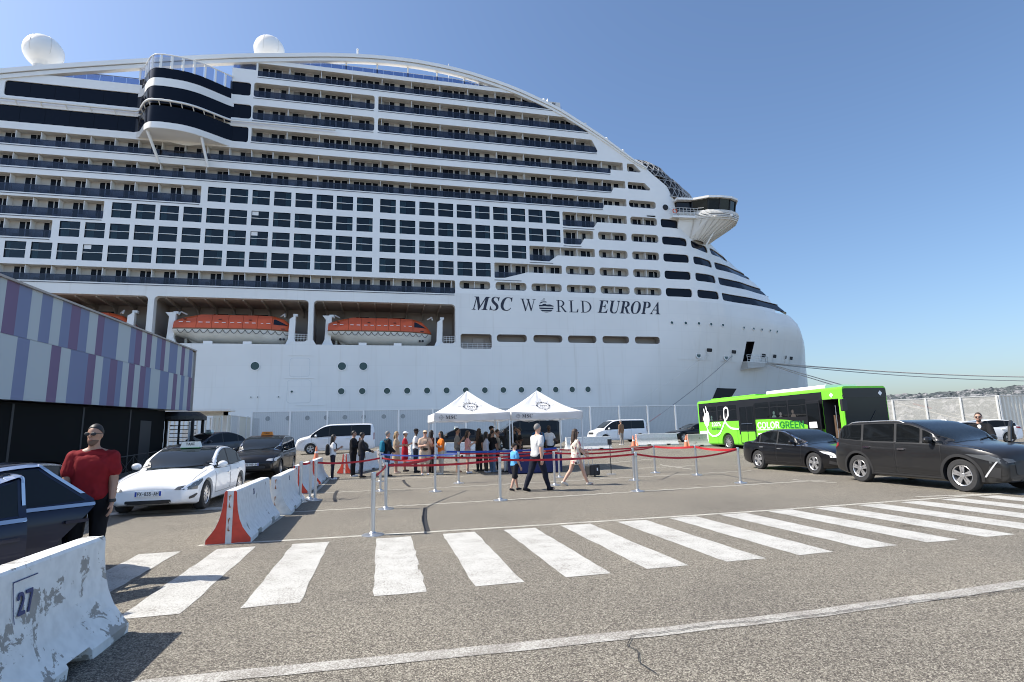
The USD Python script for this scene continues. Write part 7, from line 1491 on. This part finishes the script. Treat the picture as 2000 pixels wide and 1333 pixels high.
    torso_c = [MAN.batch_hull([blob(chest+[0, sy*.075*W, 0], (.105*W+o, .095*W+o, .14), 14) for sy in (1, -1)] + [blob(waist+[0, sy*.052*W, 0], (.10*W+o, .092*W+o, .1), 14) for sy in (1, -1)]),
               MAN.batch_hull([blob(waist+[0, sy*.052*W, 0], (.10*W+o, .092*W+o, .1), 14) for sy in (1, -1)] + [blob(up(.93 if not jacket else .86)+[0, sy*.07*W, 0], (.115*W+o, .10*W+o, .07), 14) for sy in (1, -1)]),
               MAN.batch_hull([_ball(.052*W+o, N).translate(tuple(J['s'+s_]+[0, 0, -.008])) for s_ in 'LR'] + [_ball(.052+o, N).translate(tuple(neck+[0, 0, -.045]))]),
               MAN.batch_hull([_ball(.056*W+o, N).translate(tuple(J['s'+s_]+[0, 0, -.025])) for s_ in 'LR'] + [blob(chest, (.10*W+o, .12*W+o, .12), 12)])]
    if female: torso_c.append(MAN.batch_hull([blob(up(1.27, .078)+[0, sy*.075, 0], (.06+o, .06+o, .068), 10) for sy in (1, -1)]))
    tops = list(torso_c)
    for s_ in 'LR':
        if sleeve == 'long': tops += limb_arm(s_, o)
        elif sleeve == 'short': m_ = J['s'+s_]*.42+J['e'+s_]*.58; tops += [bone(J['s'+s_], m_, .052*W+o, .052*W+o*1.6, N)]
    if dress:
        z0, fl = dress; tops.append(MAN.batch_hull([blob(up(.93)+[0, sy*.07*W, 0], (.115*W+o, .10*W+o, .07), 14) for sy in (1, -1)] + [blob((0, sy*.06*W+0, z0+.02), (.12*W+fl, .10*W+fl, .02), 14) for sy in (1, -1)]))
    def folds(vf, a=.022):
        if detail < 2: return vf
        v, f = vf; q = trimesh.Trimesh(v, f, process=False); return v + q.vertex_normals*((meshkit.fbm(v*[13, 13, 6.5]+[H*7, 0, 0], 3, 9)-.5)*a)[:, None], f
    shirt = put('top', folds(melt(tops, E*1.1, 5), .035), tm)
    if not dress or legwear in ('long',):
        lg = [MAN.batch_hull([blob(up(.93)+[0, sy*.07*W, 0], (.112*W+.008, .10*W+.008, .09), 14) for sy in (1, -1)] + [_ball(.088*W+.008, N).translate(tuple(J['h'+s_]-[0, 0, .02])) for s_ in 'LR'])]
        for s_ in 'LR':
            if legwear == 'long': lg += limb_leg(s_, .014) + [bone(J['a'+s_]*.9+J['k'+s_]*.1, J['a'+s_]-[0, 0, .01], .055, .058, N)]
            else:
                f_ = {'shorts': .95, 'mini': .55}[legwear]; m_ = J['h'+s_]*(1-f_)+J['k'+s_]*f_; lg.append(bone(J['h'+s_]+[0, 0, .02], m_, .098*W+.014, .075*W+.02, N))
        put('trousers' if legwear == 'long' else 'shorts', folds(melt(lg, E*1.1, 5)), cloth(bottom))
    for s_ in 'LR':
        f_ = J['f'+s_]; a = J['a'+s_]; dn = np.array([0, 0, -1.0]) if f_[2] == 0 else np.cross([0, 1, 0], f_); dn = dn if dn[2] < 0 else -dn
        shp = MAN.batch_hull([_ball(.046, 10).translate(tuple(a+f_*(-.025)+dn*.02)), _ball(.040, 10).translate(tuple(a+f_*.06+dn*.03)), _ball(.034, 10).translate(tuple(a+f_*.155+dn*.034)), _ball(.03, 8).translate(tuple(a+f_*(-.04)+dn*.045))])
        sh_ = put('shoe', melt([shp], .03, 2), cloth(shoes))
    # hair, cap, glasses, bags
    if hair:
        hh = blob(hd+[-.006*hz, -.006*hs, .030], ((.100, .0805, .106) if not hairlen else (.105, .088, .112)), 20)
        ct = MAN.cube((1, 1, 1), True).translate((0, 0, -.5)).rotate((0, -38.0, 0)).translate((0, 0, .004 if not hairlen else -.002))
        if hairlen: ct = (ct ^ MAN.cube((1, 1, 1), True).translate((.5, 0, 0))) + MAN.cube((1, 1, 1), True).translate((0, 0, -.6))
        hh = hh - ct.rotate((0, 0, math.degrees(head[0]))).translate(tuple(hd+[0, 0, .022]))
        hp = [hh]
        if hairlen: 
            bk_ = hd-fx*.06; L = hairlen*.17
            hp.append(MAN.batch_hull([blob(bk_+[0, 0, .0], (.055, .078, .07), 12), blob(bk_-fx*.035+[0, 0, -L*.55], (.045, .09, .07), 12)])); hp.append(MAN.batch_hull([blob(bk_-fx*.035+[0, 0, -L*.55], (.045, .09, .07), 12), blob(bk_-fx*.045+[0, 0, -L], (.03, .065, .05), 12)]))
            for sy in (1, -1): hp.append(bone(hd+fy*sy*.075+[0, 0, .02], hd+fy*sy*.09-fx*.02+[0, 0, -min(L, .24)], .032, .03, 8))
        put('hair', melt(hp, .022, 1), HAIR[hair])
    if beard: put('beard', melt([bone(hd+fx*.03+[0, 0, -.054], hd+fx*.047+[0, 0, -.086], .058, .0405, 12) - MAN.cube((.3, .3, .2), True).translate(tuple(hd+[0, 0, .046]))], .015, 1), HAIR[beard])
    put('eyes', MB().sphere(hd+fx*.088+fy*.031+[0, 0, .015], .011, 1).sphere(hd+fx*.088-fy*.031+[0, 0, .015], .011, 1).mesh(), M['ink'])
    put('mouth', MB().bar(hd+fx*.092+fy*.022+[0, 0, -.055], hd+fx*.092-fy*.022+[0, 0, -.055], .006, .007).mesh(), cloth((.25, .08, .07)))
    if glasses:
        g = MB()
        for sy in (1, -1): g.mb(MB().sphere((0, 0, 0), 1, 1, (.009, .03, .021)), np.array([[hz, -hs, 0, (hd+fx*.097+fy*sy*.034)[0]], [hs, hz, 0, (hd+fx*.097+fy*sy*.034)[1]], [0, 0, 1, hd[2]+.014], [0, 0, 0, 1]])).bar(hd+fx*.09+fy*sy*.06+[0, 0, .02], hd-fx*.01+fy*sy*.08+[0, 0, .015], .006)
        g.bar(hd+fx*.102+fy*.01+[0, 0, .02], hd+fx*.102-fy*.01+[0, 0, .02], .006); put('sunglasses', g.mesh(), M['ink'], False)
    if cap:
        c_ = blob(hd+[0, 0, .052], (.108, .09, .082), 18) - MAN.cube((.5, .5, .2), True).translate(tuple(hd+[0, 0, -.055])); br_ = blob(hd+fx*.10+[0, 0, .056], (.075, .066, .009), 14).rotate((0, 0, 0)); put('cap', melt([c_, br_], .03, 1), cloth(cap))
    if bag and bag[0] == 'back':
        put('backpack', melt([MAN.batch_hull([blob(up(1.30, -.19*W-.02)+[0, sy*.09, 0], (.07, .06, .08), 10) for sy in (1, -1)] + [blob(up(1.0, -.19*W-.02)+[0, sy*.10, 0], (.09, .06, .08), 10) for sy in (1, -1)])], .05, 3), cloth(bag[1]))
        put('strap', MB().tube([up(1.38, -.12)+[0, .11, 0], up(1.46, .0)+[0, .115, 0], up(1.36, .13)+[0, .115, 0], up(1.1, .13)+[0, .12, 0]], .018, 6).mesh(), cloth(bag[1])); put('strap', MB().tube([up(1.38, -.12)+[0, -.11, 0], up(1.46, .0)+[0, -.115, 0], up(1.36, .13)+[0, -.115, 0], up(1.1, .13)+[0, -.12, 0]], .018, 6).mesh(), cloth(bag[1]))
    if bag and bag[0] == 'cross':
        put('bag', melt([MAN.batch_hull([blob(up(1.0, .17*W)+[0, q, 0], (.05, .05, .055), 10) for q in (-.10, .04)])], .04, 2), cloth(bag[1])); put('strap', MB().tube([up(1.42, .03)+[0, .10, 0], up(1.28, .145*W+.01)+[0, .05, 0], up(1.05, .145*W+.015)+[0, -.10, 0]], .012, 6).mesh(), cloth(bag[1]))
    if phone: put('phone', MB().box(J['wR']+J['dR']*.09+np.array([-.005, -.035, -.02]), J['wR']+J['dR']*.09+np.array([.012, .035, .12])).mesh(), M['ink'], False)
    if watch: put('watch', MB().lathe([(.038, -.018), (.042, 0), (.038, .018)], J['wL']-J['dL']*.02, 'z', 12).mesh(), M['ink'])
    if jacket and open_jacket: put('shirt_front', melt([MAN.batch_hull([blob(up(1.40, .09), (.03, .045, .03), 8), blob(up(1.05, .105*W+.02), (.03, .03, .05), 8)])], .03, 1), cloth(open_jacket))
    return P
CAMDIR = lambda x, y: math.atan2(-y, -x)
def ppl(label, x, y, face, **k): return person(label, (x, y, float(gz(y))), face, **k)
R0, L0 = 0.0, PI                                   # facing right / left along the quay
st = ((.03, .10, .12), (-.02, .10, .15))
ppl('man in dark red t-shirt and sunglasses standing beside the navy car', -3.36, 7.72, CAMDIR(-3.36, 7.72)-.22, H=1.82, skin='tan', hair='black', top=(.20, .010, .014), bottom=(.006, .006, .008), shoes=(.02, .02, .02), glasses=True, beard='stubble', build=1.13, arms=((.08, .13, .22), (.15, .12, .6)), detail=2, watch=True, head=(-.28, 0))
ppl('grey haired man in light grey t-shirt walking past the belts', 4.15, 14.75, .35, H=1.84, skin='light', hair='grey', top=(.52, .52, .53), bottom=(.012, .014, .025), shoes=(.012, .012, .014), legs=(-.34, .12, .36, .06), arms=((.2, .1, .25), (-.15, .1, .2)), build=1.12, detail=2, lean=.04)
ppl('boy in blue t-shirt and dark cap walking beside the grey haired man', 3.62, 15.2, .30, H=1.30, skin='light', hair='brown', top=(.10, .34, .62), bottom=(.015, .015, .02), legwear='shorts', shoes=(.03, .03, .035), legs=(.22, .05, -.18, .2), arms=((.5, .1, .9), (.1, .1, .3)), cap=(.03, .03, .03), glasses=True, detail=2)
ppl('woman in floral shirt and shorts with long dark hair, walking to the right', 5.62, 15.75, .12, H=1.70, skin='light', hair='brown', hairlen=2, topmat=FLORAL, dress=(.68, .02), legwear='none', shoes=(.62, .56, .5), legs=(-.36, .30, .42, .05), arms=((.75, .12, .35), (.3, .1, .5)), glasses=True, detail=2, female=True, bag=('cross', (.03, .03, .03)))
ppl('bearded man in a dark suit and sunglasses behind the dark grey car', 15.75, 11.75, CAMDIR(16.2, 12.0)-.1, H=1.80, skin='light', hair='brown', top=(.010, .010, .012), sleeve='long', bottom=(.010, .010, .012), shoes=(.01, .01, .01), jacket=True, open_jacket=(.75, .75, .75), glasses=True, beard='stubble', build=1.08, arms=((.7, .25, .5), (.1, .1, .2)), detail=2)
# the queue, from left to right
ppl('woman with very long dark hair, white top and black shoulder bag at the queue end', -1.75, 22.1, .1, H=1.66, skin='tan', hair='black', hairlen=3, top=(.70, .70, .70), bottom=(.02, .02, .03), shoes=(.75, .75, .75), arms=((.5, .1, 1.3), (.5, .1, 1.3)), bag=('back', (.02, .02, .02)), female=True)
ppl('man in black holding a hand to his face behind the long haired woman', -1.05, 22.9, -.3, H=1.78, skin='tan', top=(.012, .012, .014), sleeve='long', bottom=(.015, .015, .018), shoes=(.7, .7, .7), arms=((.6, .15, 2.0), (.4, .1, 1.2)), jacket=True)
ppl('man in dark leather jacket standing alone in the queue', -.72, 22.4, .15, H=1.72, skin='brown', top=(.022, .022, .026), sleeve='long', bottom=(.02, .022, .03), shoes=(.01, .01, .01), arms=((.1, .1, .2), (.35, .1, .8)), jacket=True)
ppl('balding man in black jacket with a teal backpack', .25, 22.5, .3, H=1.74, skin='light', hair='grey', top=(.014, .014, .016), sleeve='long', bottom=(.05, .08, .14), shoes=(.02, .02, .02), bag=('back', (.015, .14, .22)), arms=((.2, .1, .6), (.2, .1, .6)), jacket=True)
ppl('blond woman in a beige dress next to the teal backpack', .62, 23.6, -.25, H=1.70, skin='light', hair='blond', hairlen=1, top=(.42, .32, .22), dress=(.52, .05), legwear='none', shoes=(.55, .42, .35), arms=((.3, .1, 1.2), (.3, .1, 1.2)), female=True)
ppl('person in red with a white cap looking at a phone', 1.0, 24.3, -.2, H=1.68, skin='tan', hair='black', top=(.38, .015, .03), dress=(.5, .02), legwear='none', shoes=(.03, .03, .035), cap=(.8, .8, .8), arms=((.4, .1, 1.3), (.6, .1, 1.2)), phone=True)
ppl('man in white t-shirt and black cap, hands in front', 1.42, 23.7, -.2, H=1.80, skin='dark', hair=None, top=(.70, .70, .71), bottom=(.03, .035, .05), shoes=(.02, .02, .02), cap=(.012, .012, .014), arms=((.3, .1, 1.2), (.3, .1, 1.1)))
ppl('person in beige t-shirt, shorts and cap with a black crossbody bag', 1.70, 22.35, CAMDIR(1.7, 22)+.2, H=1.74, skin='light', hair='blond', top=(.55, .40, .30), bottom=(.50, .40, .31), legwear='shorts', shoes=(.7, .7, .7), cap=(.55, .42, .30), glasses=True, bag=('cross', (.03, .025, .02)), build=1.15, arms=((.4, .25, 1.4), (.2, .2, 1.2)))
ppl('woman with dark hair in dark clothes behind the beige shirt person', 2.02, 23.2, .5, H=1.72, skin='tan', hair='black', hairlen=2, top=(.05, .02, .018), sleeve='long', bottom=(.025, .02, .02), shoes=(.02, .02, .02), female=True, arms=st)
ppl('woman in bright orange top with long black hair', 2.33, 22.3, -PI+.3, H=1.68, skin='tan', hair='black', hairlen=3, top=(.70, .16, .02), bottom=(.42, .38, .33), shoes=(.6, .58, .52), arms=((.4, .1, 1.2), (.4, .1, 1.2)), female=True)
ppl('man in grey t-shirt with arms crossed under the left tent', 3.05, 22.9, -.1, H=1.80, skin='tan', hair='black', top=(.22, .215, .20), bottom=(.10, .10, .10), legwear='shorts', shoes=(.3, .2, .15), arms=((.35, .1, 1.7), (.35, .1, 1.7)))
ppl('woman in pink top and light skirt under the left tent', 3.40, 22.35, -.1, H=1.68, skin='light', hair='brown', hairlen=1, top=(.55, .27, .25), bottom=(.45, .38, .34), dress=None, legwear='mini', shoes=(.75, .75, .75), arms=((.4, .1, 1.4), (.4, .1, 1.4)), female=True)
ppl('woman with long hair and black top, back to the camera', 3.98, 23.0, .6, H=1.75, skin='tan', hair='brown', hairlen=3, top=(.018, .018, .02), bottom=(.03, .03, .03), shoes=(.05, .05, .05), female=True, arms=st)
ppl('girl in dark trousers and light sleeves in the middle of the queue', 4.14, 22.3, .1, H=1.62, skin='tan', hair='black', hairlen=2, top=(.45, .46, .52), sleeve='long', bottom=(.05, .045, .035), shoes=(.6, .6, .62), female=True, arms=st)
ppl('person in black t-shirt and blue jeans', 4.42, 22.35, .5, H=1.68, skin='tan', hair='black', top=(.012, .012, .014), bottom=(.13, .20, .30), shoes=(.2, .3, .4), arms=((.2, .1, .8), (.1, .1, .3)))
ppl('man with black cap at the back of the queue', 4.62, 23.6, .2, H=1.84, skin='tan', hair='black', top=(.02, .02, .022), bottom=(.04, .04, .05), cap=(.012, .012, .012), arms=st)
ppl('man in beige shirt half hidden behind the black t-shirt', 4.72, 22.8, -.2, H=1.70, skin='tan', hair='black', top=(.35, .31, .26), bottom=(.03, .03, .04), arms=st)
ppl('woman in white trousers with long black hair at the tent pole', 4.93, 22.1, 2.3, H=1.72, skin='tan', hair='black', hairlen=4, top=(.02, .02, .02), bottom=(.66, .65, .62), shoes=(.05, .05, .05), female=True, arms=((1.8, .1, .6), (.1, .1, .3)))
ppl('man in black t-shirt behind the right tent pole', 5.5, 23.0, -.1, H=1.80, skin='brown', hair='black', top=(.012, .012, .013), bottom=(.02, .02, .02), beard='black', arms=((.3, .1, 1.2), (.2, .1, .6)))
ppl('second person in black beside him under the right tent', 5.85, 23.5, PI, H=1.74, skin='tan', hair='black', top=(.015, .015, .017), bottom=(.02, .02, .02), arms=st)
ppl('man in blue jacket with a hand on his chin behind the counter', 6.35, 22.3, CAMDIR(6.3, 22), H=1.86, skin='brown', hair='black', top=(.02, .10, .22), sleeve='long', bottom=(.02, .02, .03), arms=((.5, .15, 2.0), (.5, .15, 1.5)), jacket=True, open_jacket=(.75, .76, .78))
ppl('man in white t-shirt at the right end of the counter', 7.0, 22.9, CAMDIR(7, 23)+.5, H=1.82, skin='dark', hair='black', top=(.68, .68, .70), bottom=(.02, .02, .03), arms=((.5, .1, .8), (.1, .1, .3)))
ppl('man in brown jacket leaning beside the right white van', 16.9, 37.4, PI/2+.4, H=1.78, skin='tan', hair='grey', top=(.22, .13, .08), sleeve='long', bottom=(.3, .28, .26), jacket=True, arms=st)
def bust(label, x, y, z, face, top, skin='tan'):
    t = thing('person', label, 'person', (x, y, z), face)
    b = [blob((0, 0, .62), (.09, .075, .115), 12), bone((0, 0, .45), (0, 0, .6), .05, .05), bone((0, .18, .40), (.28, .16, .30), .05, .035), bone((0, -.18, .40), (.28, -.16, .30), .05, .035), MAN.batch_hull([blob((0, s_*.12, .36), (.1, .09, .12), 10) for s_ in (1, -1)] + [blob((0, 0, .02), (.12, .16, .08), 10)])]
    obj('body', melt(b, .05, 3), SK[skin], t, smooth=True); obj('top', melt([MAN.batch_hull([blob((0, s_*.12, .36), (.115, .105, .12), 10) for s_ in (1, -1)] + [blob((0, 0, .02), (.13, .17, .08), 10)])], .05, 3), cloth(top), t, smooth=True); obj('hair', melt([blob((-.01, 0, .66), (.095, .085, .10), 12)], .05, 1), HAIR['black'], t, smooth=True)
